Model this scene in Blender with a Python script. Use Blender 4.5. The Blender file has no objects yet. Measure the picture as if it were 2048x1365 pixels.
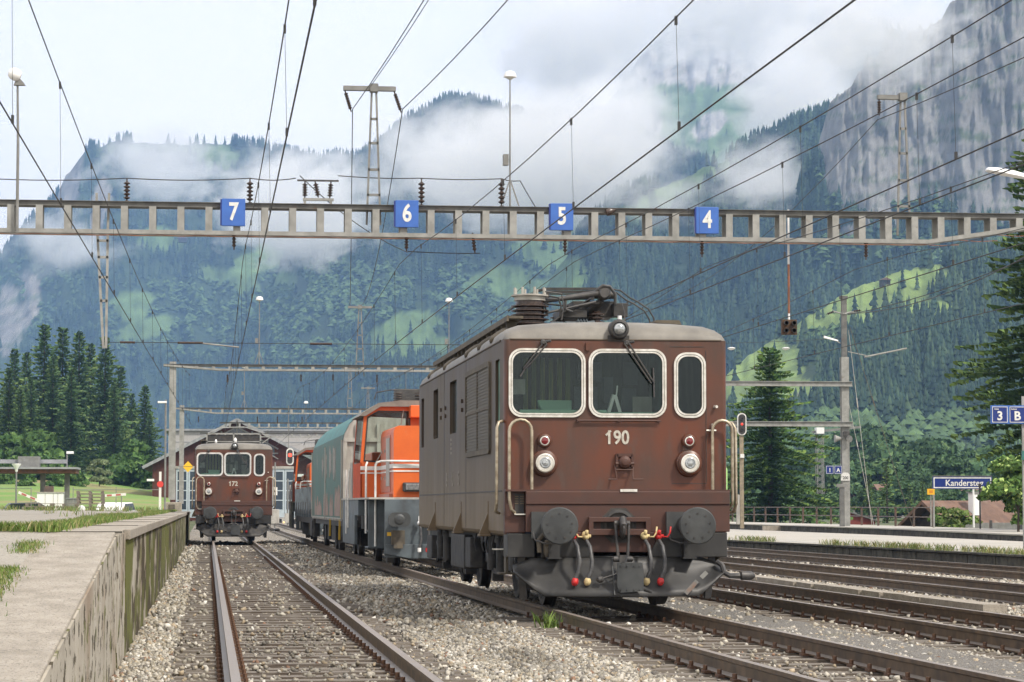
import bpy, bmesh, math, random
import numpy as np
from mathutils import Vector, Matrix
from mathutils.geometry import tessellate_polygon

# ------------------------------------------------------------ camera, world, sun, exposure
sc = bpy.context.scene
C = sc.collection
F = 5100.0                      # focal length in pixels of the 2048 px wide photograph
EYE = 1.31
PITCH = math.atan(330.5 / F)
YAW = math.atan(609.0 * math.cos(PITCH) / F)
cd = bpy.data.cameras.new('camera')
cam = bpy.data.objects.new('camera', cd)
C.objects.link(cam)
cd.sensor_width = 36.0
cd.lens = F / 2048 * 36.0
cd.clip_start = 0.5
cd.clip_end = 40000
cam.location = (0, 0, EYE)
cam.rotation_euler = (math.pi / 2 + PITCH, 0, -YAW)
sc.camera = cam

SUN_EL, SUN_AZ = math.radians(48), math.radians(138)     # azimuth clockwise from +Y (track direction)
w = bpy.data.worlds.new('World')
sc.world = w
w.use_nodes = True
nt = w.node_tree
nt.nodes.clear()
out = nt.nodes.new('ShaderNodeOutputWorld')
bg = nt.nodes.new('ShaderNodeBackground')
sky = nt.nodes.new('ShaderNodeTexSky')
sky.sky_type = 'NISHITA'
sky.sun_disc = False
sky.sun_elevation = SUN_EL
sky.sun_rotation = SUN_AZ
sky.dust_density = 3
tc = nt.nodes.new('ShaderNodeTexCoord')
mp = nt.nodes.new('ShaderNodeMapping')
mp.inputs['Scale'].default_value = (1, 1, 2.6)
nz = nt.nodes.new('ShaderNodeTexNoise')
nz.inputs['Scale'].default_value = 3.2
nz.inputs['Detail'].default_value = 7
nz.inputs['Roughness'].default_value = .5
cr = nt.nodes.new('ShaderNodeValToRGB')
cr.color_ramp.elements[0].position = .32
cr.color_ramp.elements[0].color = (11.0, 10.6, 10.4, 1)
cr.color_ramp.elements[1].position = .62
cr.color_ramp.elements[1].color = (13.4, 12.7, 12.2, 1)
mx = nt.nodes.new('ShaderNodeMixRGB')
mx.inputs['Fac'].default_value = .95
nt.links.new(tc.outputs['Generated'], mp.inputs['Vector'])
nt.links.new(mp.outputs['Vector'], nz.inputs['Vector'])
nt.links.new(nz.outputs['Fac'], cr.inputs['Fac'])
nt.links.new(sky.outputs['Color'], mx.inputs['Color1'])
nt.links.new(cr.outputs['Color'], mx.inputs['Color2'])
nt.links.new(mx.outputs['Color'], bg.inputs['Color'])
bg.inputs['Strength'].default_value = .095
nt.links.new(bg.outputs['Background'], out.inputs['Surface'])

sl = bpy.data.lights.new('sun', 'SUN')
sl.energy = 3.1
sl.angle = math.radians(6)
sl.color = (1, .93, .83)
sun = bpy.data.objects.new('sun', sl)
C.objects.link(sun)
sd = Vector((math.sin(SUN_AZ) * math.cos(SUN_EL), math.cos(SUN_AZ) * math.cos(SUN_EL), math.sin(SUN_EL)))
sun.rotation_euler = sd.to_track_quat('Z', 'Y').to_euler()
sc.view_settings.view_transform = 'Standard'
sc.view_settings.look = 'None'
sc.view_settings.gamma = 1
sc.view_settings.exposure = 0.30
cy = sc.cycles
cy.max_bounces = 6
cy.diffuse_bounces = 2
cy.glossy_bounces = 3
cy.transmission_bounces = 4
cy.transparent_max_bounces = 16
cy.volume_bounces = 4
cy.use_denoising = True
cy.use_adaptive_sampling = True
cy.adaptive_threshold = .02
cy.caustics_reflective = False
cy.caustics_refractive = False
cy.volume_max_steps = 48
cy.sample_clamp_indirect = 4

random.seed(7)
rng = np.random.default_rng(7)

# ------------------------------------------------------------ picture -> world (a pixel of the photograph at a real distance)
FW = Vector((math.sin(YAW) * math.cos(PITCH), math.cos(YAW) * math.cos(PITCH), math.sin(PITCH)))
RT = Vector((math.cos(YAW), -math.sin(YAW), 0))
UP = RT.cross(FW)
O = Vector((0, 0, EYE))


def ray(px, py):
    return FW * F + RT * (px - 1024) + UP * (682.5 - py)


def PY(px, py, y):
    r = ray(px, py)
    return O + r * (y / r.y)


def PZ(px, py, z):
    r = ray(px, py)
    return O + r * ((z - EYE) / r.z)


def PXZ(px, x, z):          # point on the vertical plane through column px with world x
    r = ray(px, 1013)
    p = O + r * (x / r.x)
    return Vector((p.x, p.y, z))


# ------------------------------------------------------------ object helpers
def tag(o, label=None, cat=None, group=None, kind=None):
    if label: o['label'] = label
    if cat: o['category'] = cat
    if group: o['group'] = group
    if kind: o['kind'] = kind
    return o


def thing(name, loc=(0, 0, 0), rz=0, label=None, cat=None, group=None, kind=None):
    o = bpy.data.objects.new(name, None)
    o.empty_display_size = .2
    C.objects.link(o)
    o.location = loc
    o.rotation_euler = (0, 0, rz)
    return tag(o, label, cat, group, kind)


def kids(o):
    return [c for c in bpy.data.objects if c.parent == o]


def copy_tree(o, parent=None, src_kids=None):
    c = o.copy()
    C.objects.link(c)
    c.parent = parent
    for ch in kids(o):
        if ch is not c:
            copy_tree(ch, c)
    return c


class MB:
    def __init__(s):
        s.v = []
        s.f = []

    def add(s, vs, fs):
        b = len(s.v)
        s.v.extend([tuple(v) for v in vs])
        s.f.extend([tuple(i + b for i in f) for f in fs])
        return s

    def box(s, x0, x1, y0, y1, z0, z1):
        s.add([(x0, y0, z0), (x1, y0, z0), (x1, y1, z0), (x0, y1, z0), (x0, y0, z1), (x1, y0, z1), (x1, y1, z1), (x0, y1, z1)],
              [(0, 3, 2, 1), (4, 5, 6, 7), (0, 1, 5, 4), (1, 2, 6, 5), (2, 3, 7, 6), (3, 0, 4, 7)])
        return s

    def bar(s, a, b, w, h, up=(0, 0, 1)):
        a, b = Vector(a), Vector(b)
        d = (b - a).normalized()
        u = Vector(up)
        if abs(d.dot(u)) > .99: u = Vector((1, 0, 0))
        r = d.cross(u).normalized()
        u = r.cross(d)
        vs = []
        for p in (a, b):
            for i, j in ((-1, -1), (1, -1), (1, 1), (-1, 1)):
                vs.append(p + r * (w / 2 * i) + u * (h / 2 * j))
        s.add(vs, [(3, 2, 1, 0), (4, 5, 6, 7), (0, 1, 5, 4), (1, 2, 6, 5), (2, 3, 7, 6), (3, 0, 4, 7)])
        return s

    def cyl(s, a, b, r0, r1=None, n=10, caps=True):
        if r1 is None: r1 = r0
        a, b = Vector(a), Vector(b)
        d = (b - a).normalized()
        u = Vector((0, 0, 1)) if abs(d.z) < .9 else Vector((1, 0, 0))
        e = d.cross(u).normalized()
        g = d.cross(e)
        vs = []
        for p, r in ((a, r0), (b, r1)):
            for i in range(n):
                t = 2 * math.pi * i / n
                vs.append(p + (e * math.cos(t) + g * math.sin(t)) * r)
        fs = [(i, (i + 1) % n, n + (i + 1) % n, n + i) for i in range(n)]
        if caps:
            fs += [tuple(range(n - 1, -1, -1)), tuple(range(n, 2 * n))]
        s.add(vs, fs)
        return s

    def tube(s, pts, r, n=8):
        pts = [Vector(p) for p in pts]
        vs, fs = [], []
        for k, p in enumerate(pts):
            d = (pts[min(k + 1, len(pts) - 1)] - pts[max(k - 1, 0)]).normalized()
            u = Vector((0, 0, 1)) if abs(d.z) < .9 else Vector((1, .2, 0)).normalized()
            if k == 0:
                e = d.cross(u).normalized()
            else:
                e = (e - d * e.dot(d)).normalized()
            g = d.cross(e)
            rr = r[k] if isinstance(r, (list, tuple)) else r
            for i in range(n):
                t = 2 * math.pi * i / n
                vs.append(p + (e * math.cos(t) + g * math.sin(t)) * rr)
        for k in range(len(pts) - 1):
            for i in range(n):
                j = (i + 1) % n
                fs.append((k * n + i, k * n + j, (k + 1) * n + j, (k + 1) * n + i))
        m = (len(pts) - 1) * n
        fs += [tuple(range(n - 1, -1, -1)), tuple(range(m, m + n))]
        s.add(vs, fs)
        return s

    def lathe(s, c, axis, prof, n=16):
        """prof: list of (radius, height along axis)"""
        c = Vector(c)
        d = Vector(axis).normalized()
        u = Vector((0, 0, 1)) if abs(d.z) < .9 else Vector((1, 0, 0))
        e = d.cross(u).normalized()
        g = d.cross(e)
        vs, fs = [], []
        for r, h in prof:
            for i in range(n):
                t = 2 * math.pi * i / n
                vs.append(c + d * h + (e * math.cos(t) + g * math.sin(t)) * max(r, 1e-4))
        for k in range(len(prof) - 1):
            for i in range(n):
                j = (i + 1) % n
                fs.append((k * n + i, k * n + j, (k + 1) * n + j, (k + 1) * n + i))
        m = (len(prof) - 1) * n
        fs += [tuple(range(n - 1, -1, -1)), tuple(range(m, m + n))]
        s.add(vs, fs)
        return s

    def prism(s, poly, axis, a, b):
        """poly: 2D points; axis 'x','y','z' is the extrusion axis from a to b"""
        def P(p, t):
            return {'x': (t, p[0], p[1]), 'y': (p[0], t, p[1]), 'z': (p[0], p[1], t)}[axis]
        n = len(poly)
        vs = [P(p, a) for p in poly] + [P(p, b) for p in poly]
        s.add(vs, [tuple(range(n)), tuple(range(2 * n - 1, n - 1, -1))] + [(i, n + i, n + (i + 1) % n, (i + 1) % n) for i in range(n)])
        return s

    def plate(s, outer, holes, axis, a, thick):
        """flat plate with holes; 2D loops in the plane across axis"""
        def P(p, t):
            return {'x': (t, p[0], p[1]), 'y': (p[0], t, p[1]), 'z': (p[0], p[1], t)}[axis]
        loops = [[Vector((p[0], p[1], 0)) for p in l] for l in [outer] + holes]
        tris = tessellate_polygon(loops)
        flat = [p for l in loops for p in l]
        n = len(flat)
        vs = [P(p, a) for p in flat] + [P(p, a + thick) for p in flat]
        fs = [tuple(t) for t in tris] + [tuple(n + i for i in reversed(t)) for t in tris]
        k = 0
        for l in loops:
            m = len(l)
            for i in range(m):
                j = (i + 1) % m
                fs.append((k + i, k + j, n + k + j, n + k + i))
            k += m
        s.add(vs, fs)
        return s

    def grid(s, rows, close=False):
        m = len(rows[0])
        vs = [p for r in rows for p in r]
        fs = []
        for k in range(len(rows) - 1):
            for i in range(m - (0 if close else 1)):
                j = (i + 1) % m
                fs.append((k * m + i, k * m + j, (k + 1) * m + j, (k + 1) * m + i))
        s.add(vs, fs)
        return s

    def build(s, name, mat, parent=None, smooth=False, bevel=0, fix=True):
        me = bpy.data.meshes.new(name)
        me.from_pydata(s.v, [], s.f)
        if fix:
            bm = bmesh.new()
            bm.from_mesh(me)
            bmesh.ops.recalc_face_normals(bm, faces=bm.faces)
            bm.to_mesh(me)
            bm.free()
        if smooth:
            me.polygons.foreach_set('use_smooth', [True] * len(me.polygons))
            try:
                me.set_sharp_from_angle(angle=math.radians(38))
            except Exception:
                pass
        me.materials.append(mat)
        me.update()
        o = bpy.data.objects.new(name, me)
        C.objects.link(o)
        o.parent = parent
        if bevel:
            m = o.modifiers.new('bevel', 'BEVEL')
            m.width = bevel
            m.segments = 2
            m.limit_method = 'ANGLE'
        return o


def np_mesh(name, V, Fc, mat, parent=None, cols=None, smooth=False):
    """V (n,3), Fc (m,k) equal sized faces"""
    me = bpy.data.meshes.new(name)
    k = Fc.shape[1]
    me.vertices.add(len(V))
    me.vertices.foreach_set('co', np.asarray(V, np.float32).ravel())
    me.loops.add(Fc.size)
    me.loops.foreach_set('vertex_index', Fc.astype(np.int32).ravel())
    me.polygons.add(len(Fc))
    me.polygons.foreach_set('loop_start', np.arange(0, Fc.size, k, dtype=np.int32))
    me.update(calc_edges=True)
    if smooth:
        me.polygons.foreach_set('use_smooth', np.ones(len(Fc), bool))
    if cols is not None:
        a = me.color_attributes.new('Col', 'FLOAT_COLOR', 'POINT')
        c4 = np.ones((len(V), 4), np.float32)
        c4[:, :3] = cols
        a.data.foreach_set('color', c4.ravel())
    me.materials.append(mat)
    o = bpy.data.objects.new(name, me)
    C.objects.link(o)
    o.parent = parent
    return o


def rrect(x0, x1, z0, z1, r, n=5):
    pts = []
    for cx, cz, a0 in ((x1 - r, z1 - r, 0), (x0 + r, z1 - r, 90), (x0 + r, z0 + r, 180), (x1 - r, z0 + r, 270)):
        for i in range(n + 1):
            t = math.radians(a0 + 90 * i / n)
            pts.append((cx + r * math.cos(t), cz + r * math.sin(t)))
    return pts


def text_mesh(name, s, size, mat, parent, loc, rot=(math.pi / 2, 0, 0), bold=.012, xs=1.0, thick=.004, align='CENTER'):
    cu = bpy.data.curves.new('t', 'FONT')
    cu.body = s
    cu.size = size
    cu.align_x = align
    cu.align_y = 'CENTER'
    cu.offset = bold * size
    cu.extrude = thick
    cu.resolution_u = 4
    t = bpy.data.objects.new('t', cu)
    C.objects.link(t)
    dg = bpy.context.evaluated_depsgraph_get()
    me = bpy.data.meshes.new_from_object(t.evaluated_get(dg))
    bpy.data.objects.remove(t)
    me.name = name
    me.materials.clear()
    me.materials.append(mat)
    o = bpy.data.objects.new(name, me)
    C.objects.link(o)
    o.parent = parent
    o.location = loc
    o.rotation_euler = rot
    o.scale = (xs, 1, 1)
    return o


# ------------------------------------------------------------ materials
def mk(name, c1, c2=None, scale=4, rough=.6, rough2=None, metal=0, bump=0, bscale=None, stretch=(1, 1, 1), detail=6,
       lo=.4, hi=.6, c3=None, s3=1.2, lo3=.55, hi3=.7, coat=0, spec=.5, emit=None):
    m = bpy.data.materials.new(name)
    m.use_nodes = True
    t = m.node_tree
    N, L = t.nodes, t.links
    b = N['Principled BSDF']
    b.inputs['Base Color'].default_value = (*c1, 1)
    b.inputs['Roughness'].default_value = rough
    b.inputs['Metallic'].default_value = metal
    b.inputs['Coat Weight'].default_value = coat
    b.inputs['Specular IOR Level'].default_value = spec
    if emit:
        b.inputs['Emission Color'].default_value = (*emit[0], 1)
        b.inputs['Emission Strength'].default_value = emit[1]
    if c2 is None and not bump:
        return m
    co = N.new('ShaderNodeTexCoord')
    mp = N.new('ShaderNodeMapping')
    mp.inputs['Scale'].default_value = stretch
    L.new(co.outputs['Object'], mp.inputs['Vector'])

    def noise(sc_, det=detail, rg=.6):
        n = N.new('ShaderNodeTexNoise')
        n.inputs['Scale'].default_value = sc_
        n.inputs['Detail'].default_value = det
        n.inputs['Roughness'].default_value = rg
        L.new(mp.outputs['Vector'], n.inputs['Vector'])
        return n.outputs['Fac']

    def rng_(sock, a, bb):
        r = N.new('ShaderNodeMapRange')
        r.inputs['From Min'].default_value = a
        r.inputs['From Max'].default_value = bb
        L.new(sock, r.inputs['Value'])
        return r.outputs['Result']
    if c2 is not None:
        f = rng_(noise(scale), lo, hi)
        x = N.new('ShaderNodeMixRGB')
        x.inputs['Color1'].default_value = (*c1, 1)
        x.inputs['Color2'].default_value = (*c2, 1)
        L.new(f, x.inputs['Fac'])
        last = x.outputs['Color']
        if c3 is not None:
            f3 = rng_(noise(s3), lo3, hi3)
            y = N.new('ShaderNodeMixRGB')
            y.inputs['Color2'].default_value = (*c3, 1)
            L.new(last, y.inputs['Color1'])
            L.new(f3, y.inputs['Fac'])
            last = y.outputs['Color']
        L.new(last, b.inputs['Base Color'])
        if rough2 is not None:
            r = N.new('ShaderNodeMapRange')
            r.inputs['To Min'].default_value = rough
            r.inputs['To Max'].default_value = rough2
            L.new(f, r.inputs['Value'])
            L.new(r.outputs['Result'], b.inputs['Roughness'])
    if bump:
        bp = N.new('ShaderNodeBump')
        bp.inputs['Strength'].default_value = 1
        bp.inputs['Distance'].default_value = bump
        L.new(noise(bscale or scale * 3), bp.inputs['Height'])
        L.new(bp.outputs['Normal'], b.inputs['Normal'])
    return m


def attr_mat(name, rough=.8, trans=0, noise=None, bump=0, bscale=1):
    """base colour from the mesh's own colour attribute, mottled by a fine noise"""
    m = bpy.data.materials.new(name)
    m.use_nodes = True
    t = m.node_tree
    N, L = t.nodes, t.links
    b = N['Principled BSDF']
    a = N.new('ShaderNodeAttribute')
    a.attribute_name = 'Col'
    b.inputs['Roughness'].default_value = rough
    b.inputs['Specular IOR Level'].default_value = .25
    last = a.outputs['Color']
    co = N.new('ShaderNodeTexCoord')
    if noise:
        n = N.new('ShaderNodeTexNoise')
        n.inputs['Scale'].default_value = noise
        n.inputs['Detail'].default_value = 8
        n.inputs['Roughness'].default_value = .65
        L.new(co.outputs['Object'], n.inputs['Vector'])
        r = N.new('ShaderNodeMapRange')
        r.inputs['From Min'].default_value = .3
        r.inputs['From Max'].default_value = .7
        r.inputs['To Min'].default_value = .7
        r.inputs['To Max'].default_value = 1.3
        L.new(n.outputs['Fac'], r.inputs['Value'])
        x = N.new('ShaderNodeVectorMath')
        x.operation = 'SCALE'
        L.new(last, x.inputs[0])
        L.new(r.outputs['Result'], x.inputs['Scale'])
        last = x.outputs['Vector']
    L.new(last, b.inputs['Base Color'])
    if bump:
        n2 = N.new('ShaderNodeTexNoise')
        n2.inputs['Scale'].default_value = bscale
        n2.inputs['Detail'].default_value = 8
        L.new(co.outputs['Object'], n2.inputs['Vector'])
        bp = N.new('ShaderNodeBump')
        bp.inputs['Distance'].default_value = bump
        L.new(n2.outputs['Fac'], bp.inputs['Height'])
        L.new(bp.outputs['Normal'], b.inputs['Normal'])
    return m


def glass_mat(name, tint=(.8, .9, .88), alpha=.25):
    """a window pane: mostly clear, glossy"""
    m = bpy.data.materials.new(name)
    m.use_nodes = True
    t = m.node_tree
    N, L = t.nodes, t.links
    N.clear()
    o = N.new('ShaderNodeOutputMaterial')
    mxs = N.new('ShaderNodeMixShader')
    tr = N.new('ShaderNodeBsdfTransparent')
    tr.inputs['Color'].default_value = (*tint, 1)
    gl = N.new('ShaderNodeBsdfGlossy')
    gl.inputs['Roughness'].default_value = .03
    gl.inputs['Color'].default_value = (.55, .62, .66, 1)
    fr = N.new('ShaderNodeFresnel')
    fr.inputs['IOR'].default_value = 1.45
    ad = N.new('ShaderNodeMath')
    ad.operation = 'ADD'
    ad.inputs[1].default_value = alpha
    L.new(fr.outputs['Fac'], ad.inputs[0])
    L.new(ad.outputs[0], mxs.inputs['Fac'])
    L.new(tr.outputs[0], mxs.inputs[1])
    L.new(gl.outputs[0], mxs.inputs[2])
    L.new(mxs.outputs[0], o.inputs['Surface'])
    return m


M = {}
M['brown'] = mk('brown_paint', (.125, .036, .016), (.070, .036, .025), 1.6, rough=.38, rough2=.58, lo=.38, hi=.62, c3=(.085, .052, .04), s3=6, lo3=.54, hi3=.70, stretch=(1, 1, .45), detail=9)
M['brown_side'] = mk('dusty_sky_sheen_brown', (.056, .038, .027), (.10, .078, .054), 1.6, rough=.5, rough2=.62, spec=.3, lo=.38, hi=.62, c3=(.055, .042, .035), s3=5, lo3=.55, hi3=.68, stretch=(1, 1, .18))  # grey-brown from dust plus the side's sky reflection put into the colour
M['brown_low'] = mk('brown_headstock', (.082, .031, .02), (.058, .028, .021), 5, rough=.55, lo=.3, hi=.7, c3=(.05, .04, .035), s3=2, lo3=.58, hi3=.8)
M['roofgrey'] = mk('grey_roof', (.225, .21, .18), (.13, .12, .105), 2.5, rough=.55, lo=.3, hi=.7, c3=(.10, .09, .08), s3=1.4, lo3=.58, hi3=.85)
M['board'] = mk('weathered_board', (.12, .10, .072), (.075, .065, .05), 6, rough=.8, bump=.004)
M['chrome'] = mk('polished_frame', (.80, .78, .72), (.62, .59, .52), 12, rough=.3, metal=.6)
M['rail_hand'] = mk('worn_handrail', (.50, .44, .33), (.30, .25, .18), 9, rough=.4, metal=.6)
M['black'] = mk('black_grime', (.022, .022, .022), (.05, .045, .04), 8, rough=.6)
M['dark'] = mk('dark_steel', (.045, .045, .047), (.085, .08, .075), 6, rough=.5, metal=.3, bump=.002)
M['underg'] = mk('grimy_bogie', (.018, .018, .018), (.048, .045, .042), 5, rough=.65, bump=.006)
M['plow'] = mk('plough_grey', (.020, .020, .020), (.042, .041, .039), 3, rough=.5, lo=.35, hi=.7, c3=(.05, .048, .045), s3=7, lo3=.55, hi3=.8)
M['buffer'] = mk('buffer_grey', (.042, .045, .046), (.066, .07, .07), 4, rough=.55, metal=.2)
M['white'] = mk('white_paint', (.75, .75, .72), (.6, .6, .57), 6, rough=.5)
M['cream'] = mk('faded_number', (.55, .53, .46), (.42, .39, .33), 20, rough=.6)
M['fade'] = mk('flaking_letter', (.30, .28, .24), (.16, .13, .10), 30, rough=.7)
M['glass'] = glass_mat('cab_glass', (.84, .90, .87), .0)
M['dkglass'] = mk('dark_glass', (.02, .028, .03), rough=.08, spec=.8)
M['cabgreen'] = mk('cab_green', (.10, .22, .16), (.05, .11, .08), 4, rough=.6)
M['cabback'] = mk('cab_back_wall', (.07, .09, .055), (.025, .035, .028), 4, rough=.7, stretch=(3, 1, .3))
M['curtain'] = mk('cab_curtain', (.34, .34, .10), (.12, .17, .06), 9, rough=.8, stretch=(3, 1, .2))
M['mint'] = mk('desk_mint', (.42, .68, .52), rough=.5)
M['lens'] = mk('lamp_lens', (.50, .52, .52), (.28, .30, .31), 30, rough=.12, metal=.6)
M['redlens'] = mk('red_lens', (.16, .012, .015), rough=.12, spec=.8)
M['redp'] = mk('red_fitting', (.62, .03, .03), (.4, .02, .02), 30, rough=.45)
M['yelp'] = mk('yellow_fitting', (.72, .6, .3), (.5, .38, .2), 30, rough=.5)
M['hose'] = mk('rubber_hose', (.05, .05, .052), (.09, .09, .09), 20, rough=.42)
M['mesh'] = mk('grille_mesh', (.11, .095, .065), (.07, .06, .045), 40, rough=.6)
M['cera'] = mk('brown_insulator', (.035, .022, .018), (.06, .04, .03), 20, rough=.25)
M['steel'] = mk('galvanised_steel', (.32, .32, .30), (.21, .21, .195), 3, rough=.6, lo=.35, hi=.65, c3=(.13, .09, .06), s3=2, lo3=.66, hi3=.8)
M['steeldk'] = mk('weathered_steel', (.15, .15, .14), (.10, .10, .095), 3, rough=.7, c3=(.15, .07, .035), s3=1.6, lo3=.62, hi3=.75)
M['steelfar'] = mk('mast_steel', (.22, .22, .21), (.16, .16, .15), 3, rough=.6)
M['blue'] = mk('blue_enamel', (.045, .14, .47), (.04, .12, .41), 3, rough=.4)
M['navy'] = mk('navy_enamel', (.012, .03, .18), rough=.35)
M['wire'] = mk('copper_wire', (.03, .03, .03), rough=.6)
M['orangecable'] = mk('orange_cable', (.32, .11, .05), (.2, .10, .06), 6, rough=.6)
M['lampwhite'] = mk('lamp_housing', (.80, .80, .79), rough=.4)
M['orange'] = mk('orange_paint', (.68, .135, .020), (.58, .105, .018), 2, rough=.42, lo=.3, hi=.7, c3=(.55, .18, .09), s3=5, lo3=.62, hi3=.85)
M['orangedk'] = mk('red_orange_paint', (.52, .075, .02), (.42, .07, .025), 3, rough=.7, spec=.2)
M['pink'] = mk('shaded_hood_side', (.50, .14, .07), (.42, .16, .10), 3, rough=.5)  # pinkish copy of the orange, with the side's shade painted in
M['slate'] = mk('slate_frame', (.105, .13, .145), (.075, .09, .10), 3, rough=.5, c3=(.05, .05, .05), s3=3, lo3=.6, hi3=.8)
M['palegrey'] = mk('pale_grey_paint', (.42, .41, .37), (.30, .28, .25), 5, rough=.6, stretch=(1, 1, .3))
M['tealroof'] = mk('teal_roof', (.015, .19, .16), (.02, .13, .12), 2, rough=.5)
M['teal'] = mk('graffiti_teal', (.036, .115, .09), (.045, .09, .07), 1.6, rough=.6, lo=.4, hi=.6, c3=(.20, .20, .16), s3=.8, lo3=.6, hi3=.72, stretch=(1, .6, .5))


def dust(m, z0, z1, col):
    """road dust settled on the lower part of a panel"""
    t = m.node_tree
    b = t.nodes['Principled BSDF']
    l = b.inputs['Base Color'].links[0]
    src = l.from_socket
    co = t.nodes.new('ShaderNodeTexCoord')
    sp = t.nodes.new('ShaderNodeSeparateXYZ')
    t.links.new(co.outputs['Object'], sp.inputs[0])
    n = t.nodes.new('ShaderNodeTexNoise')
    n.inputs['Scale'].default_value = 2.5
    n.inputs['Detail'].default_value = 7
    mp = t.nodes.new('ShaderNodeMapping')
    mp.inputs['Scale'].default_value = (1, 1, .3)
    t.links.new(co.outputs['Object'], mp.inputs['Vector'])
    t.links.new(mp.outputs['Vector'], n.inputs['Vector'])
    ad = t.nodes.new('ShaderNodeMath')
    ad.operation = 'ADD'
    t.links.new(sp.outputs['Z'], ad.inputs[0])
    t.links.new(n.outputs['Fac'], ad.inputs[1])
    r = t.nodes.new('ShaderNodeMapRange')
    r.inputs['From Min'].default_value = z1 + .5
    r.inputs['From Max'].default_value = z0 + .5
    r.inputs['To Max'].default_value = .85
    t.links.new(ad.outputs[0], r.inputs['Value'])
    x = t.nodes.new('ShaderNodeMixRGB')
    x.inputs['Color2'].default_value = (*col, 1)
    t.links.new(src, x.inputs['Color1'])
    t.links.new(r.outputs['Result'], x.inputs['Fac'])
    t.links.new(x.outputs['Color'], b.inputs['Base Color'])


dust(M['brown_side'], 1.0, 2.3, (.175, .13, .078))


# ------------------------------------------------------------ ground, tracks, platforms
def voronoi_gravel(name, cols, scale=16, dark=(.10, .09, .08), patch=None, bump=.02):
    m = bpy.data.materials.new(name)
    m.use_nodes = True
    t = m.node_tree
    N, L = t.nodes, t.links
    b = N['Principled BSDF']
    b.inputs['Roughness'].default_value = .9
    b.inputs['Specular IOR Level'].default_value = .2
    co = N.new('ShaderNodeTexCoord')
    v = N.new('ShaderNodeTexVoronoi')
    v.inputs['Scale'].default_value = scale
    L.new(co.outputs['Object'], v.inputs['Vector'])
    r = N.new('ShaderNodeValToRGB')
    r.color_ramp.interpolation = 'CONSTANT'
    e = r.color_ramp.elements
    e[0].position = 0
    e[0].color = (*cols[0], 1)
    e[1].position = 1 / len(cols)
    e[1].color = (*cols[1], 1)
    for i in range(2, len(cols)):
        q = e.new(i / len(cols))
        q.color = (*cols[i], 1)
    sp = N.new('ShaderNodeSeparateColor')
    L.new(v.outputs['Color'], sp.inputs['Color'])
    L.new(sp.outputs[0], r.inputs['Fac'])
    v2 = N.new('ShaderNodeTexVoronoi')
    v2.feature = 'DISTANCE_TO_EDGE'
    v2.inputs['Scale'].default_value = scale
    L.new(co.outputs['Object'], v2.inputs['Vector'])
    mr = N.new('ShaderNodeMapRange')
    mr.inputs['From Min'].default_value = 0
    mr.inputs['From Max'].default_value = .12
    L.new(v2.outputs['Distance'], mr.inputs['Value'])
    x = N.new('ShaderNodeMixRGB')
    x.inputs['Color1'].default_value = (*dark, 1)
    L.new(mr.outputs['Result'], x.inputs['Fac'])
    L.new(r.outputs['Color'], x.inputs['Color2'])
    last = x.outputs['Color']
    for pc, ps, lo, hi in (patch or []):
        n = N.new('ShaderNodeTexNoise')
        n.inputs['Scale'].default_value = ps
        n.inputs['Detail'].default_value = 6
        L.new(co.outputs['Object'], n.inputs['Vector'])
        q = N.new('ShaderNodeMapRange')
        q.inputs['From Min'].default_value = lo
        q.inputs['From Max'].default_value = hi
        q.inputs['To Max'].default_value = .75
        L.new(n.outputs['Fac'], q.inputs['Value'])
        y = N.new('ShaderNodeMixRGB')
        L.new(last, y.inputs['Color1'])
        y.inputs['Color2'].default_value = (*pc, 1)
        L.new(q.outputs['Result'], y.inputs['Fac'])
        last = y.outputs['Color']
    L.new(last, b.inputs['Base Color'])
    bp = N.new('ShaderNodeBump')
    bp.inputs['Distance'].default_value = bump
    L.new(mr.outputs['Result'], bp.inputs['Height'])
    L.new(bp.outputs['Normal'], b.inputs['Normal'])
    return m


GC = [(.36, .335, .285), (.26, .24, .21), (.42, .39, .34), (.30, .265, .21), (.38, .36, .32), (.34, .27, .20), (.20, .185, .165), (.47, .44, .39)]
M['gravel'] = voronoi_gravel('ballast_gravel', GC, 15, patch=[((.20, .185, .16), .35, .54, .66), ((.25, .16, .10), .8, .62, .74), ((.14, .13, .06), 1.1, .66, .8)])
M['grit'] = voronoi_gravel('fine_grit', [(.25, .24, .22), (.18, .17, .155), (.30, .285, .26), (.22, .20, .17)], 45, patch=[((.19, .18, .05), .9, .62, .75)], bump=.008)
M['ground'] = mk('valley_ground', (.06, .085, .03), (.10, .11, .04), .05, rough=.95, c3=(.13, .12, .09), s3=.2)
M['meadow'] = mk('meadow_grass', (.12, .24, .035), (.21, .24, .07), .05, rough=.95, lo=.42, hi=.6, c3=(.24, .20, .09), s3=.021, lo3=.5, hi3=.62, bump=.1, bscale=2)
M['asphalt'] = mk('old_asphalt', (.32, .295, .25), (.25, .23, .195), .8, rough=.92, c3=(.14, .13, .11), s3=40, lo3=.5, hi3=.7, bump=.004, bscale=60)
M['concrete'] = mk('weathered_concrete', (.38, .34, .285), (.27, .24, .195), 3, rough=.9, lo=.35, hi=.65, c3=(.13, .115, .095), s3=34, lo3=.54, hi3=.68, bump=.012, bscale=45, stretch=(1.6, 1, 1))
M['platform'] = mk('platform_asphalt', (.40, .375, .33), (.35, .33, .29), .25, rough=.9, stretch=(.2, 1, 1), c3=(.45, .43, .39), s3=2)
M['platwall'] = mk('platform_blocks', (.045, .042, .035), (.10, .095, .075), 2.4, rough=.95, lo=.4, hi=.65, c3=(.02, .02, .016), s3=5, lo3=.5, hi3=.65)


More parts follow.
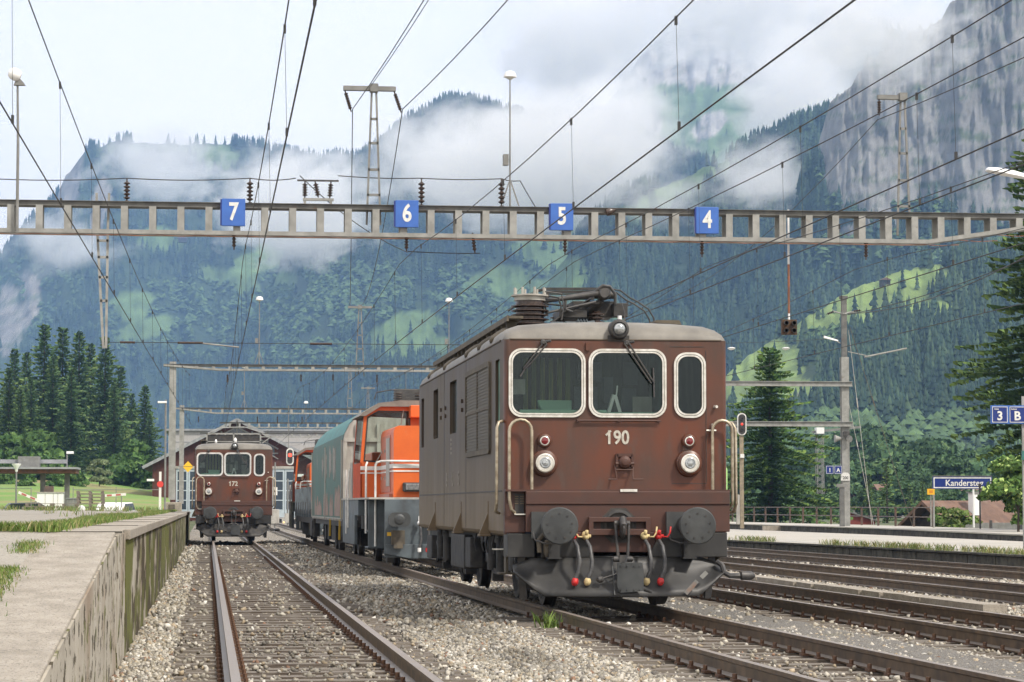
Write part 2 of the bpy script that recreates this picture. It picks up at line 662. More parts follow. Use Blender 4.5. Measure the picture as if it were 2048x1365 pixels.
def moss_mat(name, lo, hi, lo2, hi2, fy=.35, fz=.75):
    """concrete face with dark run-off streaks and moss growing in them"""
    m = bpy.data.materials.new(name)
    m.use_nodes = True
    t = m.node_tree
    N, L = t.nodes, t.links
    b = N['Principled BSDF']
    b.inputs['Roughness'].default_value = .95
    co = N.new('ShaderNodeTexCoord')

    def noise(sc_, st, det=7, rg=.65):
        mp = N.new('ShaderNodeMapping')
        mp.inputs['Scale'].default_value = st
        L.new(co.outputs['Object'], mp.inputs['Vector'])
        n = N.new('ShaderNodeTexNoise')
        n.inputs['Scale'].default_value = sc_
        n.inputs['Detail'].default_value = det
        n.inputs['Roughness'].default_value = rg
        L.new(mp.outputs['Vector'], n.inputs['Vector'])
        return n.outputs['Fac']

    def mr(s, a, bb, c=0, d=1):
        r = N.new('ShaderNodeMapRange')
        for k, q in zip(('From Min', 'From Max', 'To Min', 'To Max'), (a, bb, c, d)):
            r.inputs[k].default_value = q
        L.new(s, r.inputs['Value'])
        return r.outputs['Result']

    def mix(f, c1, c2):
        x = N.new('ShaderNodeMixRGB')
        for k, q in (('Color1', c1), ('Color2', c2)):
            if isinstance(q, tuple): x.inputs[k].default_value = (*q, 1)
            else: L.new(q, x.inputs[k])
        L.new(f, x.inputs['Fac'])
        return x.outputs['Color']
    base = mix(mr(noise(2, (1, .6, 1.2)), .35, .65), (.42, .38, .31), (.31, .28, .225))
    base = mix(mr(noise(1, (1, .6, .6)), .52, .66), base, (.26, .20, .14))
    st = mr(noise(1.5, (1, fy, fz), 8, .62), lo, hi)
    base = mix(st, base, (.05, .036, .013))
    ms = mr(noise(1.5, (1, fy * .8, fz * .7), 8, .6), lo2, hi2)
    base = mix(ms, base, (.10, .105, .012))
    L.new(base, b.inputs['Base Color'])
    bp = N.new('ShaderNodeBump')
    bp.inputs['Distance'].default_value = .01
    L.new(noise(14, (1, 1, 1)), bp.inputs['Height'])
    L.new(bp.outputs['Normal'], b.inputs['Normal'])
    return m


M['moss'] = moss_mat('mossy_wall_face', .45, .485, .47, .54)
M['moss2'] = moss_mat('stained_ramp_face', .56, .575, .575, .63, 2.0, 3.4)

M['rail'] = bpy.data.materials.new('rail_steel')
M['rail'].use_nodes = True
_t = M['rail'].node_tree
_b = _t.nodes['Principled BSDF']
_g = _t.nodes.new('ShaderNodeNewGeometry')
_s = _t.nodes.new('ShaderNodeSeparateXYZ')
_t.links.new(_g.outputs['True Normal'], _s.inputs[0])
_r = _t.nodes.new('ShaderNodeMapRange')
_r.inputs['From Min'].default_value = .85
_r.inputs['From Max'].default_value = .97
_t.links.new(_s.outputs['Z'], _r.inputs['Value'])
_n = _t.nodes.new('ShaderNodeTexNoise')
_n.inputs['Scale'].default_value = 6
_n.inputs['Detail'].default_value = 6
_c = _t.nodes.new('ShaderNodeTexCoord')
_t.links.new(_c.outputs['Object'], _n.inputs['Vector'])
_r1 = _t.nodes.new('ShaderNodeValToRGB')
_r1.color_ramp.elements[0].position = .35
_r1.color_ramp.elements[0].color = (.055, .038, .026, 1)
_r1.color_ramp.elements[1].position = .7
_r1.color_ramp.elements[1].color = (.15, .10, .06, 1)
_t.links.new(_n.outputs['Fac'], _r1.inputs['Fac'])
_m = _t.nodes.new('ShaderNodeMixRGB')
_m.inputs['Color2'].default_value = (.23, .195, .165, 1)
_t.links.new(_r1.outputs['Color'], _m.inputs['Color1'])
_t.links.new(_r.outputs['Result'], _m.inputs['Fac'])
_t.links.new(_m.outputs['Color'], _b.inputs['Base Color'])
_b.inputs['Roughness'].default_value = .45
_b.inputs['Metallic'].default_value = .25
M['sleeper'] = mk('sleeper_wood', (.21, .185, .155), (.085, .065, .05), 3.5, rough=.9, stretch=(.35, 7, 3), lo=.4, hi=.6, c3=(.30, .275, .24), s3=3, lo3=.55, hi3=.7, bump=.012, bscale=6)
M['baseplate'] = mk('rusty_baseplate', (.085, .045, .028), (.13, .07, .04), 8, rough=.85)


def cen(Y):
    return .993 * (4.75 + .65 * (max(0, 100 - (Y + .6)) / 82) ** 2)


TR = {
    7: lambda Y: .975,
    6: cen,
    5: lambda Y: cen(Y) + 3.69,
    4: lambda Y: cen(Y) + 7.84,
    3: lambda Y: .993 * (cen(Y) / .993 + 11.4 + .02 * max(-10, 80 - Y - 2) - (.02 * max(0, Y - 88) * .5)),
}


SLP = {}


def sweep_rail(mb, fx, ys, side):
    prof = [(-.036, 0), (.036, 0), (.036, -.035), (.010, -.05), (.010, -.135), (.07, -.15), (.07, -.165), (-.07, -.165), (-.07, -.15), (-.010, -.135), (-.010, -.05), (-.036, -.035)]
    rows = []
    for y in ys:
        x = fx(y) + side * .7535
        rows.append([(x + a, y, b) for a, b in prof])
    mb.grid(rows, close=True)


def ygrid(a, b):
    ys = [a]
    while ys[-1] < b:
        ys.append(ys[-1] + max(1.5, ys[-1] * .05))
    return ys


track_label = {7: 'near railway track running beside the mossy platform wall', 6: 'railway track under the large brown locomotive',
               5: 'rusty railway track right of the brown locomotive', 4: 'second track beyond the brown locomotive, with a rough stone edge', 3: 'farthest track, along the low platform edge'}
for k, (n_, y0, y1, far) in {7: (100, 13.5, 96, 400), 6: (34, 13.5, 34, 400), 5: (60, 20, 60, 400), 4: (0, 28, 110, 400), 3: (0, 36, 130, 400)}.items():
    fx = TR[k]
    t = thing('railway_track', (0, 0, 0), label=track_label[k], cat='track', kind='structure')
    for s_ in (-1, 1):
        mb = MB()
        sweep_rail(mb, fx, ygrid(12, far), s_)
        mb.build('rail', M['rail'], t)
    if k == 7:
        mb = MB()
        rr = random.Random(3)
    y = y0
    i = 0
    rest = MB()
    while y < (y1 if k != 7 else 99):
        y += .60 + random.uniform(-.02, .02)
        SLP.setdefault(k, []).append(y)
        c = fx(y)
        a = random.uniform(-.012, .012)
        dz = random.uniform(-.01, .008)
        sb = MB().box(-1.3 + random.uniform(-.05, .05), 1.3 + random.uniform(-.05, .05), -.125, .125, -.30, -.172 + dz)
        if i < n_:
            so = sb.build('sleeper', M['sleeper'], t)
            so.location = (c, y, 0)
            so.rotation_euler = (0, 0, a)
            for s_ in (-1, 1):
                pb = MB()
                for q in (-1, 1):
                    pb.box(s_ * .7535 + q * .075 - .055, s_ * .7535 + q * .075 + .055, -.075, .075, -.175, -.150)
                    pb.cyl((s_ * .7535 + q * .105, 0, -.15), (s_ * .7535 + q * .105, 0, -.105), .022, n=6)
                pb.build('fastening', M['baseplate'], so)
        else:
            rest.box(c - 1.3, c + 1.3, y - .125, y + .125, -.30, -.172 + dz)
            for s_ in (-1, 1):
                rest.box(c + s_ * .7535 - .12, c + s_ * .7535 + .12, y - .07, y + .07, -.175, -.150)
        i += 1
    if rest.v:
        o = rest.build('sleeper', M['sleeper'], t)
        o['kind'] = 'stuff'


def sheet(name, rows, mat, label=None, kind='structure', cat=None, parent=None, smooth=False):
    o = MB().grid(rows).build(name, mat, parent, smooth=smooth)
    if kind: o['kind'] = kind
    if label: o['label'] = label
    if cat: o['category'] = cat
    return o


# far-reaching ground sheet and the gravel bed on it
sheet('ground', [[(x, y, -.34) for x in (-3150, -200, 0, 200, 5150)] for y in (-60, 60, 400, 3000, 5850)], M['ground'], 'grassy valley floor reaching to the hills', cat='ground')
ys = ygrid(8, 420)
rows = []
for y in ys:
    right = PZ(1441, 1080.4, .16).x + 14
    xs = np.linspace(-1.0, 33, 120)
    row = []
    for x in xs:
        z = -.205 + .012 * math.sin(x * 1.7 + y * .9) + .01 * math.sin(x * 4.1 - y * 1.3)
        if abs(abs(x - .975) - 0) < 1.35 or abs(x - cen(y)) < 1.35 or abs(x - cen(y) - 3.69) < 1.35: z -= .03
        if cen(y) + 1.5 < x < cen(y) + 2.5: z += .015
        row.append((x, y, z))
    rows.append(row)
sheet('gravel_bed', rows, M['gravel'], 'pale grey stone ballast under and between the tracks', cat='gravel', smooth=True)
rows = [[(cen(y) + 1.55 + w_ * .85 + .06 * math.sin(y * 2.1 + w_ * 3), y, -.172 + .004 * math.sin(y * 3)) for w_ in (0, .5, 1)] for y in np.arange(14, 100, .6)]
sheet('cinder_path', rows, M['grit'], 'strip of fine grey grit with yellow moss between the brown locomotive and the next track', cat='path')

# loose ballast stones near the camera
def ballast(n, y0, y1, size):
    Y = rng.uniform(y0, y1, n * 2)
    X = rng.uniform(-.80, 1, n * 2) * 0
    X = -.80 + rng.uniform(0, 1, n * 2) * (.335 * Y + .9)
    keep = rng.uniform(0, 1, n * 2) < (.335 * Y + .9) / (.335 * y1 + .9)
    X, Y = X[keep][:n], Y[keep][:n]
    cc = np.array([cen(v) for v in Y])
    z = np.full(len(X), -.188) + rng.uniform(-.02, .014, len(X))
    k = np.ones(len(X), bool)
    for off, tk in ((.975 - cc, 7), (0 * cc, 6), (3.69 + 0 * cc, 5)):
        dx = np.abs(X - (cc + off))
        on_rail = np.abs(dx - .7535) < .09
        k &= ~on_rail
        inside = dx < 1.3
        sy = np.array(SLP[tk])
        j = np.clip(np.searchsorted(sy, Y), 1, len(sy) - 1)
        on = inside & (np.minimum(np.abs(Y - sy[j - 1]), np.abs(Y - sy[j])) < .15)
        z[on] = -.163
        z[inside & ~on] -= .034
        k &= ~(on & (rng.uniform(0, 1, len(X)) < (.95 if tk != 7 else .90)))
        near = np.abs(dx - .7535) < .2
        z[near] -= .015
    grit = (X > cc + 1.6) & (X < cc + 2.35)
    k &= ~(grit & (rng.uniform(0, 1, len(X)) < .88))
    X, Y, z = X[k], Y[k], z[k]
    n = len(X)
    base = np.array([(-1, -1, -1), (1, -1, -1), (1, 1, -1), (-1, 1, -1), (-1, -1, 1), (1, -1, 1), (1, 1, 1), (-1, 1, 1)], float) * .62
    S = size * rng.uniform(.55, 1.5, (n, 1, 1)) * rng.uniform(.7, 1.25, (n, 1, 3)) * np.array([1, 1, .75])
    V = (base[None] + rng.uniform(-.33, .33, (n, 8, 3))) * S * .5
    A = rng.normal(size=(n, 4))
    A /= np.linalg.norm(A, axis=1)[:, None]
    qw, qx, qy, qz = A.T
    R = np.stack([1 - 2 * (qy**2 + qz**2), 2 * (qx * qy - qz * qw), 2 * (qx * qz + qy * qw), 2 * (qx * qy + qz * qw), 1 - 2 * (qx**2 + qz**2), 2 * (qy * qz - qx * qw),
                  2 * (qx * qz - qy * qw), 2 * (qy * qz + qx * qw), 1 - 2 * (qx**2 + qy**2)], 1).reshape(n, 3, 3)
    V = np.einsum('nij,nkj->nki', R, V) + np.stack([X, Y, z], 1)[:, None]
    fc = np.array([(0, 3, 2, 1), (4, 5, 6, 7), (0, 1, 5, 4), (1, 2, 6, 5), (2, 3, 7, 6), (3, 0, 4, 7)])
    Fc = (fc[None] + (np.arange(n) * 8)[:, None, None]).reshape(-1, 4)
    pal = np.array([(.40, .37, .31), (.28, .26, .22), (.52, .485, .42), (.34, .30, .235), (.45, .42, .37), (.38, .31, .22), (.20, .185, .165), (.64, .62, .57), (.26, .16, .11), (.38, .36, .33)]) * np.array([.97, .97, .96])
    pr = np.array([.15, .17, .12, .13, .12, .09, .13, .04, .02, .03])
    col = pal[rng.choice(len(pal), n, p=pr / pr.sum())] * rng.uniform(.8, 1.15, (n, 1))
    # oil-darkened patches of ballast between the two tracks
    d = np.zeros(n)
    for px, py, rx, ry in ((2.9, 33, .8, 5), (3.1, 52, 1.2, 9), (1.0, 60, .8, 9), (3.1, 25, .35, 2.2), (.98, 27, .5, 7)):
        d = np.maximum(d, np.exp(-((X - px) / rx)**2 - ((Y - py) / ry)**2))
    d = np.clip(d * rng.uniform(.6, 1.3, n), 0, 1) * .5
    col *= (1 - d)[:, None]
    return V.reshape(-1, 3), Fc, np.repeat(col, 8, axis=0)


M['stones'] = attr_mat('ballast_stones', .88)
parts = [ballast(82000, 17, 31, .045), ballast(62000, 31, 62, .066), ballast(26000, 62, 110, .095)]
V = np.concatenate([p[0] for p in parts])
Fc = np.concatenate([parts[0][1], parts[1][1] + len(parts[0][0]), parts[2][1] + len(parts[0][0]) + len(parts[1][0])])
tag(np_mesh('ballast_stones', V, Fc, M['stones'], cols=np.concatenate([p[2] for p in parts])), 'loose grey and tan ballast stones between the rails', 'ballast', kind='stuff')

# left loading platform: retaining wall with concrete coping, ramp toward the camera, asphalt behind
XW, XK, YR, YE, ZP = -.815, -1.44, 23.7, 118.5, 1.075
rampz = lambda y: ZP - .0595 * max(0, YR - y)
wall = thing('retaining_wall', (XW, YR, 0), label='long mossy concrete platform wall with a ramp, beside the near track', cat='wall')
mb = MB()
mb.prism([(8 - YR, -.5), (8 - YR, rampz(8)), (-.0, ZP), (YE - YR, ZP), (YE - YR, -.5)], 'x', XK - XW, -.02)
mb.build('coping', M['concrete'], wall, bevel=.012)
mb = MB()
mb.prism([(8 - YR, -.5), (8 - YR, rampz(8) - .02), (-.02, ZP - .03), (-.02, -.5)], 'x', -.021, -.004)
mb.build('ramp_face', M['moss2'], wall)
mb = MB()
mb.prism([(.03, -.5), (.03, ZP - .03), (2.2, ZP - .03), (2.2, -.5)], 'x', -.021, .002)
mb.build('end_panel', M['moss2'], wall)
mb = MB()
yy = 2.2
while yy < YE - YR - 1:
    y2 = min(yy + 6.0, YE - YR)
    mb.prism([(yy + .02, -.5), (yy + .02, ZP - .10), (y2 - .02, ZP - .10), (y2 - .02, -.5)], 'x', -.021, .008)
    yy = y2
mb.build('wall_face', M['moss'], wall)
mb = MB().box(-.02, .05, 2.2, YE - YR, ZP - .1, ZP + .004)
mb.build('edge_lip', M['concrete'], wall, bevel=.01)
mb = MB()
for y in (-.02, 7.5, 15, 22, 31, 40, 52, 66, 80):
    mb.box(XK - XW + .01, .04, y - .006, y + .006, ZP - .01, ZP + .0065)
mb.build('joint', M['platwall'], wall)

rows = [[(XK + dx, y, (rampz(y) if y < YR else ZP) + (.004 if dx < 0 else -.006) - dx * .012) for dx in (.04, -.03, -1, -4, -12, -40, -70)] for y in (8, 16, YR, YR + .02, 40, 70, 100, 121)]
sheet('asphalt_yard', rows, M['asphalt'], 'cracked pale asphalt yard on top of the platform', cat='yard')
# right platforms, edges measured from the photograph at their real heights
def edge(pts, z, e0=45, e1=160):
    p = [PZ(x, y, z) for x, y in pts]
    p.sort(key=lambda q: q.y)
    a = p[0] + (p[0] - p[1]).normalized() * e0
    b = p[-1] + (p[-1] - p[-2]).normalized() * e1
    return [a] + p + [b]


E1a = edge([(1441, 1080.6), (1740, 1095), (2048, 1112)], .16)
E1b = edge([(1444, 1058.2), (1740, 1069.5), (2048, 1083.5)], .16)
E2a = edge([(1444, 1047.4), (1740, 1056), (2048, 1070)], .27)
E2b = edge([(1444, 1043.4), (1740, 1050.4), (2048, 1059.5)], .27)


def platform(A, B, z, label, wlabel):
    p = thing('platform', (0, 0, 0), label=label, cat='platform', kind='structure')
    MB().grid([[tuple(a), tuple((a + b) / 2), tuple(b)] for a, b in zip(A, B)]).build('platform_surface', M['platform'], p)
    mb = MB()
    for i in range(len(A) - 1):
        a, b = A[i], A[i + 1]
        n = max(1, int((b - a).length / 1.9))
        for k in range(n):
            q0 = a.lerp(b, k / n)
            q1 = a.lerp(b, (k + .97) / n)
            mb.bar((q0.x + .10, q0.y, z - .36), (q1.x + .10, q1.y, z - .36), .16, .62)
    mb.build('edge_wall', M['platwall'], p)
    mb = MB()
    for i in range(len(A) - 1):
        a, b = A[i], A[i + 1]
        mb.bar((a.x + .12, a.y, z - .01), (b.x + .12, b.y, z - .01), .34, .045)
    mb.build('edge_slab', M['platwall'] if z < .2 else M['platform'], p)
    return p


platform(E1a, E1b, .16, 'low pale asphalt island platform in front of the fence', '')
p2 = platform(E2a, E2b, .27, 'narrow pale platform under the fence and the big mast', '')
mb = MB()
for i in range(1, 3):
    a, b = E1a[i], E1a[i + 1]
    mb.bar((a.x + 1.3, a.y, .168), (b.x + 1.3, b.y, .168), .11, .006)
a = E1a[0]; b = E1a[1]
mb.bar((a.x + 1.3, a.y, .168), (b.x + 1.3, b.y, .168), .11, .006)
o = mb.build('platform_line', M['white'])
tag(o, 'worn white safety line along the near platform edge', 'line', kind='structure')
# stone kerb strip between the second and third track
rows = []
mb = MB()
y = 34
rr = random.Random(5)
while y < 125:
    L_ = rr.uniform(.8, 1.6)
    x = cen(y) + 3.69 + 1.85 + (rr.uniform(-.07, .07))
    x2 = cen(y + L_) + 3.69 + 1.85
    mb.bar((x, y, -.13), (x2, y + L_ * .98, -.13), rr.uniform(.26, .36), .20)
    y += L_
o = mb.build('stone_kerb', M['concrete'])
tag(o, 'rough pale stone kerb between two tracks', 'kerb', kind='structure')


# ------------------------------------------------------------ grass tufts
M['grass'] = attr_mat('grass_blades', .8)


def grass(name, pts, h, label, cat='grass', n=9, dry=.3):
    P = np.array(pts)
    K = len(P) * n
    base = np.repeat(P, n, axis=0) + np.stack([rng.normal(0, .06, K), rng.normal(0, .06, K), np.zeros(K)], 1)
    a = rng.uniform(0, 2 * math.pi, K)
    hh = h * rng.uniform(.3, 1.25, K)
    lean = np.stack([np.cos(a), np.sin(a)], 1) * (hh * rng.uniform(.1, .7, K))[:, None]
    wv = np.stack([-np.sin(a), np.cos(a)], 1) * (.0025 + .022 * h)
    V = np.zeros((K, 4, 3))
    V[:, 0] = base
    V[:, 1] = base
    V[:, 0, :2] -= wv
    V[:, 1, :2] += wv
    V[:, 2] = base + np.concatenate([lean * .4 + wv * .8, (hh * .6)[:, None]], 1)
    V[:, 3] = base + np.concatenate([lean, hh[:, None]], 1)
    Fc = (np.array([[0, 1, 2], [0, 2, 3]])[None] + (np.arange(K) * 4)[:, None, None]).reshape(-1, 3)
    g = np.array([(.10, .17, .035), (.15, .22, .05), (.25, .25, .09), (.33, .29, .15)])
    idx = np.where(rng.uniform(0, 1, K) < dry, rng.integers(2, 4, K), rng.integers(0, 2, K))
    col = np.repeat(g[idx] * rng.uniform(.7, 1.2, (K, 1)), 4, axis=0)
    return tag(np_mesh(name, V.reshape(-1, 3), Fc, M['grass'], cols=col), label, cat, kind='stuff')


pts = []
for _ in range(1500):
    y = YR + (118 - YR) * random.random() ** 1.3
    wd = .12 + .5 * max(0, math.sin(y * .35) + math.sin(y * .13 + 1)) * min(1, y / 50)
    pts.append((XK - random.random() * wd - .02, y, ZP + .004))
for _ in range(420):
    x = XK - 8 * random.random() ** 1.4
    pts.append((x, YR + random.gauss(0, .06), ZP + .004 - (x - XK) * .012))
grass('grass', pts, .085, 'green grass and weeds growing along the seams of the left platform', n=16, dry=.25)
pts = []
for _ in range(620):
    y = YR - (YR - 14) * random.random() ** .8
    if math.sin(y * 2.1) + math.sin(y * .8) < -.6: continue
    pts.append((XK + random.gauss(0, .025) - .05, y, rampz(y)))
grass('grass', pts, .04, 'low green grass in the seam beside the ramp coping', n=10, dry=.3)
pts = []
for _ in range(170):
    y = random.uniform(95, 117)
    x = XK - random.uniform(.5, 9)
    pts.append((x, y, ZP + .004 - (x - XK) * .012))
for _ in range(8):
    y = random.uniform(40, 75)
    x = XK - random.uniform(.5, 3)
    pts.append((x, y, ZP + .004 - (x - XK) * .012))
grass('grass', pts, .22, 'taller tufts of grass on the far end of the left platform', n=8, dry=.35)
pts = []
for i in range(len(E1a) - 1):
    a, b = E1a[i], E1a[i + 1]
    for _ in range(170 if i in (1, 2) else 60):
        t = random.random()
        q = a.lerp(b, t)
        if math.sin(q.y * .55) + math.sin(q.y * .21) > -.5:
            pts.append((q.x + random.uniform(.02, .5), q.y, .165))
grass('grass', pts, .17, 'dry grass fringe along the near edge of the right platform', n=9, dry=.6)
pts = [(cen(31) - .98 + random.gauss(0, .04), 31.2 + random.gauss(0, .06), -.19) for _ in range(8)]
grass('grass', pts, .2, 'small green weed beside the rail under the brown locomotive', n=8, dry=0)


# ------------------------------------------------------------ brown electric locomotives
def wheelset(parent, y, r=.62, spoked=False):
    for s in (-1, 1):
        MB().lathe((s * .70, y, r), (s, 0, 0), [(.10, -.03), (r + .03, -.03), (r + .03, 0), (r, .01), (r, .12), (r - .08, .13), (r - .12, .08), (.2, .08), (.16, .16), (.05, .17)], n=28).build('wheel', M['dark'], parent, smooth=True)


def make_loco(number, x0, y0, label, style):
    L = 13.4
    W = 1.46
    t = thing('electric_locomotive', (x0, y0, 0), label=label, cat='locomotive')
    big = style == 'near'
    # windows: x0,x1,z0,z1 in the cab front
    wins = [(-1.36, -.45, 2.50, 3.30), (-.32, .61, 2.50, 3.30), (.80, 1.13, 2.50, 3.26)]
    rads = [.13, .13, .12]
    face = [(-1.40, .99), (1.40, .99), (1.40, 3.46), (-1.40, 3.46)]
    for end in (0, 1):
        mb = MB()
        holes = [rrect(a + .0, b - .0, c, d, r) for (a, b, c, d), r in zip(wins, rads)]
        if end:
            holes = [[(-x, z) for x, z in h] for h in holes]
        mb.plate(face, holes, 'y', 0 if not end else L - .05, .05)
        mb.build('cab_front', M['brown'], t)
    # body shell: corner strips and sides with window openings
    grille = (1.55, 4.75, 2.02, 3.27)
    sw = [(.52, 1.02, 2.30, 3.24), (6.35, 7.45, 2.44, 3.26), (9.5, 10.4, 2.44, 3.26), (12.3, 12.85, 2.35, 3.22)]
    for s in (-1, 1):
        mb = MB()
        holes = [rrect(a, b, c, d, .06, 3) for a, b, c, d in sw]
        mb.plate([(.10, .99), (L - .10, .99), (L - .10, 3.47), (.10, 3.47)], holes, 'x', s * W, -s * .05)
        # lower edge tucks under
        mb.grid([[(s * W, .10, .99), (s * (W - .02), .10, .95), (s * (W - .09), .10, .92)], [(s * W, L - .1, .99), (s * (W - .02), L - .1, .95), (s * (W - .09), L - .1, .92)]])
        mb.build('side_wall', M['brown_side'], t)
        for e in (0, 1):
            mb = MB()
            rows = []
            for z in (.95, 1.5, 3.46):
                row = []
                for i in range(7):
                    a = math.radians(90 * i / 6)
                    xx = 1.40 + .06 * math.sin(a)
                    yy = .10 - .10 * math.cos(a)
                    row.append((s * xx, yy if not e else L - yy, z))
                rows.append(row)
            mb.grid(rows)
            mb.build('corner_panel', M['brown'], t, smooth=True)
        gl = MB()
        for a, b, c, d in sw:
            gl.box(s * (W - .05), s * (W - .06), a - .02, b + .02, c - .02, d + .02)
        gl.build('side_window', M['dkglass'], t)
    # engine-room grille on the left side
    a, b, c, d = grille
    g = thing('air_grille')
    g.parent = t
    mb = MB().plate(rrect(a, b, c, d, .08, 3), [rrect(a + .07, b - .07, c + .07, d - .07, .05, 3)], 'x', -W - .035, .035)
    mb.box(-W - .03, -W - .004, (a + b) / 2 - .02, (a + b) / 2 + .02, c + .05, d - .05)
    mb.box(-W - .03, -W - .004, a + .05, b - .05, (c + d) / 2 - .02, (c + d) / 2 + .02)
    mb.build('grille_frame', M['board'], g)
    mb = MB().box(-W - .012, -W - .002, a + .05, b - .05, c + .05, d - .05)
    for i in range(26):
        z = c + .09 + i * (d - c - .16) / 25
        mb.box(-W - .022, -W - .010, a + .07, b - .07, z - .008, z + .008)
    mb.build('grille_slats', M['mesh'], g)
    mb = MB()
    for y in (4.9, 8.4):
        mb.box(-W - .004, -W + .01, y - .008, y + .008, 1.0, 3.45)
    mb.box(-W - .006, -W + .01, .25, L - .3, 1.50, 1.515)
    mb.build('panel_seams', M['black'], t)
    mb = MB()
    for y in (5.4, 8.1, 8.9):
        mb.box(-W - .03, -W, y - .03, y + .03, 2.72, 2.78).box(-W - .03, -W, y - .03, y + .03, 2.85, 2.91)
    mb.build('catch', M['brown_side'], t)
    mb = MB()
    for y in (1.9, 5.6, 10.0):
        mb.prism([(-W + .02, .93), (-W - .13, .93), (-W - .10, 1.0), (-W - .01, 1.22), (-W - .01, 1.38), (-W + .02, 1.38)], 'y', y - .03, y + .03)
        mb.box(-W - .13, -W + .02, y - .16, y + .16, .905, .93)
    mb.build('lifting_bracket', M['brown_side'], t, bevel=.006)
    if big:
        for i, ch in enumerate('BLS'):
            text_mesh('side_letter', ch, .30, M['fade'], t, (-W - .004, 7.9 - i * .95, 1.72), (math.pi / 2, 0, -math.pi / 2), bold=.02, xs=1.5, thick=.002)
        for i in range(4):
            MB().box(-W - .004, -W - .0005, 7.12, 7.30, 2.12 + i * .07, 2.16 + i * .07).build('data_plate', M['fade'], t)
    # roof
    half = [(W, 3.455), (W - .004, 3.50), (W - .035, 3.575), (W - .11, 3.635), (1.22, 3.68), (.8, 3.715), (.35, 3.73)]
    sec = [(-x, z) for x, z in half] + [(0, 3.735)] + [(x, z) for x, z in reversed(half)]
    rows = []
    prof = [(.0, .0), (.012, .22), (.04, .42), (.09, .60), (.17, .76), (.28, .88), (.42, .96), (.6, 1)]
    for y, k in prof + [(L / 2, 1)] + [(L - y, k) for y, k in reversed(prof)]:
        kk = 1 - .071 * (1 - k) ** 2.5
        rows.append([(x * kk, y, 3.452 + (z - 3.452) * k) for x, z in sec])
    mb = MB().grid(rows)
    mb.build('roof', M['roofgrey'], t, smooth=True)
    mb = MB()
    for s in (-1, 1):
        mb.tube([(s * (W + .004), .4, 3.465), (s * (W + .004), L - .4, 3.465)], .014, 6)
    mb.tube([(-W + .02, .12, 3.462), (-1.38, .0, 3.462), (1.38, .0, 3.462), (W - .02, .12, 3.462)], .012, 6)
    mb.build('gutter', M['brown_side'], t)
    # window frames and panes
    for (a, b, c, d), r in zip(wins, rads):
        f = MB().plate(rrect(a - .045, b + .045, c - .045, d + .045, r + .04, 7), [rrect(a - .018, b + .018, c - .018, d + .018, r + .015, 7)], 'y', -.03, .035)
        fo = f.build('window_frame', M['chrome'] if big else M['white'], t)
        f = MB().plate(rrect(a - .02, b + .02, c - .02, d + .02, r + .017, 7), [rrect(a - .010, b + .010, c - .010, d + .010, r + .007, 7)], 'y', -.022, .03)
        f.build('rubber_seal', M['black'], fo)
        f = MB().plate(rrect(a - .011, b + .011, c - .011, d + .011, r + .008, 7), [rrect(a + .008, b - .008, c + .008, d - .008, r, 7)], 'y', -.026, .03)
        f.build('inner_trim', M['chrome'] if big else M['white'], fo)
        MB().plate(rrect(a, b, c, d, r, 7), [], 'y', .012, .004).build('window_pane', M['glass'], t)
    # cab interior
    ci = thing('cab_interior')
    ci.parent = t
    MB().box(-1.42, 1.42, 1.45, 1.50, 1.6, 3.42).box(-1.42, 1.42, .06, 1.45, 1.55, 1.6).box(-1.42, 1.42, .06, 1.45, 3.38, 3.41).build('back_wall', M['cabback'], ci)
    MB().box(-1.42, -1.39, .1, 1.45, 1.6, 3.4).box(1.39, 1.42, .1, 1.45, 1.6, 3.4).box(.68, .71, .3, 1.45, 1.6, 3.4).build('side_lining', M['cabgreen'], ci)
    mb = MB()
    for i in range(6):
        x = -1.05 + i * .115
        mb.box(x, x + .06, 1.30 + .02 * (i % 2), 1.36, 2.5, 3.3)
    mb.build('curtain', M['curtain'], ci)
    mb = MB()
    for x, z, w, h in ((-.35, 2.62, .12, .3), (-.15, 2.62, .12, .3), (.05, 2.7, .13, .35), (.3, 2.6, .2, .3), (-.3, 3.0, .13, .25), (-.1, 3.0, .13, .25), (.32, 2.95, .2, .3)):
        mb.box(x, x + w, 1.40, 1.45, z, z + h)
    mb.build('cabinet_doors', M['palegrey'] if not big else M['slate'], ci)
    mb = MB().box(-1.25, -.10, .12, .75, 2.36, 2.56)
    mb.add([(-.95, .2, 2.56), (-.55, .2, 2.56), (-.55, .52, 2.56), (-.95, .52, 2.56), (-.98, .42, 2.70), (-.52, .42, 2.70)], [(0, 1, 2, 3), (0, 1, 5, 4), (3, 2, 5, 4), (1, 2, 5), (0, 3, 4)])
    mb.box(-.28, .65, .12, .6, 2.36, 2.53)
    mb.build('control_desk', M['mint'], ci, bevel=.015)
    mb = MB().box(-1.3, -1.1, .7, .71, 2.78, 2.98).box(.34, .60, .75, .76, 2.52, 2.76)
    mb.build('paper', M['palegrey'], ci)
    MB().bar((-.08, .2, 2.5), (.0, .22, 2.76), .04, .04).bar((.09, .2, 2.5), (.02, .22, 2.76), .035, .04).bar((.03, .22, 2.7), (.05, .22, 2.88), .015, .015).build('control_lever', M['lampwhite'], ci)
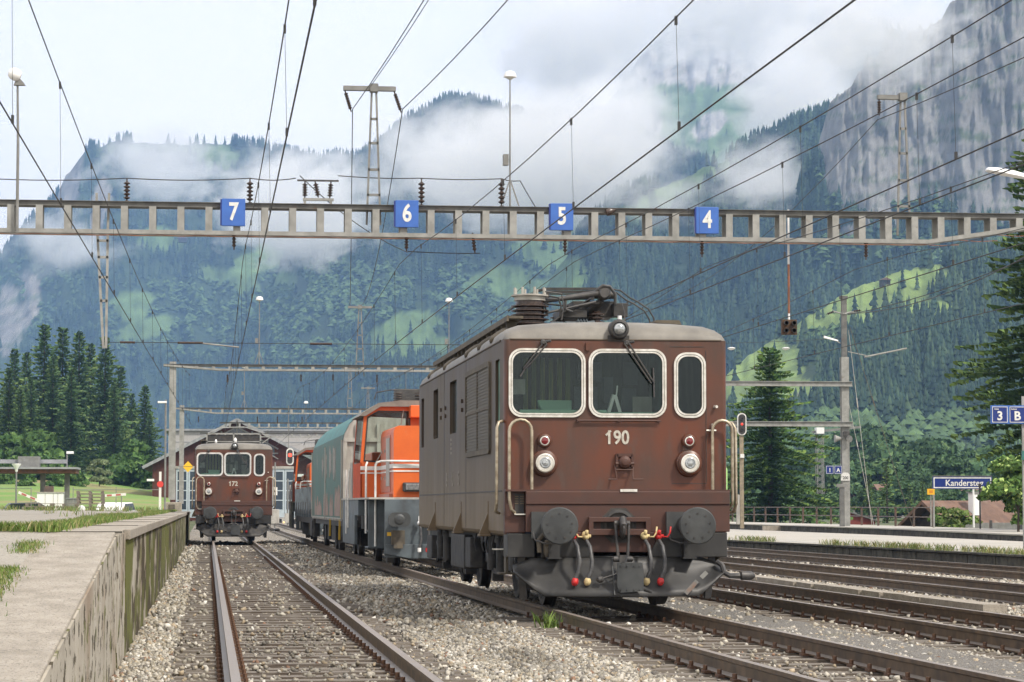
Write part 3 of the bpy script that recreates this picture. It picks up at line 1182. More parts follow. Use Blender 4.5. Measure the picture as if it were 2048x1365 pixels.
    # wipers
    for px, pz, qx, qz, b0, b1 in ((-.96, 3.42, -1.20, 3.08, (-1.14, 3.16), (-1.26, 2.98)), (.13, 3.42, .47, 2.90, (.48, 3.10), (.49, 2.72))):
        mb = MB().lathe((px, -.05, pz), (0, -1, 0), [(.035, -.06), (.04, 0), (.02, .03)], 10)
        mb.tube([(px - .03, -.06, pz), (px - .02, -.07, pz - .03), (qx - .02, -.055, qz)], .011, 6).tube([(px + .03, -.06, pz), (px + .04, -.07, pz - .03), (qx + .02, -.055, qz)], .011, 6)
        mb.bar((b0[0], -.04, b0[1]), (b1[0], -.04, b1[1]), .012, .02)
        mb.cyl((px + .02, -.03, pz + .01), (px + .10, -.05, pz + .02), .018, n=8)
        mb.build('wiper', M['dark'], t)
    # lamps
    for s in (-1, 1):
        x = s * .945
        hb = MB().lathe((x, .02, 1.865), (0, -1, 0), [(.175, 0), (.175, .05), (.165, .075), (.145, .085), (.145, .13), (.125, .14), (.12, .12)], 28).build('headlight', M['brown'], t, smooth=True)
        MB().lathe((x, .02, 1.865), (0, -1, 0), [(.122, .125), (.122, .145), (.108, .15), (.105, .142)], 28).build('lamp_ring', M['chrome'], hb, smooth=True)
        MB().lathe((x, .02, 1.865), (0, -1, 0), [(.107, .118), (.09, .135), (.06, .147), (.055, .143), (.04, .143), (.035, .152), (.001, .156)], 28).build('lamp_lens', M['lens'], hb, smooth=True)
        rb = MB().lathe((x, .02, 2.15), (0, -1, 0), [(.095, 0), (.095, .05), (.085, .09), (.07, .10), (.062, .08)], 24)
        rb.box(x - .085, x + .085, -.03, .02, 2.0, 2.15)
        rb = rb.build('tail_light', M['brown'], t, smooth=True)
        MB().lathe((x, .02, 2.15), (0, -1, 0), [(.062, .07), (.062, .10), (.054, .104), (.052, .1)], 20).build('tail_ring', M['chrome'], rb, smooth=True)
        MB().lathe((x, .02, 2.15), (0, -1, 0), [(.055, .08), (.045, .105), (.001, .12)], 20).build('tail_lens', M['redlens'], rb, smooth=True)
    tl = MB().lathe((.03, .30, 3.60), (0, -1, 0), [(.12, 0), (.125, .28), (.13, .36), (.115, .40), (.09, .41), (.085, .37)], 28)
    tl.box(-.11, .17, -.01, .15, 3.44, 3.52)
    tl = tl.build('roof_lamp', M['underg'], t, smooth=True)
    MB().lathe((.03, .30, 3.60), (0, -1, 0), [(.086, .38), (.07, .41), (.04, .43), (.001, .436)], 24).build('lamp_lens', M['lens'], tl, smooth=True)
    # number
    text_mesh('number', number, .245, M['cream'], t, (.01 if big else -.02, -.004, 2.19 if big else 2.16), bold=.022, xs=.86 if big else .95, thick=.006)
    xq = (-.078 if big else -.118)
    MB().bar((xq - .062, -.009, 2.225 if big else 2.20), (xq + .004, -.009, 2.285 if big else 2.258), .026, .006, up=(0, 1, 0)).build('number_flag', M['cream'], t)
    # shelf, folding step, socket, trim bar under windows
    mb = MB().box(-1.46, 1.46, -.16, .02, 1.50, 1.525)
    mb.build('front_ledge', M['brown_low'], t)
    MB().box(.02, .24, -.185, -.155, 1.495, 1.53).build('step_tread', M['chrome'], t)
    mb = MB().tube([(-.52, -.04, 2.415), (.57, -.04, 2.415)], .013, 8)
    for x in (-.5, .03, .55): mb.box(x - .02, x + .02, -.05, 0, 2.40, 2.43)
    mb.build('grab_bar', M['brown_low'], t)
    mb = MB().lathe((.10, .02, 1.88), (0, -1, 0), [(.09, 0), (.09, .06), (.075, .10), (.04, .125), (.001, .13)], 16)
    mb.box(.0, .20, -.06, .0, 1.95, 1.99).cyl((-.02, -.05, 1.86), (.22, -.05, 1.86), .022, n=8)
    mb.box(-.015, .015, -.06, 0, 1.82, 1.98).box(.185, .215, -.06, 0, 1.82, 1.98)
    mb.build('socket', M['brown_low'], t)
    mb = MB().tube([(-.13, -.12, 1.655), (-.02, -.12, 1.655), (-.015, -.1, 1.70), (-.03, -.03, 1.84)], .010, 6).tube([(.33, -.12, 1.655), (.20, -.12, 1.655), (.195, -.1, 1.70), (.21, -.03, 1.84)], .010, 6).tube([(-.02, -.07, 1.78), (.2, -.07, 1.78)], .008, 6)
    mb.build('footrest', M['brown_low'], t)
    MB().box(-.40 - .0, -.40 + .05, -.03, 0, 3.32, 3.42).build('small_marker', M['brown'], t)
    # cab door outline on the right and its handle
    mb = MB().box(.70, 1.16, -.004, .002, 3.375, 3.383).box(1.175, 1.183, -.004, .002, 1.62, 3.33).box(.72, 1.18, -.004, .002, 1.60, 1.608)
    mb.build('door_outline', M['black'], t)
    MB().box(1.245, 1.27, -.05, -.0, 2.19, 2.38).tube([(1.17, -.06, 2.29), (1.30, -.06, 2.29)], .012, 6).build('door_handle', M['chrome'], t)
    MB().cyl((1.29, 0, 2.60), (1.31, -.06, 2.60), .02, n=8).build('hook', M['chrome'], t)
    # handrails
    def hoop(x0, x1, zt, zl, zr, y=-.11, n=8):
        r = abs(x1 - x0) / 2
        c = (x0 + x1) / 2
        pts = [(x0, y, zl)]
        for i in range(n + 1):
            a = math.pi - math.pi * i / n
            pts.append((c + r * math.cos(a), y, zt - r + r * math.sin(a)))
        pts.append((x1, y, zr))
        return pts
    hm = M['rail_hand']
    MB().tube([(-1.34, .02, 1.24), (-1.34, -.10, 1.235), (-1.385, -.13, 1.27), (-1.41, -.13, 1.40)] + hoop(-1.41, -1.12, 2.42, 1.45, 1.52, -.13)[0:], .021, 10).build('handrail', hm, t, smooth=True)
    MB().tube([(-1.50, .22, 1.22), (-1.56, .12, 1.24), (-1.56, .0, 1.34), (-1.555, .0, 2.32), (-1.53, .02, 2.39), (-1.46, .10, 2.41)], .021, 10).build('handrail', hm, t, smooth=True)
    MB().tube(hoop(1.24, 1.50, 2.42, 1.52, 1.40, -.11) + [(1.50, -.10, 1.34), (1.47, -.05, 1.29), (1.44, .02, 1.28)], .021, 10).build('handrail', hm, t, smooth=True)
    MB().tube([(1.50, .22, 1.22), (1.57, .12, 1.24), (1.575, .02, 1.34), (1.57, .02, 2.32), (1.53, .04, 2.39), (1.46, .10, 2.41)], .021, 10).build('handrail', hm, t, smooth=True)
    # front apron
    mb = MB().box(-1.20, 1.455, -.17, .0, 1.335, 1.50).box(-1.20, 1.455, -.15, .0, .98, 1.335)
    mb.box(-1.46, -1.20, -.05, .1, .97, 1.50)
    ax = .0
    mb.prism([(-.72, .98), (.78, .98), (.52, .90), (.40, .72), (-.34, .72), (-.46, .90)], 'y', -.15, -.0)
    mb.build('apron', M['brown_low'], t, bevel=.008)
    mb = MB().box(-1.33, -1.21, -.058, -.04, 1.20, 1.47)
    mb.build('step_pocket', M['black'], t)
    mb = MB()
    for i in range(4):
        for k in (0, 1):
            mb.box(-1.33 + k * .07, -1.285 + k * .07, -.064, -.055, 1.34 + i * .03, 1.352 + i * .03)
    mb.build('pocket_louvres', M['brown_side'], t)
    MB().box(-1.34, -1.20, -.12, -.04, 1.20, 1.215).build('step_tread', M['chrome'], t)
    # grey lower beam
    mb = MB()
    mb.prism([(-1.0, .97), (-.60, .97), (-.44, .90), (-.32, .73), (-.32, .66), (-1.0, .66)], 'y', -.14, .05)
    mb.prism([(1.42, .97), (.66, .97), (.52, .90), (.40, .73), (.40, .66), (1.42, .66)], 'y', -.14, .05)
    mb.box(-1.43, -1.08, -.10, .35, .66, .96)
    mb.box(-1.0, 1.42, -.12, .4, .655, .67)
    mb.build('buffer_beam', M['plow'], t, bevel=.006)
    # buffers
    for s in (-1, 1):
        bx = s * .875
        b = MB().box(bx - .26 if s > 0 else bx - .26, bx + .16, -.21, -.14, .90, 1.24)
        b.cyl((bx, -.17, 1.065), (bx, -.62, 1.065), .135, .12, n=20)
        b.cyl((bx, -.62, 1.065), (bx, -.90, 1.065), .10, .10, n=20)
        b = b.build('buffer', M['buffer'], t, smooth=True)
        MB().lathe((bx, -.90, 1.065), (0, -1, 0), [(.12, -.02), (.215, .03), (.235, .05), (.235, .075), (.22, .09), (.10, .10), (.001, .102)], 36).build('buffer_plate', M['buffer'], b, smooth=True)
        mb = MB()
        for i in range(9):
            a = math.radians(40 * i + 12)
            mb.cyl((bx + .155 * math.cos(a), -.985, 1.065 + .155 * math.sin(a)), (bx + .155 * math.cos(a), -1.003, 1.065 + .155 * math.sin(a)), .014, n=8)
        mb.build('bolt', M['black'], b)
        MB().tube([(bx - .25, -.25, .98), (bx - .22, -.3, .88), (bx - .12, -.4, .84), (bx + .05, -.4, .84)], .012, 6).build('chain', M['dark'], t)
        MB().box(bx + .02 - .07, bx + .02 + .07, -.32, -.13, .66, .86).box(bx - .07, bx + .11, -.34, -.13, .64, .66).build('step', M['plow'], t)
    # central recess, coupler
    rc = thing('coupler')
    rc.parent = t
    oc = [(.25 * math.cos(math.radians(22.5 + 45 * i)) * (1.0), 1.065 + .24 * math.sin(math.radians(22.5 + 45 * i))) for i in range(8)]
    MB().prism(oc, 'y', -.156, -.14).build('recess', M['black'], rc)
    MB().lathe((0, -.15, 1.07), (0, -1, 0), [(.20, 0), (.20, .03), (.16, .04), (.16, .0)], 24).build('draw_ring', M['underg'], rc, smooth=True)
    mb = MB().plate([(-.40, .94), (.40, .94), (.40, 1.17), (-.40, 1.17)], [[(-.34, 1.02), (-.34, 1.11), (.34, 1.11), (.34, 1.02)]], 'y', -.25, .09)
    mb.build('draw_frame', M['brown_low'], rc, bevel=.006)
    mb = MB().tube([(0, -.2, 1.07), (0, -.42, 1.10), (.0, -.5, 1.14), (0, -.55, 1.08), (0, -.52, 1.0), (0, -.44, .96)], [.06, .055, .05, .045, .04, .03], 10)
    mb.lathe((0, -.46, 1.03), (1, 0, 0), [(.10, -.03), (.13, -.01), (.13, .01), (.10, .03)], 16)
    mb.cyl((-.10, -.42, 1.09), (.10, -.42, 1.09), .04, n=12)
    mb.build('hook', M['dark'], rc, smooth=True)
    mb = MB()
    for s in (-1, 1):
        mb.tube([(s * .085, -.43, 1.10), (s * .075, -.47, .85), (s * .06, -.48, .66)], [.024, .017, .024], 8)
        mb.cyl((s * .05, -.48, .64), (s * .12, -.48, .64), .04, n=10)
    mb.cyl((-.13, -.48, .64), (.13, -.48, .64), .025, n=8)
    mb.box(-.05, .05, -.53, -.43, .60, .69)
    mb.cyl((0, -.48, .60), (0.02, -.46, .32), .026, n=10)
    mb.tube([(0, -.48, .50), (-.12, -.5, .44), (-.26, -.52, .40)], .013, 8)
    mb.lathe((-.28, -.52, .39), (-1, 0, -.2), [(.02, -.03), (.045, 0), (.045, .04), (.01, .07)], 12)
    mb.build('screw_link', M['dark'], rc, smooth=True)
    mb = MB().tube([(.06, -.49, .34), (.16, -.52, .30), (.26, -.52, .26), (.36, -.52, .22)], [.05, .045, .04, .04], 10)
    mb.lathe((.10, -.50, .36), (0, -1, 0), [(.03, -.03), (.085, 0), (.085, .03), (.03, .045)], 16)
    mb.build('shackle', M['underg'], rc, smooth=True)
    # hoses
    for x, m_, hs in ((-.60, 'redp', -1), (-.44, 'yelp', -1), (.32, 'yelp', 1), (.50, 'redp', 1)):
        h = MB().tube([(x, -.30, .88), (x + .03, -.40, .80), (x + .05, -.46, .62), (x + .04, -.47, .50), (x - .01, -.47, .38)], [.022, .026, .027, .027, .026], 10).build('brake_hose', M['hose'], t, smooth=True)
        mb = MB().lathe((x - .005, -.26, .93), (0, -1, -.3), [(.03, -.12), (.045, -.05), (.05, 0), (.04, .05), (.02, .07)], 12)
        mb.cyl((x, -.30, .93), (x, -.34, 1.0), .022, n=8)
        mb.cyl((x - .05, -.29, .93), (x + .06, -.29, .93), .022, n=8)
        mb.tube([(x + hs * .04, -.30, .92), (x + hs * .11, -.32, .92), (x + hs * .14, -.32, .97), (x + hs * .15, -.32, 1.05)] if hs > 0 or m_ == 'yelp' else [(x - .03, -.3, .92), (x - .08, -.3, .90), (x - .09, -.3, .86)], .012, 6)
        mb.lathe((x - .01, -.47, .37), (-.2, 0, -1), [(.03, -.03), (.045, 0), (.045, .03), (.03, .06), (.01, .07)], 12)
        mb.build('hose_cock', M[m_], h, smooth=True)
    # snow plough
    cols = []
    xs = np.linspace(-1.36, 1.36, 23)
    rows = [[] for _ in range(7)]
    for x in xs:
        ax_ = abs(x)
        yb = -.62 + .34 * (ax_ / 1.36) ** 1.6
        yt = -.25 + .20 * (ax_ / 1.36)
        zb = .175 if ax_ < 1.02 else .175 + (ax_ - 1.02) / .34 * .30
        zt = .655 - (.0 if ax_ < 1.1 else (ax_ - 1.1) / .26 * .10)
        for i in range(7):
            u = i / 6
            z = zb + (zt - zb) * u
            y_ = yb + (yt - yb) * (math.sin(u * math.pi / 2) ** 1.3)
            rows[i].append((x, y_, z))
    mb = MB().grid(rows)
    so = mb.build('snow_plough', M['plow'] if big else M['black'], t, smooth=True)
    md = so.modifiers.new('s', 'SOLIDIFY')
    md.thickness = .02
    mb = MB().prism([(-.10, .60), (.22, .60), (.24, .50), (.24, .24), (-.06, .22), (-.10, .30)], 'y', -.66, -.635)
    for x in (-.05, .03, .12, .19):
        mb.cyl((x, -.66, .26), (x, -.675, .26), .014, n=6).cyl((x, -.66, .56), (x, -.675, .56), .014, n=6)
    mb.bar((-.13, -.64, .19), (-.13, -.42, .64), .012, .02)
    mb.build('plough_plate', M['buffer'], so)
    if big:
        mb = MB()
        for a, b_, c_ in (((.80, -.530, .20), (.96, -.470, .36), .0), ((1.02, -.435, .40), (1.10, -.40, .47), 0)):
            mb.bar(a, b_, .055, .006, up=(0, -1, .3))
        mb.build('plough_sun_glints', M['steeldk'], so)  # paler bars stand in for sunlight catching the plough's right side
    MB().tube([(1.28, -.15, .60), (1.34, -.2, .55), (1.36, -.25, .46), (1.42, -.3, .42), (1.55, -.3, .42)], .035, 8).lathe((1.55, -.3, .42), (1, 0, 0), [(.03, 0), (.06, .02), (.06, .15), (.02, .2)], 10).build('jumper_cable', M['dark'], t, smooth=True)
    MB().tube([(-.98, -.2, .95), (-1.05, -.25, .88), (-1.04, -.28, .72)], .03, 8).lathe((-.94, -.26, .82), (0, 0, -1), [(.03, -.06), (.05, 0), (.05, .1), (.02, .16)], 10).tube([(-.98, -.3, .82), (-.84, -.3, .84)], .02, 6).build('jumper_socket', M['board'], t, smooth=True)
    # underframe: bogies and boxes
    MB().box(-1.25, 1.25, .3, L - .3, .80, .96).box(-1.0, 1.0, 5.2, 8.0, .35, .82).build('underframe', M['black'], t)
    for k, bc in enumerate((2.6, 10.5)):
        bg_ = thing('bogie')
        bg_.parent = t
        for yy in (bc - 1.4, bc + 1.4):
            wheelset(bg_, yy)
            MB().cyl((-.7, yy, .62), (.7, yy, .62), .09, n=10).build('axle', M['underg'], bg_)
        for s in (-1, 1):
            x = s * 1.08
            mb = MB().box(x - .06, x + .06, bc - 2.2, bc + 2.2, .62, .80)
            mb.prism([(bc - 1.0, .62), (bc + 1.0, .62), (bc + .7, .42), (bc - .7, .42)], 'x', x - .06, x + .06)
            mb.build('bogie_frame', M['underg'], bg_, bevel=.02)
            for yy in (bc - 1.4, bc + 1.4):
                mb = MB().lathe((x, yy, .60), (s, 0, 0), [(.16, -.05), (.17, .05), (.15, .14), (.08, .17), (.001, .175)], 16)
                mb.prism([(yy - .42, .52), (yy + .42, .52), (yy + .30, .34), (yy - .30, .34)], 'x', x - .05, x + .14)
                mb.build('axle_box', M['underg'], bg_, smooth=False)
                for q in (-.36, .36):
                    mb = MB()
                    for i in range(4):
                        mb.lathe((x + s * .05, yy + q, .50 + i * .05), (0, 0, 1), [(.06, 0), (.10, .012), (.10, .03), (.06, .042)], 12)
                    mb.build('spring', M['dark'], bg_, smooth=True)
            for q in (-.55, .55):
                MB().cyl((x + s * .18, bc + q, .42), (x + s * .18, bc + q, .88), .075, n=12).cyl((x + s * .18, bc + q, .86), (x + s * .18, bc + q, 1.0), .05, n=12).build('damper', M['underg'], bg_, smooth=True)
            mb = MB().box(x - .02, x + .16, bc - 2.0, bc - 1.85, .22, .60).box(x - .02, x + .14, bc + 1.95, bc + 2.1, .22, .60)
            mb.tube([(x + s * .1, bc - 1.9, .9), (x + s * .15, bc - 1.9, .6), (x + s * .05, bc - 1.95, .15)], .02, 6)
            mb.tube([(x + s * .1, bc + .9, .95), (x + s * .22, bc + .9, .7), (x + s * .2, bc + .6, .45), (x + s * .1, bc + .3, .40)], .018, 6)
            mb.build('sand_pipe', M['dark'], bg_)
    for s in (-1, 1):
        mb = MB().box(s * 1.20, s * 1.40, 4.9, 5.6, .40, .85).box(s * 1.15, s * 1.38, 6.0, 8.1, .36, .88).box(s * 1.15, s * 1.35, 12.0, 12.9, .4, .8)
        mb.build('equipment_box', M['underg'], t, bevel=.02)
        mb = MB()
        for y in (1.0, 1.2, 2.3, 3.1, 3.6, 4.6):
            mb.tube([(s * 1.33, y, .93), (s * 1.36, y + .04, .78), (s * 1.33, y + .02, .66)], .014, 6)
        mb.build('brake_pipe', M['underg'], t)
        MB().box(s * 1.12, s * 1.50, .22, .50, .43, .455).box(s * 1.38, s * 1.41, .24, .48, .455, .75).build('cab_step', M['board'], t)
        MB().box(s * 1.30, s * 1.55, .42, .62, .745, .76).build('cab_step', M['chrome'], t)
        MB().bar((s * 1.24, -.02, .66), (s * 1.20, .08, .12), .10, .03).build('rail_guard', M['dark'], t)
    if big:
        MB().box(-1.275, -1.262, 2.02, 2.10, .72, .80).build('tag', M['orange'], t)
    # roof equipment
    mb = MB().box(-1.24, -1.04, 1.4, L - .6, 3.835, 3.87).box(-1.26, -1.235, 1.4, L - .6, 3.80, 3.875)
    if big:
        y = 1.7
        while y < L - .8:
            mb.add([(-1.24, y, 3.835), (-1.04, y, 3.835), (-1.22, y, 3.62), (-1.24, y + .05, 3.835), (-1.04, y + .05, 3.835), (-1.22, y + .05, 3.62)], [(0, 1, 2), (5, 4, 3), (0, 3, 4, 1), (1, 4, 5, 2), (2, 5, 3, 0)])
            y += .62
        mb.build('roof_walkway', M['board'], t)
        mb = MB().box(-.95, -.45, 4.2, 9.6, 3.74, 3.98)
        for i in range(5):
            mb.cyl((-.9, 4.6 + i * 1.05, 3.98), (-.9, 4.6 + i * 1.05, 4.05), .03, n=6)
        mb.build('roof_hatch', M['board'], t, bevel=.01)
        mb = MB()
        for y in (1.6, 3.2, 5.0, 8.5, 11.4):
            mb.lathe((-1.33, y, 3.60), (-.55, 0, .8), [(.17, 0), (.15, .05), (.09, .075), (.001, .08)], 14)
        mb.build('roof_vent', M['board'], t, smooth=True)
        # circuit breaker on ribbed insulator
        cbk = thing('circuit_breaker')
        cbk.parent = t
        pr = [(.20, 0)]
        for i in range(6):
            z = .02 + i * .062
            pr += [(.20, z), (.265, z + .018), (.265, z + .03), (.20, z + .042)]
        MB().lathe((-.80, 2.6, 3.74), (0, 0, 1), pr + [(.20, .42), (.20, .44)], 24).build('insulator', M['cera'], cbk, smooth=True)
        mb = MB().lathe((-.80, 2.6, 4.17), (0, 0, 1), [(.22, 0), (.22, .05), (.26, .06), (.26, .08), (.22, .085)], 24)
        for i in range(8):
            a = math.radians(45 * i + 10)
            mb.cyl((-.80 + .22 * math.cos(a), 2.6 + .22 * math.sin(a), 4.24), (-.80 + .22 * math.cos(a), 2.6 + .22 * math.sin(a), 4.35), .018, n=6)
        mb.build('terminal', M['palegrey'], cbk, smooth=True)
        mb = MB().tube([(-.55, 2.6, 4.24), (-.40, 2.6, 4.22), (-.36, 2.6, 4.1), (-.38, 2.6, 3.95), (-.5, 2.6, 3.86)], .014, 6).tube([(-.6, 2.55, 4.30), (-.36, 2.55, 4.27), (-.33, 2.55, 4.1), (-.36, 2.55, 3.9)], .012, 6)
        mb.build('cable', M['dark'], cbk)
        pan = thing('pantograph')
        pan.parent = t
        MB().box(-.42, .5, 2.6, 3.0, 3.74, 3.80).cyl((-.52, 2.5, 3.82), (-.35, 2.5, 3.82), .055, n=12).cyl((-.30, 2.5, 3.83), (-.05, 2.5, 3.83), .05, n=12).lathe((-.17, 2.4, 3.83), (1, 0, 0), [(.05, 0), (.085, .02), (.05, .04), (.085, .06), (.05, .08), (.085, .10), (.05, .12), (.085, .14), (.05, .16), (.06, .25)], 14).build('pantograph_base', M['slate'], pan, smooth=True)
        for x, y in ((.16, 2.7), (-.30, 3.4), (.16, 3.4)):
            pr = []
            for i in range(4):
                z = .07 + i * .055
                pr += [(.05, z), (.11, z + .015), (.11, z + .028), (.05, z + .04)]
            MB().lathe((x, y, 3.74), (0, 0, 1), [(.085, 0), (.085, .06)] + pr + [(.06, .30)], 18).build('insulator', M['cera'], pan, smooth=True)
        MB().cyl((.46, 2.55, 3.74), (.46, 2.55, 3.97), .03, n=10).build('white_insulator', M['lampwhite'], pan, smooth=True)
        mb = MB().box(-.36, .02, 2.7, 3.5, 3.95, 4.06).box(-.15, .45, 2.9, 3.6, 3.98, 4.20)
        mb.cyl((-.02, 3.0, 3.95), (.24, 2.75, 4.20), .06, .05, n=12).box(.40, .60, 2.7, 2.95, 3.97, 4.16)
        mb.tube([(-.32, 2.7, 4.02), (-.12, 2.7, 4.1), (.2, 2.7, 4.16)], .02, 8)
        mb.build('base_frame', M['black'], pan, bevel=.01)
        mb = MB().cyl((-.62, 2.65, 4.17), (.22, 2.7, 4.30), .030, .045, n=12).cyl((-.58, 2.6, 4.00), (.14, 2.65, 4.17), .018, n=8).cyl((-.38, 3.3, 4.26), (.2, 3.3, 4.28), .025, n=8)
        mb.lathe((.26, 2.78, 4.29), (0, -1, 0), [(.06, 0), (.095, .04), (.095, .11), (.06, .16)], 20)
        mb.cyl((.12, 2.8, 4.28), (.42, 2.8, 4.28), .055, n=14).tube([(-.30, 3.0, 3.98), (.05, 2.8, 4.2), (.3, 2.75, 4.34)], .018, 6).tube([(-.5, 3.2, 4.18), (.0, 3.1, 4.12), (.35, 3.0, 4.02)], .014, 6).tube([(.5, 2.6, 4.15), (.53, 2.55, 4.0), (.52, 2.5, 3.78)], .010, 6)
        mb.tube([(.09, 2.7, 4.20), (.16, 2.68, 4.34), (.24, 2.66, 4.40), (.34, 2.66, 4.39), (.42, 2.68, 4.28), (.42, 2.7, 4.14)], .022, 8)
        mb.tube([(-.58, 2.6, 4.16), (-.58, 2.6, 4.0)], .012, 6).tube([(-.3, 2.6, 4.18), (-.3, 2.6, 4.06), (-.2, 2.6, 4.02)], .02, 6)
        mb.build('upper_arm', M['dark'], pan, smooth=True)
        mb = MB()
        for y, dz in ((3.0, 0), (3.35, -.02)):
            mb.tube([(-1.02, y, 4.08), (-.80, y, 4.24), (-.62, y, 4.36), (-.52, y, 4.385)], .012, 8)
            mb.bar((-.52, y, 4.375 + dz), (.40, y, 4.385 + dz), .04, .035)
            mb.bar((-.52, y, 4.345 + dz), (.40, y, 4.355 + dz), .03, .012)
            mb.tube([(.40, y, 4.385), (.55, y, 4.36), (.68, y, 4.26), (.80, y, 4.20), (.95, y, 4.10), (1.02, y, 3.98), (1.03, y, 3.93)], .012, 8)
        mb.bar((-.5, 2.95, 4.26), (-.5, 3.4, 4.26), .04, .16).bar((-.54, 3.0, 4.22), (-.3, 3.0, 4.22), .04, .03)
        mb.build('contact_strips', M['black'], pan, smooth=False)
        MB().add([(.68, 1.0, 3.765), (1.05, 1.0, 3.74), (1.05, 1.6, 3.74), (.68, 1.6, 3.765), (.70, 1.0, 3.80), (1.02, 1.0, 3.80), (1.02, 1.6, 3.80), (.70, 1.6, 3.80)], [(0, 3, 2, 1), (4, 5, 6, 7), (0, 1, 5, 4), (1, 2, 6, 5), (2, 3, 7, 6), (3, 0, 4, 7)]).build('roof_board', M['board'], t)
        MB().box(.72, 1.0, 1.1, 1.5, 3.70, 3.765).build('roof_bracket', M['dark'], t)
    else:
        mb.build('roof_walkway', M['board'], t)
        rb = MB().box(-1.02, 1.02, 1.6, 5.5, 3.78, 4.06)
        rb = rb.build('resistor_box', M['black'], t)
        mb = MB()
        for x in (-1.03, 0, 1.03):
            mb.box(x - .03, x + .03, 1.56, 1.62, 3.74, 4.12)
        mb.box(-1.06, 1.06, 1.56, 1.62, 4.08, 4.13).box(-1.06, 1.06, 1.56, 1.62, 3.78, 3.82).box(-1.06, -1.0, 1.6, 5.5, 4.07, 4.12).box(1.0, 1.06, 1.6, 5.5, 4.07, 4.12)
        mb.tube([(-1.0, 1.6, 4.12), (-.5, 2.4, 4.35), (.4, 2.4, 4.40), (1.1, 1.8, 4.15)], .02, 6)
        mb.bar((1.1, 1.7, 3.75), (1.45, 1.7, 4.0), .04, .04).bar((1.1, 1.7, 4.12), (1.45, 1.7, 4.0), .04, .04)
        mb.build('box_frame', M['steel'], rb)
        MB().lathe((-.68, 1.2, 3.73), (0, 0, 1), [(.05, 0), (.05, .08), (.03, .14), (.001, .15)], 10).lathe((.06, 1.2, 3.73), (0, 0, 1), [(.06, 0), (.06, .15), (.03, .2), (.001, .22)], 10).build('roof_horn', M['lampwhite'], t, smooth=True)
    return t


LX = 5.245
loco = make_loco('190', LX, 32.6, 'large dusty brown electric locomotive numbered 190 in the foreground', 'near')
loco2 = make_loco('172', .985, 97.6, 'smaller looking brown electric locomotive numbered 172 in front of the shed', 'far')

# a sliver of something light green parked behind the locomotive's right corner
gp = thing('refuse_bin', PY(1444, 1010, 40), label='light green container peeking out behind the right corner of locomotive 190', cat='container')
MB().box(-.28, .10, 0, .9, -.45, .62).build('bin_body', mk('lime_green', (.42, .75, .25), (.36, .65, .22), 3, rough=.5), gp, bevel=.05)
MB().box(-.30, .12, -.02, .92, .62, .68).build('bin_lid', M['cabgreen'], gp, bevel=.02)


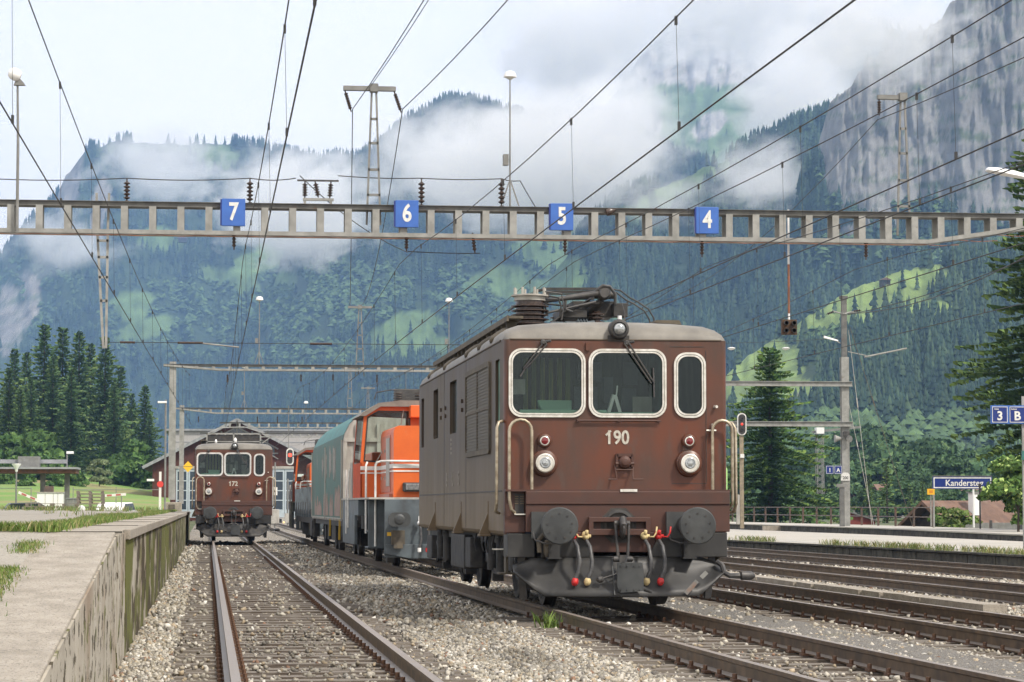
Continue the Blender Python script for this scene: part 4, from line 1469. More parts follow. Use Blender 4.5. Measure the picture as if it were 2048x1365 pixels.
# ------------------------------------------------------------ orange shunting locomotives
def make_shunter(x0, y0, label, rz=0):
    t = thing('shunting_locomotive', (x0, y0, 0), rz, label=label, cat='locomotive', group='orange shunting locomotives')
    # frame
    mb = MB()
    mb.prism([(-1.15, .50), (-1.15, 1.46), (1.15, 1.46), (1.15, .50), (.9, .22), (-1.15, .22)], 'y', .50, .62)
    mb.prism([(-1.15, .5), (1.15, .5), (1.15, .24), (.6, .20), (-.6, .20), (-1.15, .30)], 'y', .44, .50)
    mb.box(-1.45, 1.45, 4.4, 10.0, 1.10, 1.46).box(-1.45, -1.38, 5.6, 10.0, .42, 1.1).box(1.38, 1.45, 5.6, 10.0, .42, 1.1)
    mb.box(-1.0, 1.0, .6, 9.8, .75, 1.46)
    mb.prism([(-1.45, .40), (-.98, .40), (-.98, 1.44), (-1.45, 1.44)], 'y', 1.2, 1.26)
    mb.box(-1.45, -1.0, 1.2, 2.2, .40, .44).box(-1.45, -1.0, 1.4, 2.2, .75, .78)
    mb.build('frame', M['slate'], t, bevel=.01)
    MB().box(-1.48, 1.48, .55, 10.1, 1.46, 1.50).build('deck', M['palegrey'], t)
    # hood
    h = MB()
    rows = []
    for y in (.9, 4.4):
        rows.append([(-.93, y, 1.50), (-.93, y, 2.92), (-.90, y, 3.0), (-.82, y, 3.04), (.82, y, 3.04), (.90, y, 3.0), (.93, y, 2.92), (.93, y, 1.50)])
    h.grid(rows)
    h.add(rows[0], [tuple(range(8))])
    h = h.build('hood', M['orange'], t, smooth=False)
    mb = MB().box(-.945, -.93, 1.6, 4.3, 1.62, 2.86).box(-1.0, -.935, 1.2, 4.3, 1.50, 1.58)
    mb.build('hood_side', M['pink'], h)
    mb = MB().box(-.96, -.94, 1.7, 2.6, 1.75, 2.8)
    for y in (3.0, 3.9): mb.box(-.97, -.944, y - .03, y + .03, 1.9, 1.97).box(-.97, -.944, y - .03, y + .03, 2.5, 2.57)
    mb.build('hood_vent', M['palegrey'], h)
    mb = MB()
    for i in range(14):
        z = 2.25 + i * .045
        mb.box(.05, .75, .885, .90, z, z + .02)
    mb.box(.02, .78, .89, .905, 2.2, 2.88)
    mb.build('louvres', M['orangedk'], h)
    mb = MB().box(-.94, .94, .886, .9, 2.13, 2.22).box(-.94, .94, .886, .9, 2.05, 2.08)
    mb.box(-.955, -.94, .9, 4.4, 2.13, 2.22).box(-.955, -.94, .9, 4.4, 2.05, 2.08)
    mb.build('white_stripe', M['white'], h)
    for s in (-1, 1):
        hl = MB().box(s * .48 - .26, s * .48 + .26, .72, .90, 1.62, 1.82).build('headlight', M['black'], t, bevel=.03)
        MB().box(s * .48 - .20, s * .48 + .20, .70, .73, 1.66, 1.79).build('lamp_lens', M['lens'], hl, bevel=.01)
    # cab: posts, lower walls, roof, windows
    y0_, y1_ = 4.4, 6.9
    cb = MB()
    cb.plate([(-1.40, 1.50), (1.40, 1.50), (1.40, 2.3), (1.32, 3.40), (.98, 3.62), (-.98, 3.62), (-1.32, 3.40), (-1.40, 2.3)],
             [[(-1.30, 2.36), (-.50, 2.30), (-.30, 3.05), (-.3, 3.45), (-.98, 3.46), (-1.22, 3.33)], [(1.30, 2.36), (1.22, 3.33), (.98, 3.46), (.3, 3.45), (.3, 3.05), (.95, 3.05), (.95, 2.3)]], 'y', y0_, .05)
    cb.plate([(-1.40, 1.50), (1.40, 1.50), (1.40, 2.3), (1.32, 3.40), (.98, 3.62), (-.98, 3.62), (-1.32, 3.40), (-1.40, 2.3)],
             [[(-1.28, 2.4), (-.15, 2.4), (-.15, 3.4), (-.98, 3.44), (-1.2, 3.3)], [(1.28, 2.4), (1.2, 3.3), (.98, 3.44), (.15, 3.4), (.15, 2.4)]], 'y', y1_, .05)
    cb.build('cab', M['orange'], t)
    mb = MB()
    for s in (-1, 1):
        mb.box(s * 1.40, s * 1.36, y0_, y1_, 1.50, 2.3)
        mb.add([(s * 1.40, y0_ + .0, 2.3), (s * 1.32, y0_, 3.40), (s * 1.32, y0_ + .14, 3.40), (s * 1.40, y0_ + .14, 2.3)], [(0, 1, 2, 3)])
        mb.add([(s * 1.40, y1_ - .2, 2.3), (s * 1.32, y1_ - .2, 3.40), (s * 1.32, y1_ + .05, 3.40), (s * 1.40, y1_ + .05, 2.3)], [(0, 1, 2, 3)])
    mb.build('cab_side', M['orangedk'], t)
    mb = MB()
    for s in (-1, 1):
        mb.add([(s * 1.395, y0_ + .14, 2.3), (s * 1.315, y0_ + .14, 3.40), (s * 1.315, y1_ - .2, 3.40), (s * 1.395, y1_ - .2, 2.3)], [(0, 1, 2, 3)])
    mb.plate([(-1.3, 2.3), (-.25, 2.3), (-.25, 3.5), (-1.3, 3.5)], [], 'y', y0_ + .03, .006)
    mb.build('cab_glass', M['glass'], t)
    mb = MB().plate([(-1.33, 2.33), (-.47, 2.26), (-.26, 3.04), (-.26, 3.48), (-.99, 3.49), (-1.25, 3.35)], [[(-1.30, 2.36), (-.50, 2.30), (-.30, 3.05), (-.3, 3.45), (-.98, 3.46), (-1.22, 3.33)]], 'y', y0_ - .012, .012)
    mb.build('window_seal', M['black'], t)
    MB().tube([(-.42, y0_ - .03, 3.5), (-.50, y0_ - .04, 3.05)], .012, 6).tube([(-1.08, y0_ - .04, 2.25), (-.80, y0_ - .04, 2.75)], .014, 6).build('wiper', M['palegrey'], t)
    MB().box(-1.40, -.945, y0_ - .012, y0_ - .002, 2.13, 2.22).box(-1.40, -.945, y0_ - .012, y0_ - .002, 2.05, 2.08).build('white_stripe', M['white'], t)
    rows = []
    for y, dz in ((4.25, 0), (7.05, 0)):
        rows.append([(-1.44, y, 3.36), (-1.36, y, 3.44), (-1.0, y, 3.66), (-.5, y, 3.72), (.5, y, 3.72), (1.0, y, 3.66), (1.36, y, 3.44), (1.44, y, 3.36), (1.30, y, 3.36), (.95, y, 3.58), (-.95, y, 3.58), (-1.30, y, 3.36)])
    mb = MB().grid(rows, close=True)
    mb.add(rows[0], [tuple(range(12))])
    mb.add(rows[1], [tuple(range(12))])
    mb.build('cab_roof', M['roofgrey'], t)
    MB().box(-.30, .9, 3.9, 4.5, 3.32, 3.60).build('roof_box', M['orange'], t, bevel=.02)
    MB().box(-1.2, 1.2, 5.6, 6.2, 1.5, 2.35).box(-.2, .4, 5.0, 5.5, 1.5, 2.7).build('cab_console', M['slate'], t)
    # rear hood
    MB().box(-.95, .95, 7.0, 9.7, 1.5, 2.6).build('rear_hood', M['orange'], t, bevel=.04)
    MB().box(-1.42, -1.30, 7.0, 7.6, 1.5, 2.35).build('rear_cabinet', M['palegrey'], t)
    # roof insulators and folded pantograph
    pn = thing('pantograph')
    pn.parent = t
    mb = MB()
    for x in (-.45, 0, .45):
        for i in range(4):
            mb.lathe((x, 5.4, 3.74 + i * .055), (0, 0, 1), [(.05, 0), (.13, .015), (.13, .03), (.05, .05)], 12)
    mb.build('insulator', M['cera'], pn, smooth=True)
    mb = MB()
    for z in (3.82, 3.90, 3.97):
        mb.bar((-.3, 5.1, z), (.7, 5.1, z), .02, .025)
    mb.tube([(-1.0, 5.6, 3.80), (-.95, 5.6, 3.96), (-.6, 5.6, 4.02), (.5, 5.6, 4.02)], .016, 6).bar((-.5, 5.9, 4.04), (.8, 5.9, 4.04), .05, .04).box(-.55, .1, 5.3, 5.5, 3.72, 4.0)
    mb.build('pantograph_frame', M['dark'], pn)
    # buffers, coupling, hoses
    for s in (-1, 1):
        b = MB().cyl((s * .875, .5, 1.03), (s * .875, .12, 1.03), .11, n=14).build('buffer', M['dark'], t, smooth=True)
        MB().prism(rrect(s * .875 - .235, s * .875 + .235, .88, 1.18, .12, 4), 'y', 0, .10).lathe((s * .875, 0, 1.03), (0, -1, 0), [(.12, 0), (.08, .02), (.001, .03)], 16).build('buffer_plate', M['buffer'], b)
        MB().box(s * .875 - .14, s * .875 + .14, .3, .5, .50, .80).box(s * .875 - .10, s * .875 + .10, .26, .3, .42, .66).build('step', M['board'], t)
    MB().box(-1.10, -.92, .43, .44, .68, .76).build('yellow_plate', mk('yellow_plate', (.7, .42, .03), rough=.5), t)
    for x, m_ in ((-.42, 'lampwhite'), (-.25, 'redp')):
        ho = MB().tube([(x, .42, .92), (x + .02, .30, .85), (x + .03, .26, .6), (x - .01, .27, .42)], .026, 8).build('brake_hose', M['hose'], t, smooth=True)
        MB().lathe((x, .42, .95), (0, -1, 0), [(.05, 0), (.05, .07), (.02, .1)], 8).lathe((x - .01, .27, .40), (0, 0, -1), [(.04, -.03), (.04, .05), (.01, .07)], 8).box(x - .02, x + .02, .36, .38, .95, 1.1).build('hose_cock', M[m_], ho)
    MB().box(-.12, .12, .2, .5, .95, 1.12).build('hook', M['dark'], t)
    # handrails
    wm = M['white']
    for pts in ([(-1.45, 1.9, .72), (-1.45, 1.9, 2.20), (-1.42, 1.95, 2.27)], [(-1.30, 1.15, .45), (-1.30, 1.15, 2.18), (-1.27, 1.12, 2.25), (-1.18, 1.1, 2.28), (-1.0, .85, 2.28), (.6, .70, 2.26), (.98, .85, 2.2), (1.02, .9, 1.5)],
                [(-1.47, 8.3, .65), (-1.47, 8.3, 2.2)], [(-1.47, 7.6, .8), (-1.47, 7.6, 1.9), (-1.44, 7.6, 2.2)]):
        MB().tube(pts, .024, 8).build('handrail', wm, t, smooth=True)
    for yy in (2.6, 7.6):
        wheelset(t, yy, .48)
        MB().box(-1.18, -1.0, yy - .35, yy + .35, .35, .72).box(1.0, 1.18, yy - .35, yy + .35, .35, .72).build('axle_box', M['dark'], t, bevel=.02)
    MB().box(-1.05, -.9, 1.0, 1.5, .1, .5).box(-.8, .8, 3.2, 6.6, .35, .8).build('underframe', M['black'], t)
    return t


def dY(d, X): return (d - .118 * X) / .993


def loc(d):
    return cen(dY(d, 4.9)), dY(d, 4.9)


x_, y_ = loc(54.0)
make_shunter(x_ - .02, y_, 'orange shunting locomotive with a hood and cab, right behind locomotive 190', rz=math.radians(.55))
x_, y_ = loc(99.0)
make_shunter(x_ + .18, y_, 'distant orange shunting locomotive beyond the teal wagon')

# ------------------------------------------------------------ teal sliding-wall wagon and flat wagon
x_, y_ = loc(65.2)
wg = thing('covered_wagon', (x_, y_, 0), math.radians(.35), label='teal covered goods wagon with a rounded roof and faded graffiti', cat='wagon')
LW = 16.6
hw = 1.42
arc = [(-hw, .98), (-hw, 2.95), (-1.38, 3.15), (-1.24, 3.42), (-.98, 3.68), (-.62, 3.86), (-.2, 3.94), (.2, 3.94), (.62, 3.86), (.98, 3.68), (1.24, 3.42), (1.38, 3.15), (hw, 2.95), (hw, .98)]
MB().grid([[(x, y, z) for x, z in arc[:3]] for y in np.linspace(.15, LW - .15, 12)]).grid([[(x, y, z) for x, z in arc[-3:]] for y in np.linspace(.15, LW - .15, 12)]).build('sliding_wall', M['teal'], wg, smooth=True)
MB().grid([[(x, y, z) for x, z in arc[2:-2]] for y in np.linspace(.15, LW - .15, 12)]).build('roof', M['tealroof'], wg, smooth=True)
for y in (.0, LW - .15):
    mb = MB()
    mb.prism([(x * .995, z - .01) for x, z in arc], 'y', y, y + .14)
    mb.build('end_wall', M['palegrey'], wg)
mb = MB()
for x in (-1.36, -1.05, -.5, .5, 1.05, 1.36): mb.box(x - .05, x + .05, -.07, 0, .98, 3.0 if abs(x) > 1.2 else 3.4)
mb.box(-1.4, 1.4, -.08, 0, 2.95, 3.05).box(-1.4, 1.4, -.08, 0, 1.0, 1.12)
mb.build('end_posts', M['palegrey'], wg)
mb = MB()
for y in (.16, LW / 2, LW - .3): mb.box(-hw - .03, -hw, y, y + .14, .98, 3.0)
mb.build('wall_edge', M['palegrey'], wg)
gm = mk('graffiti_paint', (.32, .30, .27), (.18, .17, .14), 5, rough=.7)
gm2 = mk('graffiti_pink', (.34, .22, .19), (.22, .17, .14), 4, rough=.7, c3=(.20, .22, .10), s3=3)
mb = MB()
rr = random.Random(11)
for a, b_, c_, d_ in ((3.2, 4.6, 1.95, 3.0), (5.2, 6.4, 2.05, 3.0), (7.6, 8.8, 1.95, 2.9), (9.4, 10.4, 2.1, 2.85)):
    n = 7
    top = [(a + (b_ - a) * i / n, d_ - rr.uniform(0, .25)) for i in range(n + 1)]
    bot = [(a + (b_ - a) * i / n, c_ + rr.uniform(0, .35)) for i in range(n, -1, -1)]
    mb.prism([(y, z) for y, z in top + bot], 'x', -hw - .006, -hw - .002)
mb.build('graffiti', gm, wg)
mb = MB()
for a, b_, c_, d_ in ((1.0, 3.6, 1.05, 1.9), (4.4, 6.2, 1.05, 1.75), (6.8, 9.5, 1.05, 1.8), (10.5, 14.5, 1.05, 1.7)):
    n = 11
    top = [(a + (b_ - a) * i / n, d_ - rr.uniform(0, .45) - (.3 if i in (0, n) else 0)) for i in range(n + 1)]
    mb.prism(top + [(b_, c_), (a, c_)], 'x', -hw - .006, -hw - .002)
mb.build('graffiti', gm2, wg)
MB().box(-1.3, 1.3, .1, LW - .1, .78, .98).build('underframe', M['black'], wg)
mb = MB()
for i in range(36): mb.box(-hw - .015, -hw + .01, .3 + i * .45, .42 + i * .45, .93, .985)
mb.box(-hw - .01, -hw + .02, .1, LW - .1, .98, 1.01)
mb.build('lower_rail', M['palegrey'], wg)
for yy in (3.0, 4.8, LW - 4.8, LW - 3.0):
    wheelset(wg, yy, .46)
mb = MB()
for yy in (3.0, 4.8, LW - 4.8, LW - 3.0): mb.box(-1.15, -.95, yy - .3, yy + .3, .32, .8)
mb.box(-1.2, -1.05, 7, 9, .35, .8).tube([(-1.3, 1.2, .9), (-1.35, 1.5, .4)], .02, 6)
mb.build('running_gear', M['underg'], wg)
yp = mk('yellow_lever', (.55, .36, .04), rough=.5)
MB().bar((-1.43, 1.0, .95), (-1.43, 1.2, .45), .05, .05).bar((-1.43, 5.6, .95), (-1.43, 5.8, .5), .05, .05).bar((-1.43, .3, 1.5), (-1.43, .32, 1.0), .05, .05).build('brake_lever', yp, wg)
for s in (-1, 1):
    MB().cyl((s * .875, 0, 1.03), (s * .875, -.55, 1.03), .09, n=12).lathe((s * .875, -.6, 1.03), (0, 1, 0), [(.2, 0), (.2, .04), (.1, .06)], 16).build('buffer', M['dark'], wg)

x_, y_ = loc(83.5)
fw = thing('flat_wagon', (x_, y_, 0), math.radians(.15), label='low flat wagon with grey stakes between the teal wagon and the far orange locomotive', cat='wagon')
MB().box(-1.4, 1.4, 0, 14, 1.05, 1.22).box(-1.3, 1.3, .2, 13.8, .75, 1.05).build('deck', M['underg'], fw)
mb = MB()
for i in range(7):
    mb.box(-1.44, -1.36, .6 + i * 2.05, .75 + i * 2.05, .95, 1.95).box(1.36, 1.44, .6 + i * 2.05, .75 + i * 2.05, .95, 1.95)
mb.build('stake', M['slate'], fw)
for i in range(6):
    MB().box(-1.40, -1.36, .8 + i * 2.05, 2.5 + i * 2.05, 1.22, 1.45).build('side_board', M['underg'], fw)
for yy in (2.5, 11.5): wheelset(fw, yy, .46)
MB().box(-1.2, -1.0, 2.1, 2.9, .3, .8).box(-1.35, -1.25, .3, 1.6, .35, .85).box(-1.2, -1.0, 11.1, 11.9, .3, .8).build('running_gear', M['underg'], fw)


# ------------------------------------------------------------ gantries over the tracks
def insulator(mb, a, b, n=5, r=.055):
    """ribbed insulator from a to b"""
    a, b = Vector(a), Vector(b)
    L = (b - a).length
    pr = [(.018, 0), (.018, L * .12)]
    for i in range(n):
        h = L * (.12 + .76 * i / n)
        dh = L * .76 / n
        pr += [(.03, h), (r, h + dh * .35), (r, h + dh * .5), (.03, h + dh * .85)]
    pr += [(.018, L * .88), (.018, L)]
    mb.lathe(a, b - a, pr, 10)


def gantry(Y, xl, xr, z0, z1, label, step=.68, taper_r=None, taper_l=None, depth=.42, slope=0.0):
    t = thing('track_gantry', (0, Y, 0), label=label, cat='gantry', group='steel gantries spanning the yard')
    zb = lambda x: z0 + (max(0, x - taper_r) * (z1 - z0 - .10) / (xr - taper_r) if taper_r and x > taper_r else 0) + (max(0, taper_l - x) * (z1 - z0 - .10) / (taper_l - xl) if taper_l and x < taper_l else 0)
    MB().box(xl, xr, -depth / 2, depth / 2, z1 - .11, z1).build('top_chord', M['steeldk'], t)
    MB().box(xl, xr, -depth / 2 - .06, -depth / 2 + .06, z1, z1 + .012).build('top_flange', M['steeldk'], t)
    pts = [x for x in (xl, taper_l, taper_r, xr) if x is not None]
    mb = MB()
    for y in (-depth / 2, depth / 2):
        for a, b in zip(pts[:-1], pts[1:]):
            mb.bar((a, y, zb(a) + .05), (b, y, zb(b) + .05), .08, .10)
    mb.build('bottom_chord', M['steel'], t)
    x = xl + step
    while x < xr - .3:
        for y in (-depth / 2, depth / 2):
            MB().bar((x, y, zb(x) + .08), (x, y, z1 - .10), .05, .17, up=(1, 0, 0)).build('strut', M['steel'], t)
        x += step
    return t


G1 = 62.6
g1 = gantry(G1, -7.5, 22.5, 7.92, 8.70, 'big steel gantry with blue track numbers over the front locomotive', taper_r=18.0, depth=.5)
MB().box(-7.7, -7.35, -.3, .3, -.3, 8.6).build('post', M['steel'], g1)
MB().box(22.3, 22.6, -.2, .2, -.3, 8.6).build('post', M['steel'], g1)
mb = MB()
x = -5.2
while x < 21.5:
    zt = 7.90 + (max(0, x - 18) * .66 / 4.5)
    mb.tube([(x, -.26, zt), (x + .5, -.27, zt - .03), (x + 1.0, -.26, zt + .0)], .008, 5)
    x += 1.0
mb.build('orange_cables', M['orangecable'], g1)
# blue number boards
for px, py, ch, wh in ((467, 425, '7', 'seven, the leftmost board on the gantry'), (814, 428, '6', 'six, right of the cross-arm mast'), (1124, 434, '5', 'five, left of the pear-shaped wire anchor'), (1415, 441, '4', 'four, the rightmost board on the gantry')):
    p = PY(px, py, G1 - .36)
    s = thing('track_number_sign', p, label='blue board with a white %s' % wh, cat='sign', group='blue track number boards')
    MB().box(-.285, .285, 0, .10, -.335, .335).build('sign_board', M['blue'], s, bevel=.01)
    text_mesh('number', ch, .60, M['white'], s, (0, -.004, .0), bold=.025, xs=.78, thick=.004)
    s_ = MB().box(-.32, -.285, .01, .12, -.32, .32).build('sign_side', M['navy'], s)
# wires on stand-off insulators along the gantry top
t = thing('feeder_wire', (0, G1, 0), label='thin feeder wire held by brown insulators on top of the big gantry', cat='wire')
pp = [PY(px, 357, G1) for px in (-40, 254, 500, 592)]
pts = []
for a, b in zip(pp[:-1], pp[1:]):
    for i in range(6):
        q = a.lerp(b, i / 6)
        pts.append((q.x, 0, q.z - .05 * math.sin(math.pi * i / 6)))
pts.append((pp[-1].x, 0, pp[-1].z))
MB().tube(pts, .013, 5).build('wire', M['wire'], t)
pp = [PY(px, py, G1) for px, py in ((676, 352), (843, 357), (1003, 358), (1040, 362), (1100, 460))]
pts = []
for a, b in zip(pp[:-1], pp[1:]):
    for i in range(5):
        q = a.lerp(b, i / 5)
        pts.append((q.x, 0, q.z - .03 * math.sin(math.pi * i / 5)))
MB().tube(pts, .013, 5).build('wire', M['wire'], t)
for px in (254, 500, 843, 1003):
    p = PY(px, 357, G1)
    mb = MB()
    insulator(mb, (p.x, 0, 8.72), (p.x, 0, p.z), 5, .085)
    mb.cyl((p.x, 0, 8.69), (p.x, 0, 8.76), .05, n=8)
    mb.build('insulator', M['cera'], t, smooth=True)
# disconnector switch
p = PY(635, 380, G1)
t = thing('line_switch', (p.x, G1, 8.7), label='overhead line switch with three insulators on the big gantry', cat='switch')
MB().box(-.36, .40, -.05, .05, .12, .18).box(-.34, -.28, -.04, .04, 0, .15).box(.30, .36, -.04, .04, 0, .15).build('base', M['steel'], t)
for x0, x1 in ((-.31, -.31), (.30, .33), (.02, -.06)):
    mb = MB()
    insulator(mb, (x0, 0, .18 if x0 != .02 else .20), (x1, 0, .60), 5, .07)
    mb.build('insulator', M['cera'], t, smooth=True)
MB().box(-.5, .52, -.03, .03, .60, .64).build('blade', M['dark'], t)


def mast_top(px, py0, py1, Y, label, arms=((-.72, .56),), h=None, base_w=.17):
    """tapering lattice mast standing on the gantry"""
    top, bot = PY(px, py0, Y), PY(px, py1, Y)
    H = top.z - bot.z
    t = thing('lattice_mast', (top.x, Y, bot.z), label=label, cat='mast')
    mb = MB()
    for s in (-1, 1):
        mb.bar((s * base_w, 0, -.6), (s * .05, 0, H), .05, .05)
    t_ = .0
    for f in (0.05, .27, .50, .71):
        w_ = base_w + (.05 - base_w) * f
        mb.bar((-w_, 0, H * f), (w_, 0, H * f), .05, .06)
    mb.build('mast_legs', M['steelfar'], t)
    mb = MB()
    for a, b in arms:
        mb.box(a, b, -.08, .08, H - .13, H - .02)
    mb.box(-.10, .10, -.12, .12, H - .16, H + .04)
    mb.build('cross_arm', M['steelfar'], t)
    return t, H


t, H = mast_top(748, 172, 402, G1, 'tapering mast with a cross arm and two hanging insulators on the big gantry', arms=((-.76, .54),))
for x0, x1, z1_ in ((-.72, -.56, H - .66), (.50, .68, H - .66)):
    mb = MB()
    insulator(mb, (x0, 0, H - .13), (x1, 0, z1_), 7, .055)
    mb.build('insulator', M['cera'], t, smooth=True)
t, H = mast_top(1805, 190, 425, G1 + 1, 'tapering mast with one short arm at the right end of the big gantry', arms=((-.66, .07),))
mb = MB()
insulator(mb, (-.62, 0, H - .13), (-.62, 0, H - .55), 5, .06)
mb.build('insulator', M['cera'], t, smooth=True)


def lamp_on_pole(px, ptop, pbot, Y, label, style='cap', r=.19, box=True, name='yard_lamp'):
    a, b = PY(px, ptop, Y), PY(px, pbot, Y)
    H = a.z - b.z
    t = thing(name, (a.x, Y, b.z), label=label, cat='lamp')
    k = r / .19
    if style == 'cap':
        MB().tube([(0, 0, -.1), (0, 0, H * .45), (0, 0, H - .12)], [.028 * k, .024 * k, .018 * k], 8).build('pole', M['steelfar'], t, smooth=True)
        MB().lathe((0, 0, H - .18 * k), (0, 0, 1), [(.05 * k, -.04), (r * .6, 0), (r, .02), (r * .96, .07 * k), (r * .72, .17 * k), (.05, .2 * k), (.001, .2 * k)], 18).build('lamp_head', M['lampwhite'], t, smooth=True)
        if box:
            MB().box(-.20 * k, -.05 * k, -.1, .1, H * .30, H * .38).build('junction_box', M['steelfar'], t)
            MB().bar((-.22, 0, 0), (-.02, 0, .6), .03, .03).bar((.22, 0, 0), (.02, 0, .6), .03, .03).build('brace', M['steelfar'], t)
    return t


lamp_on_pole(1020, 144, 412, G1, 'tall lamp with a white cap on the big gantry beside the number 6 board', r=.165)
p, q = PY(34, 150, G1 - .4), PY(34, 455, G1 - .4)
t = thing('yard_lamp', (q.x, G1 - .4, q.z), label='tall pole with a round white floodlight at the left end of the big gantry', cat='lamp')
H = p.z - q.z
MB().tube([(0, 0, -.1), (0, 0, H * .55), (-.03, 0, H - .2)], [.04, .034, .026], 8).build('pole', M['steelfar'], t, smooth=True)
MB().lathe((-.2, -.1, H + .04), (.9, .3, -.35), [(.02, -.05), (.10, -.02), (.15, .06), (.155, .16), (.13, .24), (.06, .27), (.001, .28)], 18).build('lamp_head', M['lampwhite'], t, smooth=True)
MB().prism([(-.12, H - .26), (.16, H - .26), (.12, H - .20), (.03, H - .1), (.02, H), (-.05, H), (-.07, H - .15)], 'y', -.08, .08).build('lamp_bracket', M['steelfar'], t)

# drop post under the gantry with the registration span wire
a, b = PY(205, 456, G1), PY(212, 692, G1)
t = thing('drop_post', (a.x, G1, a.z), label='tapering ladder-like post hanging below the left part of the big gantry', cat='post')
H = a.z - b.z
mb = MB()
for s in (-1, 1):
    mb.bar((s * .15, 0, .85), (s * .13, 0, 0), .05, .06).bar((s * .13, 0, 0), (s * .035 + .08, 0, -H), .05, .06)
for f in (.11, .25, .42, .62):
    w_ = .15 - .10 * f
    mb.bar((-w_ + .08 * f, 0, -H * f), (w_ + .08 * f, 0, -H * f), .05, .06)
mb.box(.02, .14, -.05, .05, -H - .06, -H)
mb.build('post_frame', M['steel'], t)
zS = PY(500, 687, G1).z
t = thing('span_wire', (0, G1, 0), label='thin cross-span wire with slim insulators below the big gantry', cat='wire')
pts = [(PY(x, 687, G1).x, 0, zS) for x in (215, 355, 475, 700, 1000, 1300)]
MB().tube(pts, .008, 5).build('wire', M['wire'], t)
for x0, x1 in ((355, 406), (620, 664), (240, 270)):
    mb = MB().tube([(PY(x0, 687, G1).x, 0, zS), (PY(x1, 687, G1).x, 0, zS)], .028, 8)
    mb.build('rod_insulator', M['cera'], t)
MB().tube([(PY(404, 687, G1).x, 0, zS - .01), (PY(478, 694, G1).x, 0, zS - .1)], .02, 6).build('steady_arm', M['steel'], t)
# hanging insulators and small fittings
for px, y0, y1, dx, wh in ((468, 462, 500, 0, 'below the number seven board'), (813, 470, 503, 0, 'below the number six board'), (945, 470, 507, 5, 'tilted, between the six and five boards'), (1130, 470, 510, 0, 'below the number five board'),
                       (1404, 478, 515, 0, 'below the number four board'), (1732, 484, 520, 0, 'at the right end of the big gantry')):
    a, b = PY(px, y0, G1), PY(px + dx, y1, G1)
    mb = MB()
    insulator(mb, (0, 0, .05), (b.x - a.x, 0, b.z - a.z), 5, .055)
    o = mb.build('hanging_insulator', M['cera'], smooth=True)
    o.location = a
    tag(o, 'brown ribbed insulator hanging ' + wh, 'insulator', 'insulators hanging under the big gantry')
p = PY(1218, 427, G1 - .3)
t = thing('wire_anchor', p, label='dark pear-shaped wire anchor fixed to the big gantry right of the number 5 board', cat='anchor')
MB().lathe((-.1, 0, 0), (1, 0, .35), [(.03, 0), (.09, .04), (.09, .14), (.05, .22), (.015, .30)], 12).build('anchor_body', M['cera'], t, smooth=True)
# hanging signal
a, b = PY(1578, 420, G1 + .6), PY(1578, 655, G1 + .6)
t = thing('hanging_signal', (b.x, G1 + .6, b.z), label='rusty square four-lens signal box hanging on a thin pole from the big gantry', cat='signal')
MB().tube([(0, 0, .15), (0, 0, a.z - b.z)], .028, 8).build('pole', M['lampwhite'], t)
MB().tube([(0, 0, .35), (0, 0, 1.6)], .030, 8).build('rusty_sleeve', M['orangecable'], t)
MB().box(-.19, .19, -.08, .08, -.19, .19).build('signal_box', mk('rusty_box', (.10, .055, .03), (.045, .03, .022), 8, rough=.8), t)
for x in (-.10, .10):
    for z in (-.09, .10):
        h = MB().lathe((x, -.08, z), (0, -1, 0), [(.06, -.01), (.06, .10), (.05, .10), (.05, 0)], 14).build('lens_hood', M['black'], t, smooth=True)

# the farther gantries: the picture shows them row upon row
def far_gantry(Y, xl, ytop, ybot, xr, label, post_px, post_bot, tl):
    a, b = PY(xl, ytop, Y), PY(xr, ybot, Y)
    g = gantry(Y, a.x, b.x, b.z, a.z, label, step=.85, taper_l=tl and PY(tl, ytop, Y).x, depth=.45)
    if post_px:
        p, q = PY(post_px, ytop - 5, Y), PY(post_px, post_bot, Y)
        MB().box(p.x - .17, p.x + .17, -.16, .16, q.z, p.z).build('post', M['steel'], g)
    return g


far_gantry(132, 327, 729, 747, 1230, 'second steel gantry with its post on the left, crossing behind locomotive 190', 346, 1000, 440)
far_gantry(190, 352, 816, 831, 1100, 'third steel gantry, crossing just above the shed roof', 364, 1008, 430)
far_gantry(224, 440, 845, 858, 900, 'fourth gantry, crossing in front of the shed gable', None, 0, None)
far_gantry(262, 400, 866, 876, 800, 'fifth and farthest gantry in front of the shed', None, 0, None)
for px, py, Y, n_ in ((720, 612, 132.3, 'second'), (700, 735, 190.3, 'third')):
    t, H = mast_top(px, py, py + (118 if Y < 150 else 85), Y, 'tapering mast with a cross arm on the %s gantry' % n_, arms=((-.62, .62),), base_w=.22)
t, H = mast_top(736, 775, 850, 224.3, 'tapering mast with a cross arm on the fourth gantry', arms=((-.6, .6),), base_w=.2)
lamp_on_pole(519, 594, 728, 132, 'white-capped lamp on the second gantry, left one', r=.2)
lamp_on_pole(898, 597, 728, 132, 'white-capped lamp on the second gantry, close to the locomotive 190 roof', r=.2)
lamp_on_pole(489, 731, 816, 190, 'small white-capped lamp on the third gantry', r=.2)
lamp_on_pole(612, 803, 845, 224, 'tiny white-capped lamp on the fourth gantry', r=.2, box=False)
lamp_on_pole(812, 732, 778, 190, 'small twin lamp above the orange locomotive', r=.12, box=False)
